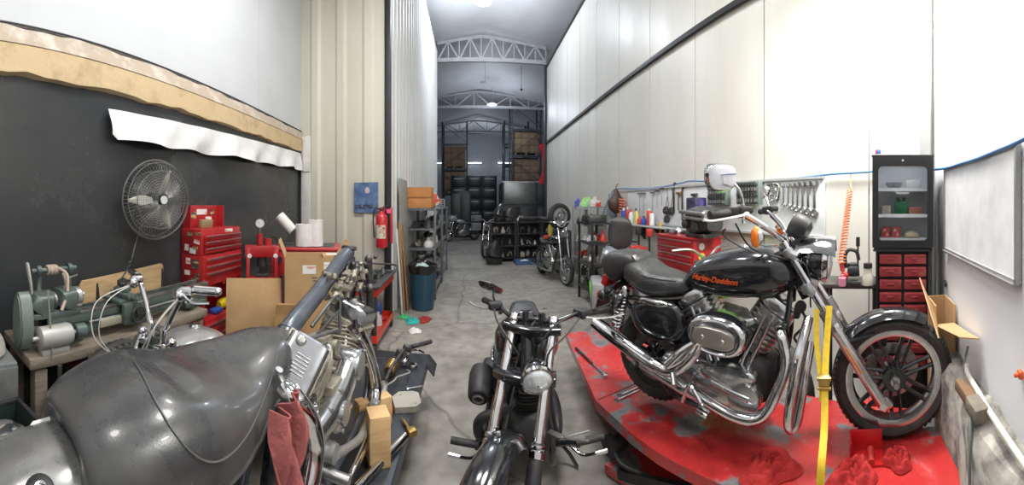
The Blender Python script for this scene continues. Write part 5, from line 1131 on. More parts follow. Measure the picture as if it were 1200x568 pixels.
# red parts washer in the corner
pw_ = P(360,300,4.15); pw = thing('parts_washer', 'red steel parts washer cabinet in the corner behind the cardboard boxes', 'parts washer', (pw_.x+.02, pw_.y-.05, 0), .40)
PR = mat('pinkish_red_paint', (.52,.035,.045), .35, coat=.3)
b = B(); b.rings([[V((x,y,z)) for x,y in ((-.38,-.25),(.38,-.25),(.38,.25),(-.38,.25))] for z in (.80,.82)]); b.box((0,0,.95), (.78,.52,.27), bev=.02); b.build('tank', PR, pw)
b = B(); b.box((0,.0,1.10), (.82,.56,.035), bev=.012); b.build('rim', PR, pw)
b = B(); b.box((0,0,1.119), (.66,.40,.006), bev=.002); b.box((0,0,1.124), (.54,.30,.006)); b.build('basin', mat('grey_mesh_basin', (.13,.135,.14), .5, .5, scale=60), pw)
b = B(); b.cyl((-.30,-.26,.98), (-.30,-.31,.98), .045, n=20); b.build('knob', MBLACK, pw); b = B(); b.cyl((.0,-.26,1.0), (.0,-.31,1.0), .045, n=20); b.build('knob', MBLACK, pw)
for x in (-.35,.35):
    for y in (-.22,.22): b = B(); b.box((x,y,.41), (.04,.04,.82)); b.build('leg', PR, pw)
def paper_roll(px, py, r, h, lab, tilt=None):
    p = P(px, py, 3.95); t = thing('paper_roll', lab, 'paper roll', (p.x, p.y, 1.128), 0, tilt=tilt)
    b = B(); b.turn([(.022,0),(r,0),(r*1.01,h*.5),(r,h),(.022,h),(.022,0)], (0,0,0), (0,0,1), 28, cap=False); b.build('paper', PAPER, t)
    b = B(); b.turn([(.018,.0),(.022,.0),(.022,h+.002),(.018,h+.002),(.018,0)], (0,0,0), (0,0,1), 20, cap=False); b.build('core', CARDD, t); return t
paper_roll(357,280,.105,.25,'white paper towel roll standing nearest the camera on the parts washer')
paper_roll(370,272,.085,.30,'white paper towel roll standing behind the nearest roll on the parts washer')
o = paper_roll(345,272,.06,.24,'slim white paper roll leaning tilted left against the other rolls'); o.rotation_euler = (0,-.75,.3); o.location.z = 1.30; o.location.x -= .02
# cardboard
cb1 = LFr
q = P(297,368,2.75)
o = B(); o.box((0,0,.36), (.46,.008,.72), bev=.001); o.box((-.20,.0,.36), (.03,.012,.72)) ; o = o.build('cardboard_sheet', CARD, loc=(q.x,q.y,.22), rz=.62); o.rotation_euler = (-.12,0,.62); tag(o, 'flat tan cardboard sheet standing between the tool cabinet and the open carton', 'cardboard')
o.location.z = .005; o.data.transform(Matrix.Scale(1.37,4,(0,0,1)))
def carton(name, loc, rz, s, lab, flaps=(0,0,0,0), t=.006, m=None, stick=()):
    c = thing(name, lab, 'cardboard box', loc, rz); w, d, h = s; b = B()
    for sgn in (-1,1): b.box((sgn*w/2,0,h/2), (t,d,h)); b.box((0,sgn*d/2,h/2), (w,t,h))
    b.box((0,0,t/2), (w,d,t)); b.build('walls', m or CARD, c)
    fl = ((0,-1),(1,0),(0,1),(-1,0))
    for (ax, ay), an in zip(fl, flaps):
        if an is None: continue
        L = min(w,d)*.48; b = B(); e = V((ax*w/2, ay*d/2, h)); o = V((ax*cos(an), ay*cos(an), sin(an)))*L
        wd = (w if ax == 0 else d)*.97; side = V((1,0,0)) if ax == 0 else V((0,1,0)); nn = o.cross(side).normalized()*t/2
        b.rings([[e-side*wd/2-nn, e+side*wd/2-nn, e+side*wd/2+nn, e-side*wd/2+nn], [e+o-side*wd*.46-nn, e+o+side*wd*.46-nn, e+o+side*wd*.46+nn, e+o-side*wd*.46+nn]]); b.build('flap', m or CARD, c)
    for (fx, z, w2, h2, mm) in stick: b = B(); b.box((fx,-d/2-t/2-.001,z), (w2,.002,h2)); b.build('label', mm, c)
    return c
q = P(366,345,2.95)
carton('cardboard_box', (q.x, q.y, 0), .50, (.46,.30,1.17), 'tall open cardboard carton with white shipping labels behind the black frame tube', (None,1.0,None,1.2), stick=((-.03,1.07,.11,.07,STICK),(.14,1.10,.10,.06,STICK),(.05,.99,.12,.035,STICKB)))
q = P(338,362,2.62)
carton('cardboard_box', (q.x, q.y, 0), .45, (.17,.30,.80), 'narrow upright cardboard carton with dark printing beside the flat sheet', (1.5,None,None,None), m=mat('orange_lit_cardboard', (.56,.34,.14), .85), stick=((-.02,.66,.05,.13,STICKB),))  # warm orange light on this carton is put into its colour
q = P(392,286,3.0)
o = B().box((0,0,.02), (.22,.15,.04), bev=.004).build('parcel', CARD, loc=(q.x-.05,q.y-.1,1.16), rz=.5); tag(o, 'small flat parcel with a white and red label lying on the open carton', 'parcel')
B().box((0,0,.0415), (.15,.09,.002)).build('label', STICK, o)
o.location.z = 1.06
o.location = (q.x-.02,q.y+.05,1.12)
# ----------------------------------------------------------------- silver motorcycle behind
RZF = pi*1.5+.08
FF = Fr((-1.29,1.30,0), RZF)
fb_ = thing('motorcycle', 'silver tank motorcycle with chrome handlebar between the lathe and the stripped bike', 'motorcycle', FF.o, RZF)
SILV = mat('silver_tank_paint', (.42,.42,.42), .26, .6, col2=(.30,.30,.30), scale=5, coat=.5)
b = B(); b.loft([((-.14,0,.80), .05,.03,2.3), ((-.06,0,.84), .11,.07,2.4), ((.06,0,.865), .145,.10,2.5), ((.20,0,.875), .135,.09,2.5), ((.29,0,.88), .09,.06,2.4), ((.33,0,.885), .03,.02,2.3)], 28, 4); ft = b.build('fuel_tank', SILV, fb_)
b = B(); b.turn([(.03,0),(.034,.008),(.028,.018),(.008,.022)], (.08,0,.968), (0,0,1), 20); b.build('fuel_cap', CHROME, ft)
b = B(); b.tube([(.34,0,.98), (.46,0,.66)], .034, 14, 1)
for s in (-1,1): b.tube([(.42,s*.03,.78), (.38,s*.12,.40), (.30,s*.14,.17), (-.30,s*.14,.17), (-.42,s*.14,.35), (-.36,s*.10,.70), (.1,s*.05,.80), (.38,s*.03,.86)], .016, 8)
b.build('frame', MBLACK, fb_)
b = B(); b.loft([((-.20,0,.70), .06,.03,2.6), ((-.35,0,.70), .12,.05,2.7), ((-.52,0,.71), .12,.05,2.7), ((-.62,0,.72), .05,.02,2.4)], 20, 3); b.build('saddle', LEATHER, fb_)
wheel(fb_, (-.72,0,.32), .32, .14, .20, 'cast', 7, ALLOY, 'rear_wheel', 0, 1, 36); wheel(fb_, (.72,0,.33), .33, .10, .25, 'cast', 7, ALLOY, 'front_wheel', .14, 1, 36)
b = B(); b.loft([((-.28,0,.33), .12,.10,3), ((0,0,.34), .15,.16,3), ((.22,0,.32), .10,.10,3)], 20, 3); b.cyl((.0,0,.48), (.08,0,.72), .09, n=20); b.cyl((-.02,0,.48), (-.12,0,.70), .09, n=20); b.build('engine', ALLOY, fb_)
for s in (-1,1): b = B(); b.cyl((.35,s*.10,.98), (.72,s*.10,.33), .022, n=14); b.ball((.35,s*.10,.99), .026, 12, 6); b.build('fork_leg', CHROME, fb_)
b = B(); b.box((.35,0,.96), (.07,.26,.03), (0,.4,0), bev=.01); b.box((.43,0,.80), (.07,.26,.03), (0,.4,0), bev=.01); b.build('triple_clamp', CHROME, fb_)
b = B(); b.turn([(.02,0),(.06,.02),(.085,.07),(.088,.13),(.08,.14),(.03,.148)], (.42,0,.90), (1,0,-.05), 28); b.build('headlight', CHROME, fb_)
b = B(); fender(b, (.72,0,.33), .36, .13, math.radians(40), math.radians(140)); b.build('front_fender', SILV, fb_)
h1 = [(.34,0,1.03), (.34,-.05,1.04), (.33,-.10,1.13), (.32,-.16,1.22), (.28,-.26,1.235)]
b = B(); b.tube([(x,-y,z) for x,y,z in reversed(h1[1:])]+h1, .014, 12, 6)
for s in (-1,1): b.cyl((.35,s*.04,.96), (.34,s*.04,1.04), .016, n=12)
b.build('handlebar', CHROME, fb_)
for s in (-1,1):
    b = B(); b.cyl((.305,s*.20,1.235), (.27,s*.29,1.235), .019, n=14); b.ball((.268,s*.295,1.235), .02, 12, 6); b.build('hand_grip', CHROME, fb_)
    b = B(); b.box((.33,s*.17,1.225), (.06,.06,.05), (0,0,s*.6), bev=.012); b.ball((.36,s*.16,1.215), .028, 12, 8); b.tube([(.36,s*.18,1.22), (.37,s*.24,1.20), (.33,s*.30,1.20)], .008, 8); b.build('lever', CHROME, fb_)
    for k in range(2):
        b = B(); b.tube([(.35,s*.16,1.21), (.50+.04*k,s*(.18+.03*k),1.14), (.56+.03*k,s*.16,1.00), (.50,s*.10,.90), (.40,s*.05,.84)], .003, 6, 6); b.build('cable', mat('braided_cable', (.55,.55,.53), .4, .6), fb_)
# ----------------------------------------------------------------- poster, extinguisher, trolley
def RW(px, py, off=.0): return P(px, py, (Y_RET-off)/cos(ang(px)))
pa, pb_ = RW(415,214,.05), RW(443,249,.05)
post = thing('poster', 'small blue poster of a figure taped to the cream corrugated wall', 'poster', ((pa.x+pb_.x)/2, pa.y, (pa.z+pb_.z)/2), 0)
w, h = pb_.x-pa.x, pa.z-pb_.z
B().box((0,0,0), (w,.004,h)).build('sheet', mat('poster_blue', (.05,.10,.24), .5, 0, col2=(.16,.26,.42), scale=7), post)
B().loft([((0,-.003,-.10), .05,.002,2), ((.02,-.0035,0), .035,.002,2), ((.015,-.0035,.06), .02,.002,2)], 12).build('painted_figure', mat('poster_figure', (.20,.28,.45), .5), post)
B().ball((.02,-.003,.10), (.035,.002,.045), 16, 8).build('painted_head', mat('poster_pale', (.62,.50,.48), .5), post)
B().box((-.02,-.003,-.13), (w*.8,.002,.06)).build('painted_ground', mat('poster_dark', (.03,.05,.12), .5, col2=(.35,.33,.25), scale=30, thr=(.55,.6)), post)
q = RW(449,290,.14)
ex = thing('fire_extinguisher', 'red fire extinguisher hanging on the cream wall beside the black post', 'fire extinguisher', (q.x-.02, q.y, q.z), 0)
EXR = mat('extinguisher_red', (.58,.02,.03), .3, coat=.5)
b = B(); b.turn([(.01,0),(.075,.004),(.082,.02),(.082,.40),(.070,.445),(.035,.475),(.022,.50)], (0,0,0), (0,0,1), 28); b.build('cylinder', EXR, ex)
b = B(); b.cyl((0,0,.50), (0,0,.535), .02, n=14); b.bar((-.01,0,.54), (.09,0,.58), .02, .012); b.bar((-.01,0,.53), (.09,0,.52), .02, .012); b.build('valve', DSTEEL, ex)
b = B(); b.tube([(-.015,-.02,.52), (-.08,-.05,.54), (-.105,-.06,.40), (-.095,-.05,.18), (-.09,-.04,.14)], .010, 8); b.build('hose', RUBBER, ex)
b = B(); b.turn([(.0825,.13),(.0835,.131),(.0835,.31),(.0825,.311)], (0,0,0), (0,0,1), 24, cap=False, a0=-2.6, a1=-.6); b.build('label', mat('yellowish_label', (.62,.58,.45), .5, col2=(.40,.10,.08), scale=20, thr=(.5,.6)), ex)
b = B(); b.box((.03,.10,.30), (.20,.02,.50), bev=.004); b.build('wall_board', EXR, ex)
b = B(); b.box((.105,-.02,.50), (.06,.005,.06)); b.build('pink_tag', mat('pink_tag', (.8,.12,.25), .5), ex)
tr = thing('tool_trolley', 'red and black tool trolley loaded with parts beside the black lift', 'trolley', (-1.23,3.95,0), .03)
for s in (-1,1):
    for y in (-.42,.42):
        b = B(); b.box((s*.19,y,.42), (.03,.03,.62)); b.build('post', IRON, tr)
        b = B(); b.cyl((s*.19-.012,y,.05), (s*.19+.012,y,.05), .05, n=20); b.box((s*.19,y,.10), (.035,.05,.03)); b.build('caster', RUBBER, tr)
for z, m in ((.16,ORANGE),(.66,ORANGE)):
    b = B(); b.box((0,0,z-.04), (.42,.90,.012)); 
    for s in (-1,1): b.box((s*.21,0,z-.005), (.012,.90,.075)); b.box((0,s*.45,z-.005), (.42,.012,.075))
    b.build('tray', mat('trolley_red', (.62,.035,.015), .35, coat=.2), tr)
b = B(); b.box((0,0,.70), (.46,.94,.012), bev=.004)
for s in (-1,1): b.tube([(s*.23,-.47,.72), (s*.23,.47,.72)], .018, 8, 1); b.tube([(-.23,s*.47,.72), (.23,s*.47,.72)], .018, 8, 1)
b.tube([(.23,.40,.72), (.23,.56,.78), (0,.58,.79), (-.23,.56,.78), (-.23,.40,.72)], .014, 10); b.build('top_rail', mat('trolley_grey', (.10,.10,.11), .4, .4), tr)
def junk(cx, cy, z, wx, wy, n, seed, labs, grp, mats=None, hmax=.10, hmin=.03, rot=0.0):
    """loose workshop parts: every one a separate mesh with its own bolt-on features"""
    rr = random.Random(seed); mats = mats or [IRON, ALLOY, DSTEEL, DIRTY, RUBBER, STEEL]; out = []
    MW = {'dark_machine_iron':'blackish','cast_alloy':'silver grey','dark_steel':'dark','grimy_alloy':'grimy','rubber':'black rubber','brushed_steel':'bright steel','white_plastic':'white','red_plastic':'red','matt_black':'matt-black','orange_paint':'orange','white_paper':'chalky','lime_plastic':'lime green','cream_part':'cream'}
    KW = {'hub_cap':'stepped cap','machine_part':'block casting','bearing':'ring bearing','pipe_bend':'pipe bend','flange':'domed flange'}; OW = ('first','second','third','fourth','fifth','sixth','seventh','eighth','ninth','tenth','eleventh','twelfth')
    cols = max(1, int(round(sqrt(n*wx/max(wy,.01))))); rows = max(1, math.ceil(n/cols)); k = 0; R_ = Matrix.Rotation(rot, 2)
    for i in range(rows):
        for j in range(cols):
            if k >= n: break
            cw, ch = wx/cols, wy/rows; ox = -wx/2+cw*(j+.5); oy = -wy/2+ch*(i+.5); p = R_ @ V((ox, oy)); h = rr.uniform(hmin, hmax); r = min(cw, ch)*.40
            b = B(); kind = (k+seed) % 5
            if kind == 0: b.cyl((0,0,0), (0,0,h*.7), r, r*.8, n=16); b.cyl((0,0,h*.7), (0,0,h), r*.4, n=12); nm = 'hub_cap'
            elif kind == 1: b.box((0,0,h*.4), (r*1.9,r*1.4,h*.8), bev=r*.15); b.cyl((r*.3,0,h*.8), (r*.3,0,h), r*.35, n=12); b.cyl((-r*.5,0,h*.8), (-r*.5,0,h*.92), r*.25, n=10); nm = 'machine_part'
            elif kind == 2: b.ring((0,0,r*.28), (0,0,1), r*.75, r*.24, 20, 8); b.cyl((0,0,0), (0,0,h*.5), r*.25, n=12); nm = 'bearing'
            elif kind == 3: b.tube([(-r,0,r*.3), (-r*.4,r*.2,h*.7), (r*.4,-r*.2,h*.6), (r,0,r*.3)], r*.28, 10); nm = 'pipe_bend'
            else: b.turn([(r*.3,0),(r*.9,.0),(r,h*.2),(r*.8,h*.5),(r*.35,h*.8),(r*.3,h)], (0,0,0), (0,0,1), 16); nm = 'flange'
            o = b.build(nm, mats[(k*3+seed) % len(mats)], loc=(cx+p.x, cy+p.y, z+.001), rz=rr.uniform(0,3)); tag(o, '%s %s, %s row, %s from left, %s' % (MW.get(o.data.materials[0].name, 'grey'), KW[nm], OW[i], OW[j], labs), {'hub_cap':'cap','machine_part':'part','bearing':'bearing','pipe_bend':'pipe','flange':'flange'}[nm], grp); out.append(o); k += 1
    return out
junk(-1.23,3.95,.708,.36,.80,12,3,'top of the red trolley','parts on the trolley top',hmax=.10)
junk(-1.23,3.95,.128,.32,.76,8,5,'bottom tray of the red trolley','parts on the trolley bottom tray',[WHITE,REDP,STEEL,MBLACK,ORANGE],hmax=.16,hmin=.08)
o = B().turn([(.04,0),(.05,.01),(.05,.13),(.03,.16),(.02,.19)], (0,0,0), (0,0,1), 20).build('blue_bottle', BLUE, loc=(-1.12,4.28,.128)); o.location = (-1.23,4.36,.13); tag(o, 'blue bottle standing at the far end of the trolley bottom tray', 'bottle')
# ----------------------------------------------------------------- hall left side
def plank(px0, px1, ytop, m, lab, x, y, w, h, tilt, name='plank', t=.02):
    o = B().box((0,0,h/2), (t,w,h), bev=.002).build(name, m, loc=(x,y,.005)); o.rotation_euler = (0,tilt,0); tag(o, lab, 'board'); return o
plank(0,0,0, mat('white_strip_board', (.66,.65,.62), .6), 'narrow white strip board leaning nearest the black post', -1.00,4.86,.06,1.25,-.07)
plank(0,0,0, mat('orange_wood', (.45,.20,.08), .6), 'thin reddish brown wooden batten leaning beside the white strip', -.99,4.98,.04,1.35,-.065)
plank(0,0,0, mat('brown_board', (.27,.17,.10), .7, col2=(.18,.11,.07), scale=4), 'brown timber board leaning between the thin battens and the rack', -.96,5.12,.14,1.30,-.08)
plank(0,0,0, mat('dusty_grey_sheet', (.24,.22,.19), .7, col2=(.34,.33,.30), scale=2.5), 'tall dusty grey sheet leaning against the hall wall behind the battens', -1.03,5.32,.60,2.0,-.03,'sheet_panel')
tc_ = thing('rubbish_bin', 'tall dark blue rubbish bin with a black liner beside the steel rack', 'bin', (-.76,5.22,0), 0)
BINM = mat('dark_blue_plastic', (.012,.05,.09), .45, col2=(.02,.07,.11))
b = B(); b.turn([(.10,0),(.165,.004),(.17,.03),(.205,.62),(.215,.64),(.215,.66),(.198,.66),(.195,.62),(.16,.04),(.01,.03)], (0,0,0), (0,0,1), 32)
for k in range(10): a = 2*pi*k/10; b.bar((.168*cos(a),.168*sin(a),.05), (.200*cos(a),.200*sin(a),.56), .03, .008, up=(cos(a),sin(a),0))
b.build('bin_body', BINM, tc_)
b = B(); rs = []
for h, r in ((.56,.207),(.62,.222),(.675,.226),(.69,.212),(.66,.19),(.50,.175)):
    rs.append([V((r*(1+.02*sin(9*a+h*40))*cos(a), r*(1+.02*sin(11*a))*sin(a), h+.008*sin(7*a))) for a in [2*pi*j/40 for j in range(40)]])
b.rings(rs, cap=False); b.build('bin_liner', mat('black_liner', (.012,.012,.013), .25), tc_)
b = B(); 
o = rag_mesh((0,0,0), .13, .10, 5).build('paper_waste', mat('pale_waste', (.55,.68,.68), .8), loc=(-.76,5.22,.60)); tag(o, 'crumpled pale paper waste on top of the blue bin', 'waste')
b.bm.free()
RACK = mat('rack_steel', (.16,.17,.18), .5, .4)
def rack(name, loc, rz, w, d, hs, lab, m=RACK, post=.035):
    t = thing(name, lab, 'shelf rack', loc, rz); H = hs[-1]+.02
    for x in (-w/2, w/2):
        for y in (-d/2, d/2): b = B(); b.box((x,y,H/2), (post,post,H), bev=.002); b.build('upright', m, t)
    for z in hs: b = B(); b.box((0,0,z-.02), (w+.01,d+.01,.03), bev=.003); b.build('shelf', m, t)
    return t
HS = (.18,.52,.86,1.20,1.54)
rack('shelf_rack', (-.87,6.35,0), 0, .50, 1.25, HS, 'grey steel shelf rack behind the blue bin, nearest of the two')
rack('shelf_rack', (-.87,7.75,0), 0, .50, 1.25, HS, 'grey steel shelf rack farther down the hall, behind the nearest rack')
for k, z in enumerate(HS[:-1]):
    junk(-.87,6.35,z-.004,.44,1.1,8,11+k,'shelf %s of nearest steel rack' % ('one','two','three','four')[k],'parts on shelf %s of the nearest rack' % ('one','two','three','four')[k],[ALLOY,DIRTY,MBLACK,STEEL,PAPER,IRON],hmax=.22,hmin=.08)
    junk(-.87,7.75,z-.004,.44,1.1,8,21+k,'shelf %s of farther steel rack' % ('one','two','three','four')[k],'parts on shelf %s of the farther rack' % ('one','two','three','four')[k],[ALLOY,DIRTY,MBLACK,STEEL,WHITE,IRON],hmax=.22,hmin=.08)
OBX = mat('orange_carton', (.62,.27,.09), .8)
for k, lab in enumerate(('lower orange carton on top of the nearest steel rack','upper orange carton stacked on top of the nearest steel rack')):
    o = B().box((0,0,.085), (.42,.34,.16), bev=.004).box((0,0,.172), (.43,.35,.012), bev=.003).build('storage_carton', OBX, loc=(-.90,5.95,1.545+.18*k)); tag(o, lab, 'carton')
o = B().box((0,0,.10), (.20,.05,.22), bev=.01).box((0,-.03,.10), (.15,.012,.16), bev=.003).build('red_white_case', mat('case_red', (.70,.10,.05), .4, col2=(.8,.78,.75), scale=5, thr=(.52,.56)), loc=(-.66,6.3,1.60), rz=.3); o.rotation_euler=(0,-.5,.3); tag(o, 'red and white case tilted on top of the nearest steel rack', 'case')
o = B().ball((0,0,.10), (.13,.13,.11), 20, 12).box((0,-.10,.06), (.16,.10,.05), bev=.01).build('helmet', BLACK, loc=(-.80,6.75,1.545)); tag(o, 'black helmet on the far end of the nearest rack top', 'helmet')
b = B()
for i in range(5): b.bar((-.12+.06*i,-.1,0), (-.12+.06*i,-.1,.18), .006); b.bar((-.12,-.1,.045*i), (.12,-.1,.045*i), .006); b.bar((-.12+.06*i,.1,0), (-.12+.06*i,.1,.18), .006); b.bar((-.12,.1,.045*i), (.12,.1,.045*i), .006)
for s in (-1,1): b.bar((s*.12,-.1,.18), (s*.12,.1,.18), .006); b.bar((s*.12,-.1,0), (s*.12,.1,0), .006)
o = b.build('wire_basket', WHITE, loc=(-.72,7.4,1.545)); tag(o, 'white wire basket on the farther steel rack', 'basket')
for (x, y, R_, h, sd, m, lab) in ((483,377,.12,.05,21,mat('teal_cloth',(.03,.42,.38),.8),'teal cloth lying on the floor in front of the blue bin'),(474,372,.09,.04,22,mat('green_cloth',(.05,.42,.14),.8),'green cloth lying on the floor by the black post'),(497,376,.11,.06,23,mat('maroon_cloth',(.30,.03,.03),.9),'maroon cloth lying on the floor under the blue bin'),(486,388,.10,.03,24,PAPER,'white paper towel scrap on the floor in front of the coloured cloths')):
    p = G(x, y, 0); o = rag_mesh((0,0,0), R_, h, sd).build('floor_cloth', m, loc=(p.x,p.y,.001), rz=sd); tag(o, lab, 'cloth')
# ================================================================= right wall
def RP(px, py, off=0.0): return P(px, py, (D_RIGHT-off)/sin(ang(px)))
RZR = -pi/2                                        # local x runs along the wall towards the camera, local y points at the wall
def wallthing(name, lab, cat, p, grp=None): return thing(name, lab, cat, p, RZR, grp)
ya, yb = RP(738,240).y, RP(968,240).y
PEG = mat('white_pegboard', (.74,.76,.78), .5, 0, col2=(.68,.70,.72))
pg = thing('tool_board', 'long white tool board fixed to the right wall below the blue hose', 'tool board', (D_RIGHT-.02, (ya+yb)/2, 1.58), RZR)
B().box((0,0,0), (ya-yb,.02,.50), bev=.003).build('panel', PEG, pg)
b = B(); b.box((0,-.014,-.252), (ya-yb,.03,.02)); b.box((0,-.014,.252), (ya-yb,.03,.02)); b.build('edge_strip', mat('grey_edge', (.45,.46,.47), .5), pg)
# blue hose running round the walls
HOSE = mat('blue_air_hose', (.06,.20,.48), .4, 0)
pts = [RP(x, y, .03) for x, y in ((704,262),(707,250),(712,236),(718,224),(726,221),(750,221),(775,219),(800,214),(812,212),(860,214),(900,212),(940,208),(975,204),(1010,202),(1050,199),(1085,199))]
pts += [PL(x, y, A_BOARD, D_BOARD-.03) for x, y in ((1108,197),(1125,192),(1145,186),(1165,178),(1185,170),(1200,163),(1215,157))]
o = B().tube(pts, .0085, 8, 5).build('air_hose', HOSE); tag(o, 'thin blue air hose running along both right-hand walls', 'hose')
# hanging tools: T-handle drivers
def tdriver(px, y0, y1, k):
    p = RP(px, y0, .05); L = (y1-y0)/400*p.xy.length
    t = wallthing('tee_driver', 'black T-handled driver, %s from the left in the row on the white tool board' % ('first','second','third','fourth','fifth')[k], 'driver', p, 'T-handle drivers on the tool board')
    b = B(); b.tube([(-.06,0,-.002), (-.03,0,.006), (.03,0,.006), (.06,0,-.002)], .009, 8); b.build('handle', MBLACK, t)
    b = B(); b.cyl((0,0,0), (0,0,-L), .005, n=8); b.build('shaft', STEEL, t)
for k, (x, a, c) in enumerate(((749.5,227,249),(754,227,250),(764.5,226,246),(770,224,244),(775.5,221,241))): tdriver(x, a, c, k)
# hanging chain clamps and bars
for x, y, lab in ((780.5,247,'black pulley clamp hanging left on the tool board by a cord'),(786.5,248,'black pulley clamp hanging right of its twin on the tool board'),(781.5,257,'small black pulley hanging below the two clamps')):
    p = RP(x, y, .05); t = wallthing('pulley_clamp', lab, 'clamp', p); b = B(); b.cyl((0,-.025,0), (0,.02,0), .045, n=22); b.cyl((0,-.035,0), (0,-.02,0), .02, n=14); b.box((0,0,.04), (.05,.03,.04), bev=.006); b.build('body', DSTEEL, t)
    b = B(); b.tube([(0,0,.05), (.01,0,.12), (.035,0,.20), (0,.01,.30)], .004, 6); b.build('cord', RUBBER, t)
for x, y0, y1, w, m, lab in ((789.5,217,250,.03,DSTEEL,'tall dark steel pry bar hanging in the middle of the tool board'),(799.5,222,258,.03,DSTEEL,'dark steel bar hanging left of the purple fronted case')):
    p = RP(x, (y0+y1)/2, .04); L = (y1-y0)/400*p.xy.length; o = B().box((0,0,0), (w,.012,L), bev=.003).tube([(0,0,L/2), (.02,0,L/2+.03), (.045,0,L/2+.02)], .010, 8).build('pry_bar', m, loc=p, rz=RZR); tag(o, lab, 'pry bar')
for x, y, lab in ((795,226,'brass headed hammer hanging between the two steel bars'),(813,228,'dark hammer hanging above the purple fronted case')):
    p = RP(x, y, .05); t = wallthing('hammer', lab, 'hammer', p); B().box((0,0,0), (.09,.03,.03), bev=.004).cyl((.045,0,0), (.06,0,0), .018, n=12).build('head', BRASS if 'brass' in lab else DSTEEL, t); B().cyl((0,0,-.01), (0,0,-.22), .011, .013, n=10).build('handle', PLANK, t)
# open-ended spanner row, small to large
def wall_spanner(px, y0, y1, sc, lab, grp):
    p = RP(px, y0, .045); L = (y1-y0)/400*p.xy.length; b = B(); w = .012*sc+.006
    b.bar((0,0,-.02), (0,0,-L+.02), w, .006, up=(0,1,0), bev=.0015)
    R_ = .020*sc+.008; o = [(cos(t)*R_, sin(t)*R_) for t in [pi/2+.55+ (2*pi-1.1)*k/18 for k in range(19)]] + [(R_*.38, R_*.35), (R_*.3,-R_*.15), (-R_*.3,-R_*.15), (-R_*.38, R_*.35)]
    b.prism(o, .008, (0,0,0), Matrix.Rotation(pi/2,4,'X') @ Matrix.Rotation(.25,4,'Z')); b.ring((0,0,-L), (0,1,0), R_*.72, R_*.28, 18, 6)
    return tag(b.build('combination_spanner', STEEL, loc=p, rz=RZR), lab, 'spanner', grp)
for k, x in enumerate((918,923.5,929,934.5,940.5,947,954.5)): wall_spanner(x, 218-k*.35, 240+k*1.6, .6+.17*k, 'steel combination spanner, %s smallest in the graduated row on the tool board' % ('','second','third','fourth','third largest,','second largest,','the largest,')[k] if k else 'smallest steel combination spanner in the graduated row on the tool board', 'graduated spanners on the tool board')
for k, x in enumerate((900,903,906,909,912.5)): wall_spanner(x, 216, 236-k, .5, 'slim steel spanner, %s from the left in the bunch beside the graduated row' % ('first','second','third','fourth','fifth')[k], 'bunched slim spanners on the tool board')
p = RP(908,222,.10); o = B().tube([(-.03,0,.0), (0,-.02,.05), (.04,0,.03), (.05,0,-.06), (.03,0,-.12)], .012, 8).ring((.0,-.03,-.02), (0,1,.2), .035, .008, 20, 6).build('pliers_bundle', CHROME, loc=p, rz=RZR); tag(o, 'chrome locking pliers hung over the bunched spanners', 'pliers')
# socket cabinets on the board (green-grey racks)
for x, y, w, h, lab in ((842,229,.30,.20,'grey green socket rack hanging behind the chrome mirror'),(878,226,.30,.22,'grey green socket rack hanging right of its neighbour')):
    p = RP(x, y, .08); t = wallthing('socket_rack', lab, 'rack', p); B().box((0,0,0), (w,.06,h), bev=.005).build('case', mat('grey_green_metal', (.20,.25,.23), .5, .2), t)
    for r_ in range(4):
        b = B(); b.box((0,-.036,h*(.36-.24*r_)), (w*.9,.015,.02), bev=.003)
        for c in range(7): b.cyl((-w*.38+w*.127*c,-.048,h*(.36-.24*r_)-.01), (-w*.38+w*.127*c,-.048,h*(.36-.24*r_)+.022), .012, n=10)
        b.build('socket_row', STEEL if r_ % 2 else DSTEEL, t)
# parts shelf below the board with bottles
yS0, yS1 = RP(722,262,.2).y, RP(800,262,.2).y
sh = wallthing('wall_shelf', 'narrow grey wall shelf holding bottles under the left end of the tool board', 'shelf', V((D_RIGHT-.12, (yS0+yS1)/2, 1.31)))
B().box((0,0,-.01), (yS0-yS1,.20,.02), bev=.003).build('board', mat('grey_shelf', (.42,.44,.44), .5), sh)
for s in (-.9,-.3,.3,.9): b = B(); b.prism([(0,0),(-.16,0),(-.02,-.20),(0,-.20)], .02, (s*(yS0-yS1)*.45,.09,-.02), Matrix.Rotation(pi/2,4,'Z') @ Matrix.Rotation(pi/2,4,'X')); b.build('bracket', MBLACK, sh)
def bottle(px, h, r, m, mc, lab, kind=0, z=1.31):
    p = RP(px, 262, .12); t = thing('bottle' if kind != 2 else 'spray_can', lab, 'bottle' if kind != 2 else 'can', (p.x, p.y, z+.001), 0); b = B()
    if kind == 0: b.turn([(.01,0),(r,.004),(r,h*.62),(r*.85,h*.72),(r*.4,h*.82),(r*.38,h*.86)], (0,0,0), (0,0,1), 18)
    elif kind == 1: b.loft([((0,0,0), r*1.0,r*.6,4), ((0,0,h*.7), r*1.0,r*.6,4), ((0,0,h*.84), r*.5,r*.4,3)], 18)
    else: b.turn([(.01,0),(r,.004),(r,h*.8),(r*.7,h*.87),(r*.6,h*.88)], (0,0,0), (0,0,1), 18)
    b.build('body', m, t); b = B(); b.cyl((0,0,h*.84), (0,0,h), r*.42, r*.36, n=12); b.build('cap', mc, t); return t
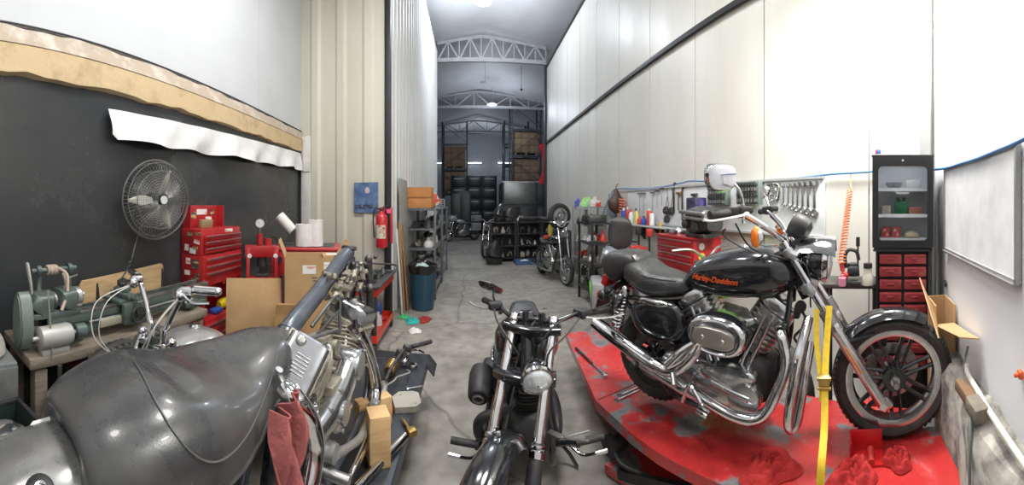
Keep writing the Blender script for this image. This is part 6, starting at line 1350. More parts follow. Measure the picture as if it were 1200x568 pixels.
bl = [(731,.24,.05,BLUE,WHITE,'blue jerry bottle standing at the left end of the wall shelf',1),(735.5,.26,.035,REDP,WHITE,'red bottle standing beside the blue bottle on the wall shelf',0),(740,.22,.045,WHITE,REDP,'white bottle with a red cap on the wall shelf',0),(745.5,.24,.04,mat('yellow_plastic2',(.7,.6,.2),.4),DSTEEL,'yellow bottle with a dark cap on the wall shelf',1),
      (750,.12,.04,REDP,REDP,'short red tin on the wall shelf below the first driver',0),(754.5,.13,.04,BLUE,DSTEEL,'short blue tin on the wall shelf beside the red tin',0),(760.5,.24,.035,REDP,WHITE,'tall red spray can with a white cap near the middle of the wall shelf',2),(764,.20,.035,WHITE,REDP,'white spray can with red cap beside the tall red can',2)]
for px, h, r, m, mc, lab, k in bl: bottle(px, h, r, m, mc, lab, k)
# yellow spirit level and red holders beneath
p = RP(773.5,275,.10); o = B().box((0,0,0), (.05,.02,.34), bev=.004).box((0,-.011,.05), (.03,.004,.06)).build('spirit_level', mat('level_yellow', (.65,.45,.03), .4), loc=p, rz=RZR); tag(o, 'yellow spirit level standing upright left of the red tool chest', 'level')
for x, y in ((734,278),(749,276),(762,276),(770,272)):
    pass
# red roller tool chest
RZT = RZR
yc0, yc1 = 3.30, 2.62
tch = thing('tool_chest', 'red four-drawer tool chest on a stand under the white tool board', 'tool chest', (2.17, (yc0+yc1)/2, .0), RZR)
wT = yc0-yc1
b = B(); b.box((0,0,1.085), (wT,.36,.35), bev=.008); b.box((0,0,1.268), (wT+.02,.38,.022), bev=.005); b.build('body', RED, tch)
for k in range(4):
    z = 1.215-k*.072; b = B(); b.box((0,-.185,z), (wT*.93,.016,.062), bev=.003); dr = b.build('drawer', RED, tch)
    b = B(); b.box((0,-.196,z+.020), (wT*.91,.014,.012), bev=.002); b.build('handle', STEEL, dr)
for x in (-wT/2+.02, wT/2-.02):
    for y in (-.16,.16): b = B(); b.box((x,y,.455), (.04,.04,.91)); b.build('leg', RED, tch)
b = B(); b.box((0,0,.35), (wT,.34,.02)); b.build('lower_shelf', MBLACK, tch)
for z, r, m in ((1.19,.035,STICK),(1.09,.040,mat('yellow_sticker',(.75,.62,.05),.5,col2=(.6,.1,.05),scale=40,thr=(.55,.6)))): b = B(); b.cyl((wT/2+.001,-.08,z), (wT/2+.003,-.08,z), r, n=20); b.build('sticker', m, tch)
# engine primary, black cases and parts on top of the chest
eo = thing('engine_casting', 'grey and silver engine casting lying on the red four-drawer tool chest', 'engine part', (2.12,2.75,1.281), RZR)
b = B(); b.loft([((-.05,0,.16), .10,.12,4), ((.10,0,.17), .12,.14,4), ((.30,0,.17), .10,.10,4)], 22); b.box((.1,0,.02), (.3,.2,.04), bev=.008); b.build('body', DSTEEL, eo)
b = B(); b.box((.12,-.13,.24), (.42,.05,.04), (0,.05,0), bev=.01); b.box((.12,-.13,.19), (.34,.04,.03), (0,.05,0), bev=.008); b.cyl((.30,-.12,.22), (.34,-.12,.22), .05, n=18); b.build('silver_rail', ALLOY, eo)
for k, (x, z) in enumerate(((0,.13),(.15,.10))): b = B(); b.cyl((x,-.12,z), (x,-.15,z), .045, n=20); b.cyl((x,-.15,z), (x,-.16,z), .02, n=12); b.build('bore', IRON, eo)
o = B().box((0,0,.20), (.17,.16,.40), bev=.01).box((0,-.083,.24), (.12,.006,.10), bev=.002).box((0,-.083,.36), (.10,.006,.03)).build('parts_case', mat('case_purple_black', (.035,.03,.07), .4, col2=(.10,.08,.28), scale=3, thr=(.5,.55)), loc=(2.33,3.02,1.281), rz=RZR); tag(o, 'tall black and purple case standing behind the engine casting', 'case')
junk(2.15,3.16,1.281,.28,.22,4,31,'top of the red tool chest','parts on the red tool chest',[WHITE,DSTEEL,RUBBER,ALLOY],hmax=.09,hmin=.05)
# standing black stand/handles beside the chest
for x, lab in ((748.5,'thin black stand pole left under the wall shelf'),(761,'thin black stand pole right under the wall shelf')):
    p = RP(x,300,.30); t = thing('work_lamp_stand', lab, 'stand', (p.x,p.y,0)); b = B(); b.cyl((0,0,.02), (0,0,1.27), .014, n=10); b.build('pole', MBLACK, t)
    b = B(); b.turn([(.09,0),(.085,.02),(.02,.03)], (0,0,0), (0,0,1), 20); b.build('foot', MBLACK, t)
    b = B(); b.box((0,0,1.24), (.08,.05,.10), bev=.01); b.build('head', REDP if x > 755 else MBLACK, t)
o = thing('red_vise', 'red bench vise shape on the floor stand between the poles and the chest', 'vise', (2.10,4.0,0), RZR)
b = B(); b.cyl((0,0,0), (0,0,.90), .035, n=14); b.turn([(.09,0),(.08,.03),(.04,.04)], (0,0,0), (0,0,1), 20); b.build('stand', DSTEEL, o)
b = B(); b.box((0,0,.95), (.22,.14,.10), bev=.02); b.box((.12,0,1.02), (.05,.16,.08), bev=.01); b.box((-.04,0,1.02), (.05,.16,.08), bev=.01); b.cyl((-.1,0,.98), (-.25,0,.98), .014, n=10); b.build('body', REDP, o)
# touring motorcycle seen from behind, black backrest and chrome grab rails
RZK = atan2(.95, .30)
kb = thing('motorcycle', 'motorcycle with tall black backrest and chrome grab rails parked by the wall shelf', 'motorcycle', (1.72,3.80,0), RZK)
b = B(); b.loft([((-.30,0,1.10), .05,.03,3), ((-.305,0,1.16), .125,.05,3.2), ((-.32,0,1.30), .14,.055,3.2), ((-.34,0,1.42), .115,.05,3), ((-.345,0,1.46), .05,.02,3)], 26, 4); b.build('backrest', LEATHER, kb)
RAIL = mat('pale_rail', (.72,.72,.70), .3, .3)
b = B()
for s in (-1,1): b.tube([(.02,s*.17,.86), (-.20,s*.20,.98), (-.34,s*.18,1.06), (-.38,s*.12,1.00), (-.36,s*.10,.90)], .017, 8)
b.build('grab_rail', RAIL, kb)
b = B(); b.box((-.10,0,.91), (.34,.30,.025), bev=.006)
for k in range(5): b.bar((-.34,-.12+.06*k,.96), (.06,-.12+.06*k,.95), .012)
b.bar((-.34,-.15,.96), (-.34,.15,.96), .014); b.cyl((-.30,0,.93), (-.30,0,1.12), .018, n=10); b.build('luggage_rack', STEEL, kb)
b = B(); b.loft([((-.28,0,.82), .10,.04,3), ((-.05,0,.84), .15,.055,3), ((.25,0,.80), .14,.05,3), ((.34,0,.80), .06,.03,3)], 20, 3); b.build('saddle', LEATHER, kb)
b = B(); b.loft([((.30,0,.84), .06,.05,2.5), ((.45,0,.90), .15,.10,2.5), ((.66,0,.92), .13,.10,2.5), ((.78,0,.92), .05,.03,2.5)], 22, 3); b.build('fuel_tank', mat('silver_blue', (.35,.38,.42), .3, .5), kb)
for s in (-1,1):
    b = B(); b.box((-.22,s*.26,.60), (.46,.14,.30), bev=.03); pn = b.build('side_case', mat('grey_case', (.30,.31,.32), .4, .2), kb)
    b = B(); b.box((-.22,s*.335,.64), (.30,.012,.12), bev=.005); b.build('lime_panel', LIME, pn)
wheel(kb, (-.42,0,.31), .31, .15, .21, 'cast', 6, ALLOY, 'rear_wheel', 0, 1, 32); wheel(kb, (.95,0,.31), .31, .11, .22, 'cast', 6, ALLOY, 'front_wheel', .13, 1, 32)
b = B(); b.loft([((-.10,0,.42), .12,.12,3), ((.2,0,.42), .17,.18,3), ((.5,0,.42), .12,.12,3)], 20, 2); b.box((-.35,0,.66), (.30,.18,.10), (0,.2,0), bev=.03); b.build('engine_and_tail', MBLACK, kb)
b = B(); b.box((-.53,0,.72), (.03,.16,.06), bev=.01); b.build('tail_light', REDLENS, kb)
for s in (-1,1): b = B(); b.cyl((.74,s*.10,.98), (.95,s*.10,.31), .022, n=10); b.build('fork_leg', STEEL, kb)
b = B(); b.tube([(.60,-.36,1.08), (.70,-.18,1.08), (.74,0,1.02), (.70,.18,1.08), (.60,.36,1.08)], .013, 8); b.build('handlebar', MBLACK, kb)
b = B(); b.cyl((.80,0,.95), (.90,0,.93), .085, n=22); b.build('headlight', STEEL, kb)
# hanging helmet bag and red coiled strap at the left end
p = RP(722,236,.12); o = B().loft([((0,0,-.20), .04,.04,2.4), ((0,0,-.12), .12,.08,2.4), ((0,0,.0), .15,.09,2.2), ((0,0,.10), .08,.06,2.2), ((0,0,.22), .02,.02,2)], 20, 4).tube([(0,0,.20), (.02,0,.27), (0,.04,.30)], .008, 6).build('leather_bag', mat('dark_brown_leather', (.07,.035,.025), .45), loc=p, rz=RZR); tag(o, 'dark brown leather bag hanging at the left end of the tool board', 'bag')
p = RP(729,244,.10); b = B()
for k in range(7): b.ring((0,0,.14-.045*k), (0,.2,1), .05, .010, 18, 6)
tag(b.build('red_coil_hose', mat('faded_red_hose', (.72,.20,.14), .45), loc=p, rz=RZR), 'faded red coiled hose hanging beside the brown leather bag', 'hose')
o = B().box((0,0,0), (.30,.02,.42), bev=.004).build('blue_grey_panel', mat('blue_grey', (.30,.36,.45), .5), loc=RP(717,240,.03), rz=RZR); tag(o, 'blue grey sheet on the wall behind the brown leather bag', 'sheet')
# ----------------------------------------------------------------- glass display rack
gr = thing('display_rack', 'glass shelved steel display rack against the right wall filled with parts', 'shelf rack', (2.20,6.15,0), RZR)
PALE = mat('pale_rack_steel', (.50,.51,.50), .4, .5); GL = mat('shelf_glass', (.75,.88,.84), .05, 0, trans=.9, alpha=.55)
for x in (-.48,0,.48):
    for y in (-.18,.18): b = B(); b.box((x,y,.80), (.028,.028,1.60)); b.build('upright', PALE, gr)
GZ = (.25,.58,.90,1.22,1.56)
for z in GZ: b = B(); b.box((0,0,z), (.96,.36,.010)); b.build('glass_shelf', GL, gr)
b = B(); 
for z in GZ: b.box((0,-.18,z-.012), (.96,.012,.012)); b.box((0,.18,z-.012), (.96,.012,.012))
b.build('shelf_rail', PALE, gr)
for k, z in enumerate(GZ[:-1]):
    junk(2.20,6.15,z+.006,.34,.86,8,41+k,'glass shelf %s of display rack' % ('one','two','three','four')[k],'items on glass shelf %s' % ('one','two','three','four')[k],[REDP,WHITE,DSTEEL,STEEL,ALLOY,MBLACK],hmax=.20,hmin=.10)
for (yy, m, lab, s) in ((6.52,mat('pink_bag',(.85,.25,.28),.6),'pink bag on the left end of the display rack top',.10),(6.25,mat('pale_lime_bag',(.38,.78,.30),.6),'pale green bag on the display rack top',.14)):
    o = rag_mesh((0,0,0), s, s*1.3, int(yy*10)).build('plastic_bag', m, loc=(2.20,yy,1.567)); tag(o, lab, 'bag')
o = B().box((0,0,.06), (.20,.14,.12), bev=.01).cyl((.0,0,.12), (0,0,.18), .05, n=16).build('parts_tin', mat('red_white_tin', (.72,.7,.68), .5, col2=(.6,.08,.06), scale=9, thr=(.5,.54)), loc=(2.20,5.86,1.567)); tag(o, 'red and white tin on the right end of the display rack top', 'tin')
dk = thing('parts_rack', 'low black steel parts rack in front of the display rack', 'shelf rack', (2.00,5.33,0), RZR)
for x in (-.33,.33):
    for y in (-.16,.16): b = B(); b.box((x,y,.66), (.035,.035,1.32)); b.build('upright', MBLACK, dk)
for z in (.22,.62,.98,1.30): b = B(); b.box((0,0,z), (.70,.36,.025)); b.build('shelf', MBLACK, dk)
for k, z in enumerate((.233,.633,.993)): junk(2.00,5.33,z,.30,.58,6,61+k,'shelf %s of low black rack' % ('one','two','three')[k],'parts on shelf %s of the black parts rack' % ('one','two','three')[k],[REDP,DSTEEL,STEEL,WHITE,LIME,ALLOY],hmax=.20,hmin=.10)
o = B().box((0,0,.06), (.34,.30,.12), bev=.008).box((0,-.16,.06), (.30,.02,.08)).build('black_bin', DSTEEL, loc=(2.00,5.33,1.314), rz=RZR); tag(o, 'dark parts bin on top of the low black parts rack', 'bin')
# loose wheel and blue bottle next to the display rack
wt = P(652,255,8.1)
stnd = thing('wheel_stand', 'dark steel stand carrying the loose wheel beside the display rack', 'stand', (wt.x+.16,wt.y+.1,0), 0)
B().box((0,0,.50), (.34,.5,1.0), bev=.01).build('cabinet', IRON, stnd)
for k in range(3): b = B(); b.box((-.175,0,.2+.3*k), (.01,.44,.24), bev=.003); b.build('door', MBLACK, stnd)
lw = thing('loose_wheel', 'loose motorcycle wheel with black tyre standing on the dark cabinet', 'wheel', (wt.x+.1,wt.y+.1,1.325), .35)
wheel(lw, (0,0,0), .32, .13, .20, 'wire', 24, ALLOY, 'rim', .12, -1, 40)
p = P(666,238,8.0); o = B().box((0,0,.09), (.14,.10,.18), bev=.015).cyl((0,0,.18), (0,0,.22), .03, n=14).build('blue_white_can', mat('blue_white_can', (.05,.14,.55), .4, col2=(.8,.8,.82), scale=8, thr=(.5,.54)), loc=(2.3,7.15,1.52)); tag(o, 'blue and white can on a bracket above the loose wheel', 'can')
o2 = B().box((0,0,0), (.30,.26,.012)).box((.13,0,-.06), (.012,.2,.12)).build('wall_bracket_shelf', PALE, loc=(2.36,7.15,1.51)); tag(o2, 'small pale wall bracket shelf under the blue and white can', 'shelf')
# ----------------------------------------------------------------- small custom motorcycle with wire wheel
def small_bike(lab, loc, rz, tankm, accent=None, tall=1.0, pann=False, wire=True):
    t = thing('motorcycle', lab, 'motorcycle', loc, rz)
    wheel(t, (.72,0,.30), .30, .09, .245, 'wire' if wire else 'cast', 24 if wire else 6, ALLOY, 'front_wheel', .12, -1, 36); wheel(t, (-.66,0,.30), .30, .14, .21, 'wire' if wire else 'cast', 24 if wire else 6, ALLOY, 'rear_wheel', 0, -1, 32)
    for s in (-1,1): b = B(); b.cyl((.50,s*.09,1.05*tall), (.72,s*.09,.30), .022, n=12); b.build('fork_leg', CHROME, t)
    b = B(); b.tube([(.40,-.22,1.16*tall), (.46,-.12,1.14*tall), (.50,0,1.06*tall), (.46,.12,1.14*tall), (.40,.22,1.16*tall)], .013, 8); b.build('handlebar', CHROME, t)
    b = B(); b.turn([(.02,0),(.07,.03),(.085,.10),(.08,.11),(.02,.12)], (.54,0,.93*tall), (1,0,0), 22); b.build('headlight', CHROME, t)
    b = B(); b.loft([((-.10,0,.80), .05,.03,2.4), ((.0,0,.84), .12,.08,2.4), ((.22,0,.87), .13,.09,2.4), ((.36,0,.88), .05,.03,2.4)], 20, 3); b.build('fuel_tank', tankm, t)
    b = B(); b.loft([((-.06,0,.78), .06,.03,2.6), ((-.25,0,.75), .13,.05,2.6), ((-.50,0,.78), .12,.05,2.6), ((-.66,0,.82), .06,.03,2.6)], 20, 3); b.build('saddle', LEATHER, t)
    b = B(); b.loft([((-.28,0,.34), .12,.10,3), ((0,0,.35), .15,.16,3), ((.24,0,.32), .10,.10,3)], 20, 3); b.build('engine_case', ALLOY, t)
    cylinder_unit(t, (-.06,0,.45), (-.15,0,.68), .08, ALLOY, POLISH, 8, 'rear_cylinder', .05); cylinder_unit(t, (.06,0,.45), (.18,0,.68), .08, ALLOY, POLISH, 8, 'front_cylinder', .05)
    b = B()
    for s in (-1,1): b.tube([(.48,s*.03,.86), (.36,s*.11,.4), (.26,s*.13,.18), (-.30,s*.13,.18), (-.42,s*.13,.36), (-.40,s*.1,.68), (.1,s*.05,.78), (.48,s*.03,.92)], .015, 8); b.bar((-.36,s*.12,.3), (-.66,s*.12,.3), .03)
    b.build('frame', MBLACK, t)
    b = B(); fender(b, (-.66,0,.30), .35, .17, math.radians(30), math.radians(150)); b.build('rear_fender', accent or tankm, t)
    b = B(); b.tube([(.20,-.1,.6), (.30,-.14,.4), (.15,-.18,.22), (-.8,-.20,.26)], [.02,.022,.03,.035], 12, 5); b.build('exhaust_pipe', CHROME, t)
    b = B(); b.loft([((-.02,-.14,.56), .05,.05,2.4), ((.10,-.18,.56), .06,.06,2.4)], 18); b.ball((.04,-.17,.56), (.08,.04,.07), 18, 10); b.build('air_cleaner', CHROME, t)
    if pann:
        for s in (-1,1): b = B(); b.box((-.58,s*.26,.62), (.46,.20,.34), bev=.04); b.build('side_case', mat('silver_case', (.45,.46,.48), .4, .4), t)
        b = B(); b.box((-.78,0,.98), (.36,.40,.28), bev=.05); b.build('top_box', mat('silver_case', (.45,.46,.48)), t)
        b = B(); b.loft([((.42,0,.98), .18,.10,3), ((.60,0,1.02), .20,.14,3), ((.72,0,.95), .10,.10,3)], 18, 2); b.build('fairing', mat('silver_case', (.45,.46,.48)), t)
    return t
fw_ = G(669,334,0)
small_bike('black motorcycle with long chrome fork and wire wheel parked before the display rack', (fw_.x-.20, fw_.y+.72, 0), atan2(-1,.15), BLACK, tall=1.08)
o = B().box((0,0,0), (.10,.14,.09), bev=.02).build('red_reservoir', REDP, loc=P(645,279,7.9)); 
bb_ = [x for x in bpy.data.objects if x.get('label','').startswith('black motorcycle with long chrome fork')][0]
o.parent = bb_; o.location = (-.38,.0,.86)
# ----------------------------------------------------------------- corner: low bench, fridge, drawer unit
tb_ = P(998,325,2.30)
bt = thing('side_bench', 'small black bench between the front fork and the drinks fridge', 'bench', (tb_.x,tb_.y,0), -1.15)
b = B(); b.box((0,.02,1.075), (.38,.26,.03), bev=.004); b.build('bench_top', mat('dark_bench_top', (.05,.045,.04), .5, col2=(.12,.10,.09)), bt)
for x in (-.16,.16): b = B(); b.box((x,-.08,.53), (.035,.035,1.06)); b.build('leg', MBLACK, bt); b = B(); b.box((x,.12,.53), (.035,.035,1.06)); b.build('leg', MBLACK, bt)
MBt = bt
def onb(px, r=2.2): q = P(px, 325, r); return (q.x, q.y, 1.0915)
gd_ = thing('bench_grinder', 'dark bench drill with a handle standing on the small black bench', 'drill', onb(1000,2.22), -1.15)
b = B(); b.box((0,0,.012), (.10,.12,.024), bev=.004); b.cyl((0,0,.05), (0,0,.13), .042, .036, n=20); b.box((0,-.02,.09), (.07,.07,.05), bev=.015); b.build('base', IRON, gd_)
b = B(); b.tube([(-.045,0,.10), (-.055,0,.17), (-.03,0,.215), (.02,0,.205), (.035,0,.15)], .012, 8); b.build('handle', MBLACK, gd_)
b = B(); b.cyl((.03,0,.10), (.03,0,.24), .006, n=8); b.cyl((.03,0,.24), (.03,0,.30), .013, n=12); b.build('spindle', MBLACK, gd_)
jr = thing('white_jar', 'pale jar with a dark lid beside the drinks fridge on the small bench', 'jar', onb(1017,2.16), 0)
b = B(); b.turn([(.01,0),(.034,.003),(.036,.06),(.026,.08),(.026,.11)], (0,0,0), (0,0,1), 20); b.build('body', mat('cream_jar', (.62,.58,.48), .4), jr)
b = B(); b.cyl((0,0,.11), (0,0,.14), .028, n=16); b.build('lid', MBLACK, jr)
o = B().cyl((0,0,0), (0,0,.05), .024, n=14).cyl((0,0,.05), (0,0,.07), .01, n=10).build('pink_pot', mat('pink_pot', (.75,.30,.40), .4), loc=onb(987,2.15)); tag(o, 'small pink pot at the left end of the small bench', 'pot')
b = B(); hc_ = [RP(997,200,.10), RP(996,222,.12)]
top_, bot_ = P(996,222,2.42), P(986,308,2.20)
pts = []; n_ = 26
for i in range(n_*10+1):
    t = i/(n_*10); c = top_.lerp(bot_, t); a = 2*pi*t*n_; rr = .018+.006*t; pts.append(c+V((rr*cos(a), rr*sin(a), 0)))
b.tube(pts, .0042, 6, 1, sm=False); b.tube([RP(997,204,.03), RP(997,212,.06), top_+V((.018,0,0))], .0042, 6)
o = b.build('coiled_air_hose', mat('orange_coil', (.85,.22,.08), .4)); tag(o, 'orange coiled air hose hanging down the right wall', 'hose')
b = B(); b.cyl(bot_, bot_+V((0,-.01,-.05)), .016, n=12); b.box(bot_+V((.0,-.02,-.085)), (.03,.05,.06), (.4,0,0), bev=.008); b.build('blow_gun', REDP, o)
# drinks fridge on the drawer unit
AF = ang(1057); fr_ = P(1058,292,2.17); RZFr = -AF
fz = fr_.z
fg = thing('drinks_fridge', 'small black glass-door drinks fridge on top of the red drawer unit', 'fridge', (fr_.x+.14*sin(AF), fr_.y+.14*cos(AF), fz+.012), RZFr)
W_, H_, D_ = .385, .575, .28; FRM = mat('fridge_black', (.022,.022,.025), .35, coat=.2); INW = mat('fridge_liner', (.72,.75,.78), .5)
b = B(); b.box((-W_/2+.008,.02,H_/2), (.016,D_-.04,H_)); b.box((W_/2-.008,.02,H_/2), (.016,D_-.04,H_)); b.box((0,.02,H_-.008), (W_,D_-.04,.016)); b.box((0,.02,.02), (W_,D_-.04,.04)); b.box((0,D_/2-.008,H_/2), (W_,.016,H_)); b.box((0,0,H_+.007), (W_+.014,D_+.02,.014), bev=.003); b.build('cabinet', FRM, fg)
b = B(); b.box((-W_/2+.020,.02,H_/2), (.006,D_-.06,H_-.06)); b.box((W_/2-.020,.02,H_/2), (.006,D_-.06,H_-.06)); b.box((0,D_/2-.020,H_/2), (W_-.03,.006,H_-.06)); b.box((0,.02,.045), (W_-.03,D_-.06,.008)); b.box((0,.02,H_-.022), (W_-.03,D_-.06,.008)); b.build('liner', INW, fg)
for z in (.20,.37): b = B(); b.box((0,.03,z), (W_-.045,D_-.09,.008)); b.box((0,-.085,z), (W_-.045,.008,.022)); b.build('wire_shelf', INW, fg)
b = B(); y = -D_/2-.012; t_ = .036
def rr_frame(w, h, r, n=6):
    o = []
    for cx_, cz_, a0 in ((w/2-r,h/2-r,0),(-w/2+r,h/2-r,pi/2),(-w/2+r,-h/2+r,pi),(w/2-r,-h/2+r,1.5*pi)):
        for i in range(n+1): a = a0+pi/2*i/n; o.append((cx_+r*cos(a), cz_+r*sin(a)))
    return o
ou = rr_frame(W_,H_,.006); inn = [(x, z-.008) for x, z in rr_frame(W_-.075,H_-.105,.028)]
b.rings([[V((x,yy,z+H_/2)) for x, z in q] for q, yy in ((ou,y+.012),(ou,y-.012),(inn,y-.012),(inn,y+.012),(ou,y+.012))], cap=False); dr = b.build('door', FRM, fg, angle=30)
FG = mat('fridge_door_glass', (.93,.95,.96), .02, 0, trans=1.0, alpha=.35, col2=(.93,.95,.96))
b = B(); b.rings([[V((x,yy,z+H_/2)) for x, z in [(p_[0]*1.01,p_[1]*1.01) for p_ in inn]] for yy in (y-.002,y+.002)]); b.build('door_glass', FG, dr)
b = B(); b.cyl((0,y-.012,H_-.025), (0,y-.015,H_-.025), .007, n=14); b.build('badge', WHITE, dr)
text('door_lettering', 'Guinot', .030, Matrix.Translation((.01,y-.004,H_*.60)) @ Matrix.Rotation(pi/2,4,'X'), WHITE, dr, .0006, .2) if False else None
FL_ = mat('fridge_lamp', (1,1,1), .5, emis=(.95,.97,1), estr=30.0)
b = B(); b.box((0,-D_/2+.03,H_-.03), (W_-.08,.012,.008)); b.build('lamp_strip', FL_, fg)
def infr(name, x, z, bm_, m, lab, cat, grp=None):
    p = fg.matrix_basis @ V((x,.0,z)) if False else (at(fg.location, RZFr) @ V((x,.02,z))); o = bm_.build(name, m, loc=p, rz=RZFr); return tag(o, lab, cat, grp)
REDC = mat('red_carton', (.45,.05,.05), .5, col2=(.70,.60,.55), scale=40, thr=(.58,.62))
infr('red_tin', -.115,.050, B().box((0,0,.035), (.055,.06,.07), bev=.004), REDC, 'red carton on the left of the fridge floor', 'carton')
infr('red_tin', -.045,.050, B().box((0,0,.035), (.055,.06,.07), bev=.004), REDC, 'red carton second from the left on the fridge floor', 'carton')
infr('cake_plate', .06,.050, B().turn([(.01,0),(.06,.004),(.07,.012)], (0,0,0), (0,0,1), 24).ball((0,0,.018), (.05,.05,.022), 18, 8), mat('cream_food', (.70,.60,.42), .6), 'plate of pale food on the right of the fridge floor', 'plate')
infr('green_bottle_pack', -.01,.206, B().box((0,0,.045), (.09,.07,.09), bev=.008).cyl((-.02,0,.09),(-.02,0,.115),.012,n=10).cyl((.02,0,.09),(.02,0,.115),.012,n=10), mat('dark_green_pack', (.02,.16,.08), .4), 'green pack in the middle of the middle fridge shelf', 'pack')
infr('red_food_box', .085,.206, B().box((0,0,.025), (.09,.07,.05), bev=.005), mat('dull_red_box', (.42,.16,.13), .5), 'dull red box on the right of the middle fridge shelf', 'box')
infr('food_box', -.11,.206, B().box((0,0,.03), (.06,.06,.06), bev=.005), mat('beige_box', (.50,.42,.34), .5), 'beige box on the left of the middle fridge shelf', 'box')
infr('grey_bowl', -.06,.376, B().turn([(.02,0),(.05,.02),(.06,.045),(.055,.045),(.045,.02),(.01,.006)], (0,0,0), (0,0,1), 22), mat('grey_bowl', (.35,.36,.36), .4), 'grey bowl on the top fridge shelf', 'bowl')
infr('clear_tub', .07,.376, B().box((0,0,.03), (.10,.08,.06), bev=.008), mat('pale_tub', (.55,.57,.56), .4), 'pale tub on the right of the top fridge shelf', 'tub')
# lettering printed on the glass: an unreadable curly script, kept as strokes
b = B(); x_ = -.045; 
for k in range(6): b.tube([(x_+.014*k, y-.004, H_*.585), (x_+.014*k+.006, y-.004, H_*.585+.016*(1+(k == 0)*.8)), (x_+.014*k+.011, y-.004, H_*.585+.004), (x_+.014*k+.014, y-.004, H_*.585+.010)], .0013, 5, 4)
b.build('script_marking', WHITE, dr)
# spray can on the fridge
sp = at(fg.location, RZFr) @ V((-.17,.03,H_+.0155)); s_ = thing('spray_can', 'red, white and blue spray can standing on the fridge', 'can', sp, 0)
b = B(); b.turn([(.004,0),(.019,.001),(.019,.045),(.012,.055)], (0,0,0), (0,0,1), 18); b.build('body', WHITE, s_)
b = B(); b.turn([(.0195,.028),(.020,.030),(.020,.050),(.013,.062),(.004,.063)], (0,0,0), (0,0,1), 18, a0=0, a1=pi); b.build('red_band', REDP, s_); b = B(); b.turn([(.0195,.028),(.020,.030),(.020,.050),(.013,.062),(.004,.063)], (0,0,0), (0,0,1), 18, a0=pi, a1=2*pi); b.build('blue_cap', BLUE, s_)
# drawer unit
du = thing('drawer_unit', 'black cabinet with two columns of small red drawers under the fridge', 'drawer unit', (fg.location.x, fg.location.y, 0), RZFr)
Wd = .345; b = B(); b.box((0,.0,(fz-.005)/2), (Wd,.24,fz-.012), bev=.003); b.box((-Wd/2+.006,-.13,fz/2), (.012,.03,fz-.03)); b.box((Wd/2-.006,-.13,fz/2), (.012,.03,fz-.03)); b.box((0,-.01,fz-.006), (Wd+.03,.30,.012)); b.build('carcass', MBLACK, du)
DRW = mat('translucent_red_drawer', (.36,.05,.055), .3, coat=.3)
for r_ in range(9):
    z = fz-.062-r_*.0805
    b = B(); b.box((0,-.125,z-.040), (Wd-.02,.02,.006)); b.build('divider', MBLACK, du)
    for s in (-1,1):
        b = B(); b.box((s*.078,-.135,z), (.140,.03,.062), bev=.005); d_ = b.build('drawer', DRW, du)
        b = B(); b.box((s*.078,-.153,z+.004), (.045,.010,.012), bev=.003); b.box((s*.078,-.1515,z+.018), (.11,.003,.010)); b.build('handle', DRW, d_)
# ----------------------------------------------------------------- whiteboard, cable, ledge and pipe on the board wall
RZB = -A_BOARD
def BW(s, d, z): return V((0,0,0)) + (at((0,0,0), RZB) @ V((s, d, z)))
s0, s1 = SB(1111), SB(1197); zT, zB = 1.815, 1.325
wb = thing('whiteboard', 'long framed whiteboard hanging on the white wall at the right edge', 'whiteboard', BW((s0+s1)/2, D_BOARD-.012, (zT+zB)/2), RZB)
B().box((0,0,0), (s1-s0,.014,zT-zB)).build('surface', mat('whiteboard_white', (.80,.81,.83), .18), wb)
ALF = mat('anodised_frame', (.42,.42,.42), .35, .7)
b = B()
for s in (-1,1): b.box((0,-.004,s*(zT-zB)/2), (s1-s0+.02,.022,.014)); b.box((s*(s1-s0)/2,-.004,0), (.014,.022,zT-zB+.014))
b.build('frame', ALF, wb)
b = B(); b.box((0,-.012,-(zT-zB)/2-.010), (s1-s0,.03,.008)); b.build('pen_tray', ALF, wb)
b = B(MB_); rs = []; n = 50; sA, sZ = SB(1112), 1.5
rnd = random.Random(4)
for i in range(n+1):
    s = sA+(sZ-sA)*i/n; w = .13+.02*sin(9*s)+rnd.uniform(-.006,.006); z = .74+.012*sin(13*s)+rnd.uniform(-.006,.006)
    rs.append([V((s, D_BOARD+.02, 0)), V((s, D_BOARD-w, 0)), V((s, D_BOARD-w+.01, z-.05)), V((s, D_BOARD-w+.04, z)), V((s, D_BOARD+.02, z+.02))])
b.rings(rs); structure(b.build('trim_10', LEDGE))
b = B(); b.tube([BW(SB(1148), D_BOARD-.06, .86), BW(SB(1150), D_BOARD-.07, .83), BW(SB(1165), D_BOARD-.07, .815), BW(SB(1200), D_BOARD-.07, .80), BW(0.2, D_BOARD-.07, .79)], .012, 10)
o = b.build('conduit_pipe', mat('cream_conduit', (.62,.60,.54), .45)); tag(o, 'pale conduit pipe running along the concrete ledge at the lower right', 'pipe')
b = B(); b.tube([BW(SB(1141), D_BOARD-.03, .90), BW(SB(1152), D_BOARD-.10, .82), BW(SB(1168), D_BOARD-.12, .79), BW(SB(1179), D_BOARD-.15, .70), BW(SB(1182), D_BOARD-.16, .50), BW(SB(1184), D_BOARD-.16, .02)], .006, 8)
o = b.build('grey_cable', mat('grey_cable2', (.16,.18,.17), .5)); tag(o, 'grey cable dropping over the concrete ledge to the floor', 'cable')
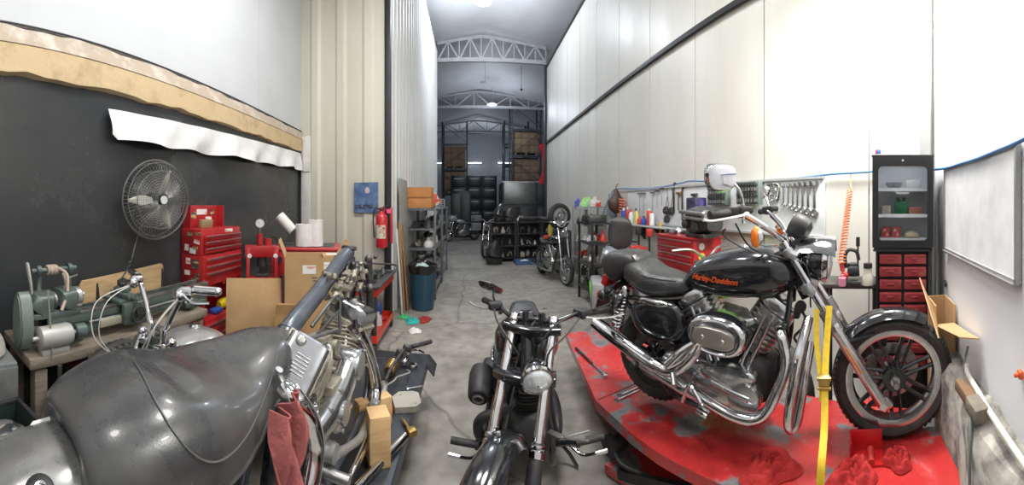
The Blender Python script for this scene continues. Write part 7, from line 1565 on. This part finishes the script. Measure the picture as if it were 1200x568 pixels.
for px_, m, s, lab in ((1158, mat('brown_brick', (.20,.12,.07), .9, bump=.5), (.14,.05,.05), 'brown wood offcut lying at the far end of the concrete ledge'), (1173, mat('grey_brick', (.22,.19,.15), .9, col2=(.12,.10,.09), bump=.5), (.10,.06,.06), 'grey brown stone block lying nearer on the concrete ledge')):
    p = BW(SB(px_), D_BOARD-.105, .765); o = B().box((0,0,s[2]/2), s, (0,.1,.1), bev=.008).build('rubble_block', m, loc=p, rz=RZB); tag(o, lab, 'block')
o = B().box((0,0,0), (.03,.016,.028), bev=.005).cyl((0,-.005,0), (0,-.022,.0), .007, n=10).build('orange_plug', ORANGE, loc=BW(SB(1199), D_BOARD-.012, 1.0), rz=RZB); tag(o, 'orange plug on the white wall at the right frame edge', 'plug')
o = B().ring((0,0,0), (0,1,0), .018, .005, 16, 6).ball((0,.0,0), .010, 10, 6).build('wall_anchor', IRON, loc=BW(SB(1110), D_BOARD-.012, 1.10), rz=RZB); tag(o, 'small dark wall anchor left under the whiteboard', 'anchor')
# open cardboard box wedged in the corner behind the front wheel
cbx = thing('cardboard_box', 'open brown cardboard box wedged in the corner behind the lifted front wheel', 'cardboard box', BW(-1.97, .492, 0), RZB)
b = B(); b.box((0,-.055,.52), (.22,.006,1.03)); b.box((0,.055,.52), (.22,.006,1.03)); b.box((-.107,0,.52), (.006,.11,1.03)); b.box((.107,0,.465), (.006,.11,.93)); b.box((0,0,.02), (.22,.11,.006)); b.build('walls', CARD, cbx)
b = B(); b.rings([[V((.107,-.055,.93)), V((.107,.052,.93)), V((.112,.052,.925)), V((.112,-.055,.925))], [V((.50,-.04,1.00)), V((.50,.06,.98)), V((.50,.06,.986)), V((.50,-.04,1.006))]]); b.build('flap', CARD, cbx)
b = B(); b.rings([[V((-.11,-.06,1.03)), V((.107,-.06,.98)), V((.107,-.054,.98)), V((-.11,-.054,1.03))], [V((-.06,-.12,1.16)), V((.30,-.09,.93)), V((.30,-.084,.93)), V((-.06,-.114,1.16))]]); b.build('flap', CARD, cbx)
# ----------------------------------------------------------------- lime dirt bike panel bike behind the tank of the lifted motorcycle
lb = thing('motorcycle', 'lime green dirt motorcycle mostly hidden behind the tank of the lifted motorcycle', 'motorcycle', (1.88,1.95,0), pi/2)
b = B(); b.loft([((-.35,0,1.10), .04,.015,3), ((-.1,0,1.07), .10,.03,3), ((.10,0,1.05), .09,.04,3), ((.32,0,1.08), .05,.02,3)], 18, 3); b.build('plastic_body', LIME, lb)
b = B(); b.loft([((.05,0,.96), .12,.10,3), ((.28,0,.94), .13,.12,3), ((.42,0,.98), .06,.05,3)], 18, 3); b.build('side_panel', LIME, lb)
wheel(lb, (.55,0,.34), .34, .09, .27, 'wire', 20, ALLOY, 'front_wheel', 0, 1, 32); wheel(lb, (-.42,0,.33), .33, .11, .25, 'wire', 20, ALLOY, 'rear_wheel', 0, 1, 32)
b = B(); b.box((.05,0,.62), (.30,.20,.34), bev=.04); b.cyl((.05,-.12,.60), (.05,.12,.60), .11, n=22); b.build('engine', DSTEEL, lb)
b = B(); b.tube([(.40,-.32,1.22), (.36,-.15,1.22), (.34,0,1.14), (.36,.15,1.22), (.40,.32,1.22)], .012, 8); b.build('handlebar', STEEL, lb)
for s in (-1,1): b = B(); b.cyl((.36,s*.09,1.12), (.55,s*.09,.34), .022, n=10); b.build('fork_leg', STEEL, lb)
b = B(); b.cyl((-.22,-.14,.92), (-.02,-.14,.90), .05, n=18); b.build('red_canister', REDP, lb)
# ================================================================= the warehouse beyond the hall
def FP(px, py, y): return P(px, py, y/cos(ang(px)))
STAIN = mat('stainless_cladding', (.30,.31,.31), .38, .85, col2=(.22,.23,.23), scale=2)
sc_ = thing('steel_container', 'stainless clad container across the end of the hall, dark below', 'container', (2.22,14.2,0), 0)
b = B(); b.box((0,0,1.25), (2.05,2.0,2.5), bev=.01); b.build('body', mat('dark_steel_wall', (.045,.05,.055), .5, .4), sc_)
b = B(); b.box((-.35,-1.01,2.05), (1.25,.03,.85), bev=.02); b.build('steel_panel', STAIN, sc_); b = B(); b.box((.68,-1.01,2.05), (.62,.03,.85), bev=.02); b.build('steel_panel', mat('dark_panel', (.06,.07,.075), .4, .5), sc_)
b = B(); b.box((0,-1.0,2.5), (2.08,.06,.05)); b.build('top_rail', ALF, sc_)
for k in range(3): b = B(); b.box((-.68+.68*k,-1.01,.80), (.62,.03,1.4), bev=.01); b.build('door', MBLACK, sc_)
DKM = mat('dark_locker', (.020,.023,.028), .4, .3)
for k, (x, lab) in enumerate(((-.72,'dark steel locker cabinet at the far left end of the hall'),(.12,'dark steel locker cabinet between the left locker and the steel container'),(.96,'dark steel locker cabinet just left of the stainless container'))):
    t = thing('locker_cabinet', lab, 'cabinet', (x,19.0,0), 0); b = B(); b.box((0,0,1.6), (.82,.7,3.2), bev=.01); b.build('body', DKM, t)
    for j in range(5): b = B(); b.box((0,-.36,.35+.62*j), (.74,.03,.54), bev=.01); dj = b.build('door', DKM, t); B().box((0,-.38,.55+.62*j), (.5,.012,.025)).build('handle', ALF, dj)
bx_ = thing('machine_cabinet', 'tall dark machine cabinet standing before the far lockers', 'cabinet', FP(540,200,16.8)*V((1,1,0)) if False else (-.55,17.2,0), 0)
b = B(); b.box((0,0,1.15), (1.0,.8,2.3), bev=.02); b.build('body', DKM, bx_)
for s in (-1,1): b = B(); b.box((s*.24,-.41,1.2), (.42,.02,1.9), bev=.01); b.build('door', IRON, bx_)
BRN = mat('brown_carton_stack', (.25,.17,.11), .85, 0, col2=(.19,.13,.08), scale=2)
def pallet_rack(loc, w, d, levels, lab, z0, seed):
    t = thing('pallet_rack', lab, 'pallet rack', loc, 0); H = levels[-1]+1.3
    for x in (-w/2,w/2):
        for y in (-d/2,d/2): b = B(); b.box((x,y,H/2), (.09,.09,H)); b.build('upright', mat('rack_dark', (.05,.055,.065), .5, .3), t)
        b = B()
        for k in range(7): b.bar((x,-d/2,.4+k*H/8), (x,d/2,.4+(k+1)*H/8), .03)
        b.build('side_brace', MATS['rack_dark'], t)
    for z in levels:
        for y in (-d/2,d/2): b = B(); b.box((0,y,z-.06), (w,.05,.12)); b.build('beam', MATS['rack_dark'], t)
    b = B()
    for k, z in enumerate(levels): b.bar((-w/2,-d/2-.03,z+.05), (w/2,-d/2-.03,z+1.15), .03) if k % 2 else b.bar((w/2,-d/2-.03,z+.05), (-w/2,-d/2-.03,z+1.15), .03)
    b.build('diagonal_tie', MATS['rack_dark'], t)
    return t
def pallet_load(x, y, z, w, d, h, lab):
    t = thing('pallet_load', lab, 'pallet', (x,y,z), 0); b = B()
    for k in range(5): b.box((-w/2+w*.1+k*w*.2,0,.11), (w*.13,d,.02))
    for k in range(3): b.box((-w*.42+k*w*.42,0,.05), (.09,d,.10))
    b.build('pallet', PLANK, t)
    nx, nz = 3, 3
    for i in range(nx):
        for j in range(nz): b = B(); b.box((-w/2+w/nx*(i+.5),0,.125+(h-.12)/nz*(j+.5)), (w/nx-.01,d*.95,(h-.12)/nz-.01), bev=.01); b.build('carton', BRN, t)
pallet_rack((-1.02,20.6,0), 1.45, 1.1, (2.3,3.75,5.2), 'pallet rack with brown cartons at the far left of the warehouse', 0, 1)
pallet_load(-1.02,20.6,2.305,1.25,.95,1.25,'brown carton pallet on the lower beam of the far left rack'); pallet_load(-1.02,20.6,3.755,1.25,.95,1.3,'brown carton pallet on the upper beam of the far left rack')
pallet_rack((2.72,17.4,0), 1.45, 1.1, (2.7,4.1,5.4), 'pallet rack with brown cartons above the stainless container', 0, 2)
pallet_load(2.72,17.4,2.705,1.25,.95,1.2,'brown carton pallet on the lower beam of the right rack'); pallet_load(2.72,17.4,4.105,1.25,.95,1.2,'brown carton pallet on the upper beam of the right rack')
pallet_rack((2.60,20.4,0), 1.4, 1.1, (2.6,4.0,5.2), 'second pallet rack standing behind the right-hand rack', 0, 3)
TUBE = mat('tube_lamp', (1,1,1), .5, emis=(.85,.92,1), estr=9)
for px_, lab in ((520,'glowing tube lamp on the far wall behind the left pallet rack'),(556,'glowing tube lamp in the middle of the far wall'),(592,'glowing tube lamp on the far wall left of the right pallet racks')):
    p = FP(px_, 190.5, 26.5); t = thing('tube_lamp', lab, 'lamp', p, 0); B().box((0,0,.04), (1.2,.08,.06), bev=.01).build('housing', ALF, t); B().cyl((-.55,0,-.01), (.55,0,-.01), .035, n=14).build('tube', TUBE, t)
# red curved sign on the right of the opening
p = FP(638,192,12.6); t = thing('red_sign', 'red curved sign hanging beyond the dark post at the right of the opening', 'sign', p, 0)
o = []; 
for k in range(15): a = -1.1+2.2*k/14; o.append((-.25+.85*cos(a)*.6, .85*sin(a)))
for k in range(15): a = 1.1-2.2*k/14; o.append((-.42+.60*cos(a)*.6, .80*sin(a)))
B().prism(o, .04, (0,0,0), Matrix.Rotation(pi/2,4,'X')).build('panel', mat('sign_red', (.60,.02,.03), .4), t); B().box((.12,.04,0), (.16,.03,1.5)).build('back_plate', ALF, t)
# black shelving with motorcycles parts in front of the container
def brack(x, y, w, hs, lab):
    t = thing('shelf_rack', lab, 'shelf rack', (x,y,0), 0)
    for a in (-w/2,w/2):
        for c in (-.22,.22): b = B(); b.box((a,c,hs[-1]/2), (.04,.04,hs[-1])); b.build('upright', MBLACK, t)
    for z in hs: b = B(); b.box((0,0,z-.015), (w,.46,.03)); b.build('shelf', MBLACK, t)
    b = B(); b.box((0,.225,hs[-1]/2), (w,.01,hs[-1])); b.build('back_panel', MBLACK, t); return t
RX = ((.88,9.75,.70,(.12,.46,.80,1.12),'black shelf rack of engine parts at the left of the cluster before the container'),(1.62,9.75,.66,(.12,.46,.80,1.12),'black shelf rack of engine parts in the middle of the cluster'),(2.15,9.6,.36,(.12,.46,.80,1.12),'narrow black shelf rack at the right of the cluster by the wall'))
for i, (x, y, w, hs, lab) in enumerate(RX):
    brack(x, y, w, hs, lab); wd = ('left','middle','right')[i]
    for k, z in enumerate(hs[:-1]): junk(x, y-.04, z, w-.12, .34, 6 if i < 2 else 3, 71+k+5*i, 'shelf %s of %s black rack' % (('one','two','three')[k], wd), 'parts on shelf %s of the %s black rack' % (('one','two','three')[k], wd), [DSTEEL,IRON,STEEL,MBLACK,mat('cream_part',(.45,.42,.36),.5),ALLOY], hmax=.22, hmin=.12)
def seat_thing(x, y, z, rz, lab, m=LEATHER, s=1.0):
    o = B().loft([((-.34*s,0,.06*s), .05*s,.03*s,2.6), ((-.2*s,0,.09*s), .14*s,.07*s,2.6), ((.05*s,0,.07*s), .12*s,.06*s,2.6), ((.3*s,0,.10*s), .08*s,.05*s,2.6), ((.36*s,0,.10*s), .02*s,.02*s,2.6)], 20, 4).build('spare_saddle', m, loc=(x,y,z), rz=rz); tag(o, lab, 'seat')
seat_thing(1.62,9.72,1.125,.2,'black motorcycle seat lying on the middle black rack'); seat_thing(2.15,9.4,1.135,-.3,'black motorcycle seat lying on the right black rack',s=.9)
for (x, y, z, s, lab, m) in ((.78,9.7,1.125,.22,'large black fairing standing on the left black rack',BLACK),(1.06,9.68,1.125,.17,'grey black fairing beside the large one on the left rack',DSTEEL),(.60,9.2,0,.28,'black motorcycle fairing standing on the floor left of the racks',MBLACK)):
    o = B().loft([((0,0,0), s*.7,s*.5,3), ((0,.02,s*.8), s*.9,s*.7,2.6), ((.02,.0,s*1.7), s*.7,s*.5,2.4), ((.06,-.02,s*2.3), s*.25,s*.15,2.2)], 22, 5).build('fairing', m, loc=(x,y,z)); tag(o, lab, 'fairing')
o = B().tube([(-.25,0,.02), (-.12,-.05,.16), (0,0,.10), (.12,-.05,.16), (.25,0,.05)], .018, 8).box((0,0,.05), (.10,.08,.10), bev=.02).build('handlebar', STEEL, loc=(1.30,9.62,1.125), rz=1.4); tag(o, 'bent steel handlebar lying between the two black rack tops', 'handlebar')
o = B().turn([(.01,0),(.07,.004),(.07,.30),(.03,.36),(.03,.40)], (0,0,0), (0,0,1), 18).build('yellow_canister', mat('canister_yellow', (.55,.42,.04), .4), loc=(2.12,9.05,.72)); tag(o, 'tall yellow canister standing right of the black racks', 'canister')
o = B().box((0,0,.35), (.24,.24,.70), bev=.01).box((0,-.125,.35), (.18,.012,.6)).build('pedestal', IRON, loc=(2.12,9.05,0)); tag(o, 'dark pedestal under the yellow canister', 'pedestal')
tr_ = thing('blue_tray', 'low blue tray with papers on the floor before the black racks', 'tray', (1.43,9.15,0), .1)
b = B(); b.box((0,0,.01), (.55,.36,.02)); 
for s in (-1,1): b.box((s*.27,0,.06), (.015,.36,.10)); b.box((0,s*.175,.06), (.55,.015,.10))
b.build('tub', mat('dull_blue', (.07,.15,.32), .5), tr_)
o = rag_mesh((0,0,0), .16, .10, 77).build('crumpled_paper', PAPER, loc=(1.43,9.15,.022)); tag(o, 'crumpled white paper in the low blue tray', 'paper')
fn_ = G(571,290,0); t = thing('floor_fan', 'small white wheeled base on the floor left of the black racks', 'base', (fn_.x,fn_.y,0), 0)
B().box((0,0,.12), (.22,.20,.16), bev=.02).build('body', WHITE, t); B().ring((0,-.05,.33), (0,1,.2), .14, .012, 28, 6).cyl((0,0,.2), (0,-.03,.33), .02, n=10).build('ring_guard', STEEL, t)
small_bike('silver touring motorcycle with side cases parked at the far end of the hall', (-.42,15.3,0), -2.5, mat('silver_bike', (.45,.46,.48), .4, .4), pann=True, wire=False)
small_bike('black motorcycle parked left behind the floor fairing at the rack cluster', (.62,10.9,0), -1.9, BLACK, wire=False)
# ================================================================= light and camera
def area(name, loc, target, size, power, col=(1,1,1), sy=None):
    l = bpy.data.lights.new(name, 'AREA'); l.energy = power; l.color = col; l.size = size; l.shape = 'DISK'
    if sy: l.shape = 'RECTANGLE'; l.size_y = sy
    o = bpy.data.objects.new(name, l); COL.objects.link(o); o.location = loc
    o.rotation_euler = (V(target)-V(loc)).to_track_quat('-Z', 'Y').to_euler(); return o
def bulb(name, loc, power, col=(1,1,1), r=.12):
    l = bpy.data.lights.new(name, 'POINT'); l.energy = power; l.color = col; l.shadow_soft_size = r
    o = bpy.data.objects.new(name, l); COL.objects.link(o); o.location = loc; return o
area('overhead_fill', (.5, 1.7, 5.6), (.5, 1.7, 0), 1.3, 250, (1,.985,.95))  # unseen area light added above the near zone for soft overall brightness
area('corner_flood', (2.05, .75, 3.30), (2.45, .70, 2.2), .4, 190, (1,.98,.93))
area('side_fill', (-.5, -.5, 4.0), (-.9, .8, 0.6), .5, 45, (1,.97,.92))  # added fill from behind the camera, no fixture
area('bay_fill', (-.9, 2.3, 4.6), (-1.2, 2.8, 0), .5, 70, (1,.98,.95))  # added fill over the left bay, no fixture
bulb('high_bay_light', (.27, 8.3, 6.42), 520, (.86,.91,1), .2)
bulb('far_roof_fill', (.9, 15.3, 5.9), 230, (.80,.88,1), .3)  # bulb added to brighten the far roof and trusses
bulb('far_wall_fill', (.6, 23.5, 5.3), 130, (.80,.88,1), .3)  # extra bulb added to lift the upper far wall
for i, (y, zz) in enumerate(((8.3, 6.55), (15.3, 6.1))):
    t = thing('high_bay_lamp', ('round high bay lamp glowing under the near hall roof', 'round lamp added around the fill light under the farther warehouse roof')[i], 'lamp', ((.27,.9)[i], y, zz), 0)  # second lamp is an added fixture at the far roof fill
    b = B(); b.turn([(.22,0),(.20,.03),(.10,.09),(.05,.16),(.03,.22)], (0,0,0), (0,0,1), 28); b.cyl((0,0,.2), (0,0,.75), .012, n=8); b.build('housing', TRUSS, t)
    b = B(); b.turn([(.004,.004),(.20,.004),(.20,.012),(.004,.012)], (0,0,0), (0,0,1), 28); b.build('diffuser', mat('bay_lamp_glow', (1,1,1), .5, emis=(.72,.82,1), estr=14), t)
W = bpy.data.worlds.new('world'); SC.world = W; W.use_nodes = True
W.node_tree.nodes['Background'].inputs[0].default_value = (.8,.85,.9,1); W.node_tree.nodes['Background'].inputs[1].default_value = .12
cam = bpy.data.cameras.new('camera'); co = bpy.data.objects.new('camera', cam); COL.objects.link(co); SC.camera = co
cam.type = 'PANO'; cam.panorama_type = 'CENTRAL_CYLINDRICAL'
cam.central_cylindrical_radius = 1.0
cam.central_cylindrical_range_u_min = -600/F; cam.central_cylindrical_range_u_max = 600/F
cam.central_cylindrical_range_v_min = -(568-HY)/F; cam.central_cylindrical_range_v_max = HY/F
co.location = (0, 0, EYE); co.rotation_euler = (pi/2, 0, -ang(600)); cam.clip_start = .02; cam.clip_end = 100
SC.view_settings.view_transform = 'Standard'; SC.view_settings.look = 'None'; SC.view_settings.gamma = 1; SC.view_settings.exposure = -.75
SC.view_settings.use_curve_mapping = False
SC.cycles.max_bounces = 8; SC.cycles.sample_clamp_indirect = 6; SC.cycles.use_denoising = True
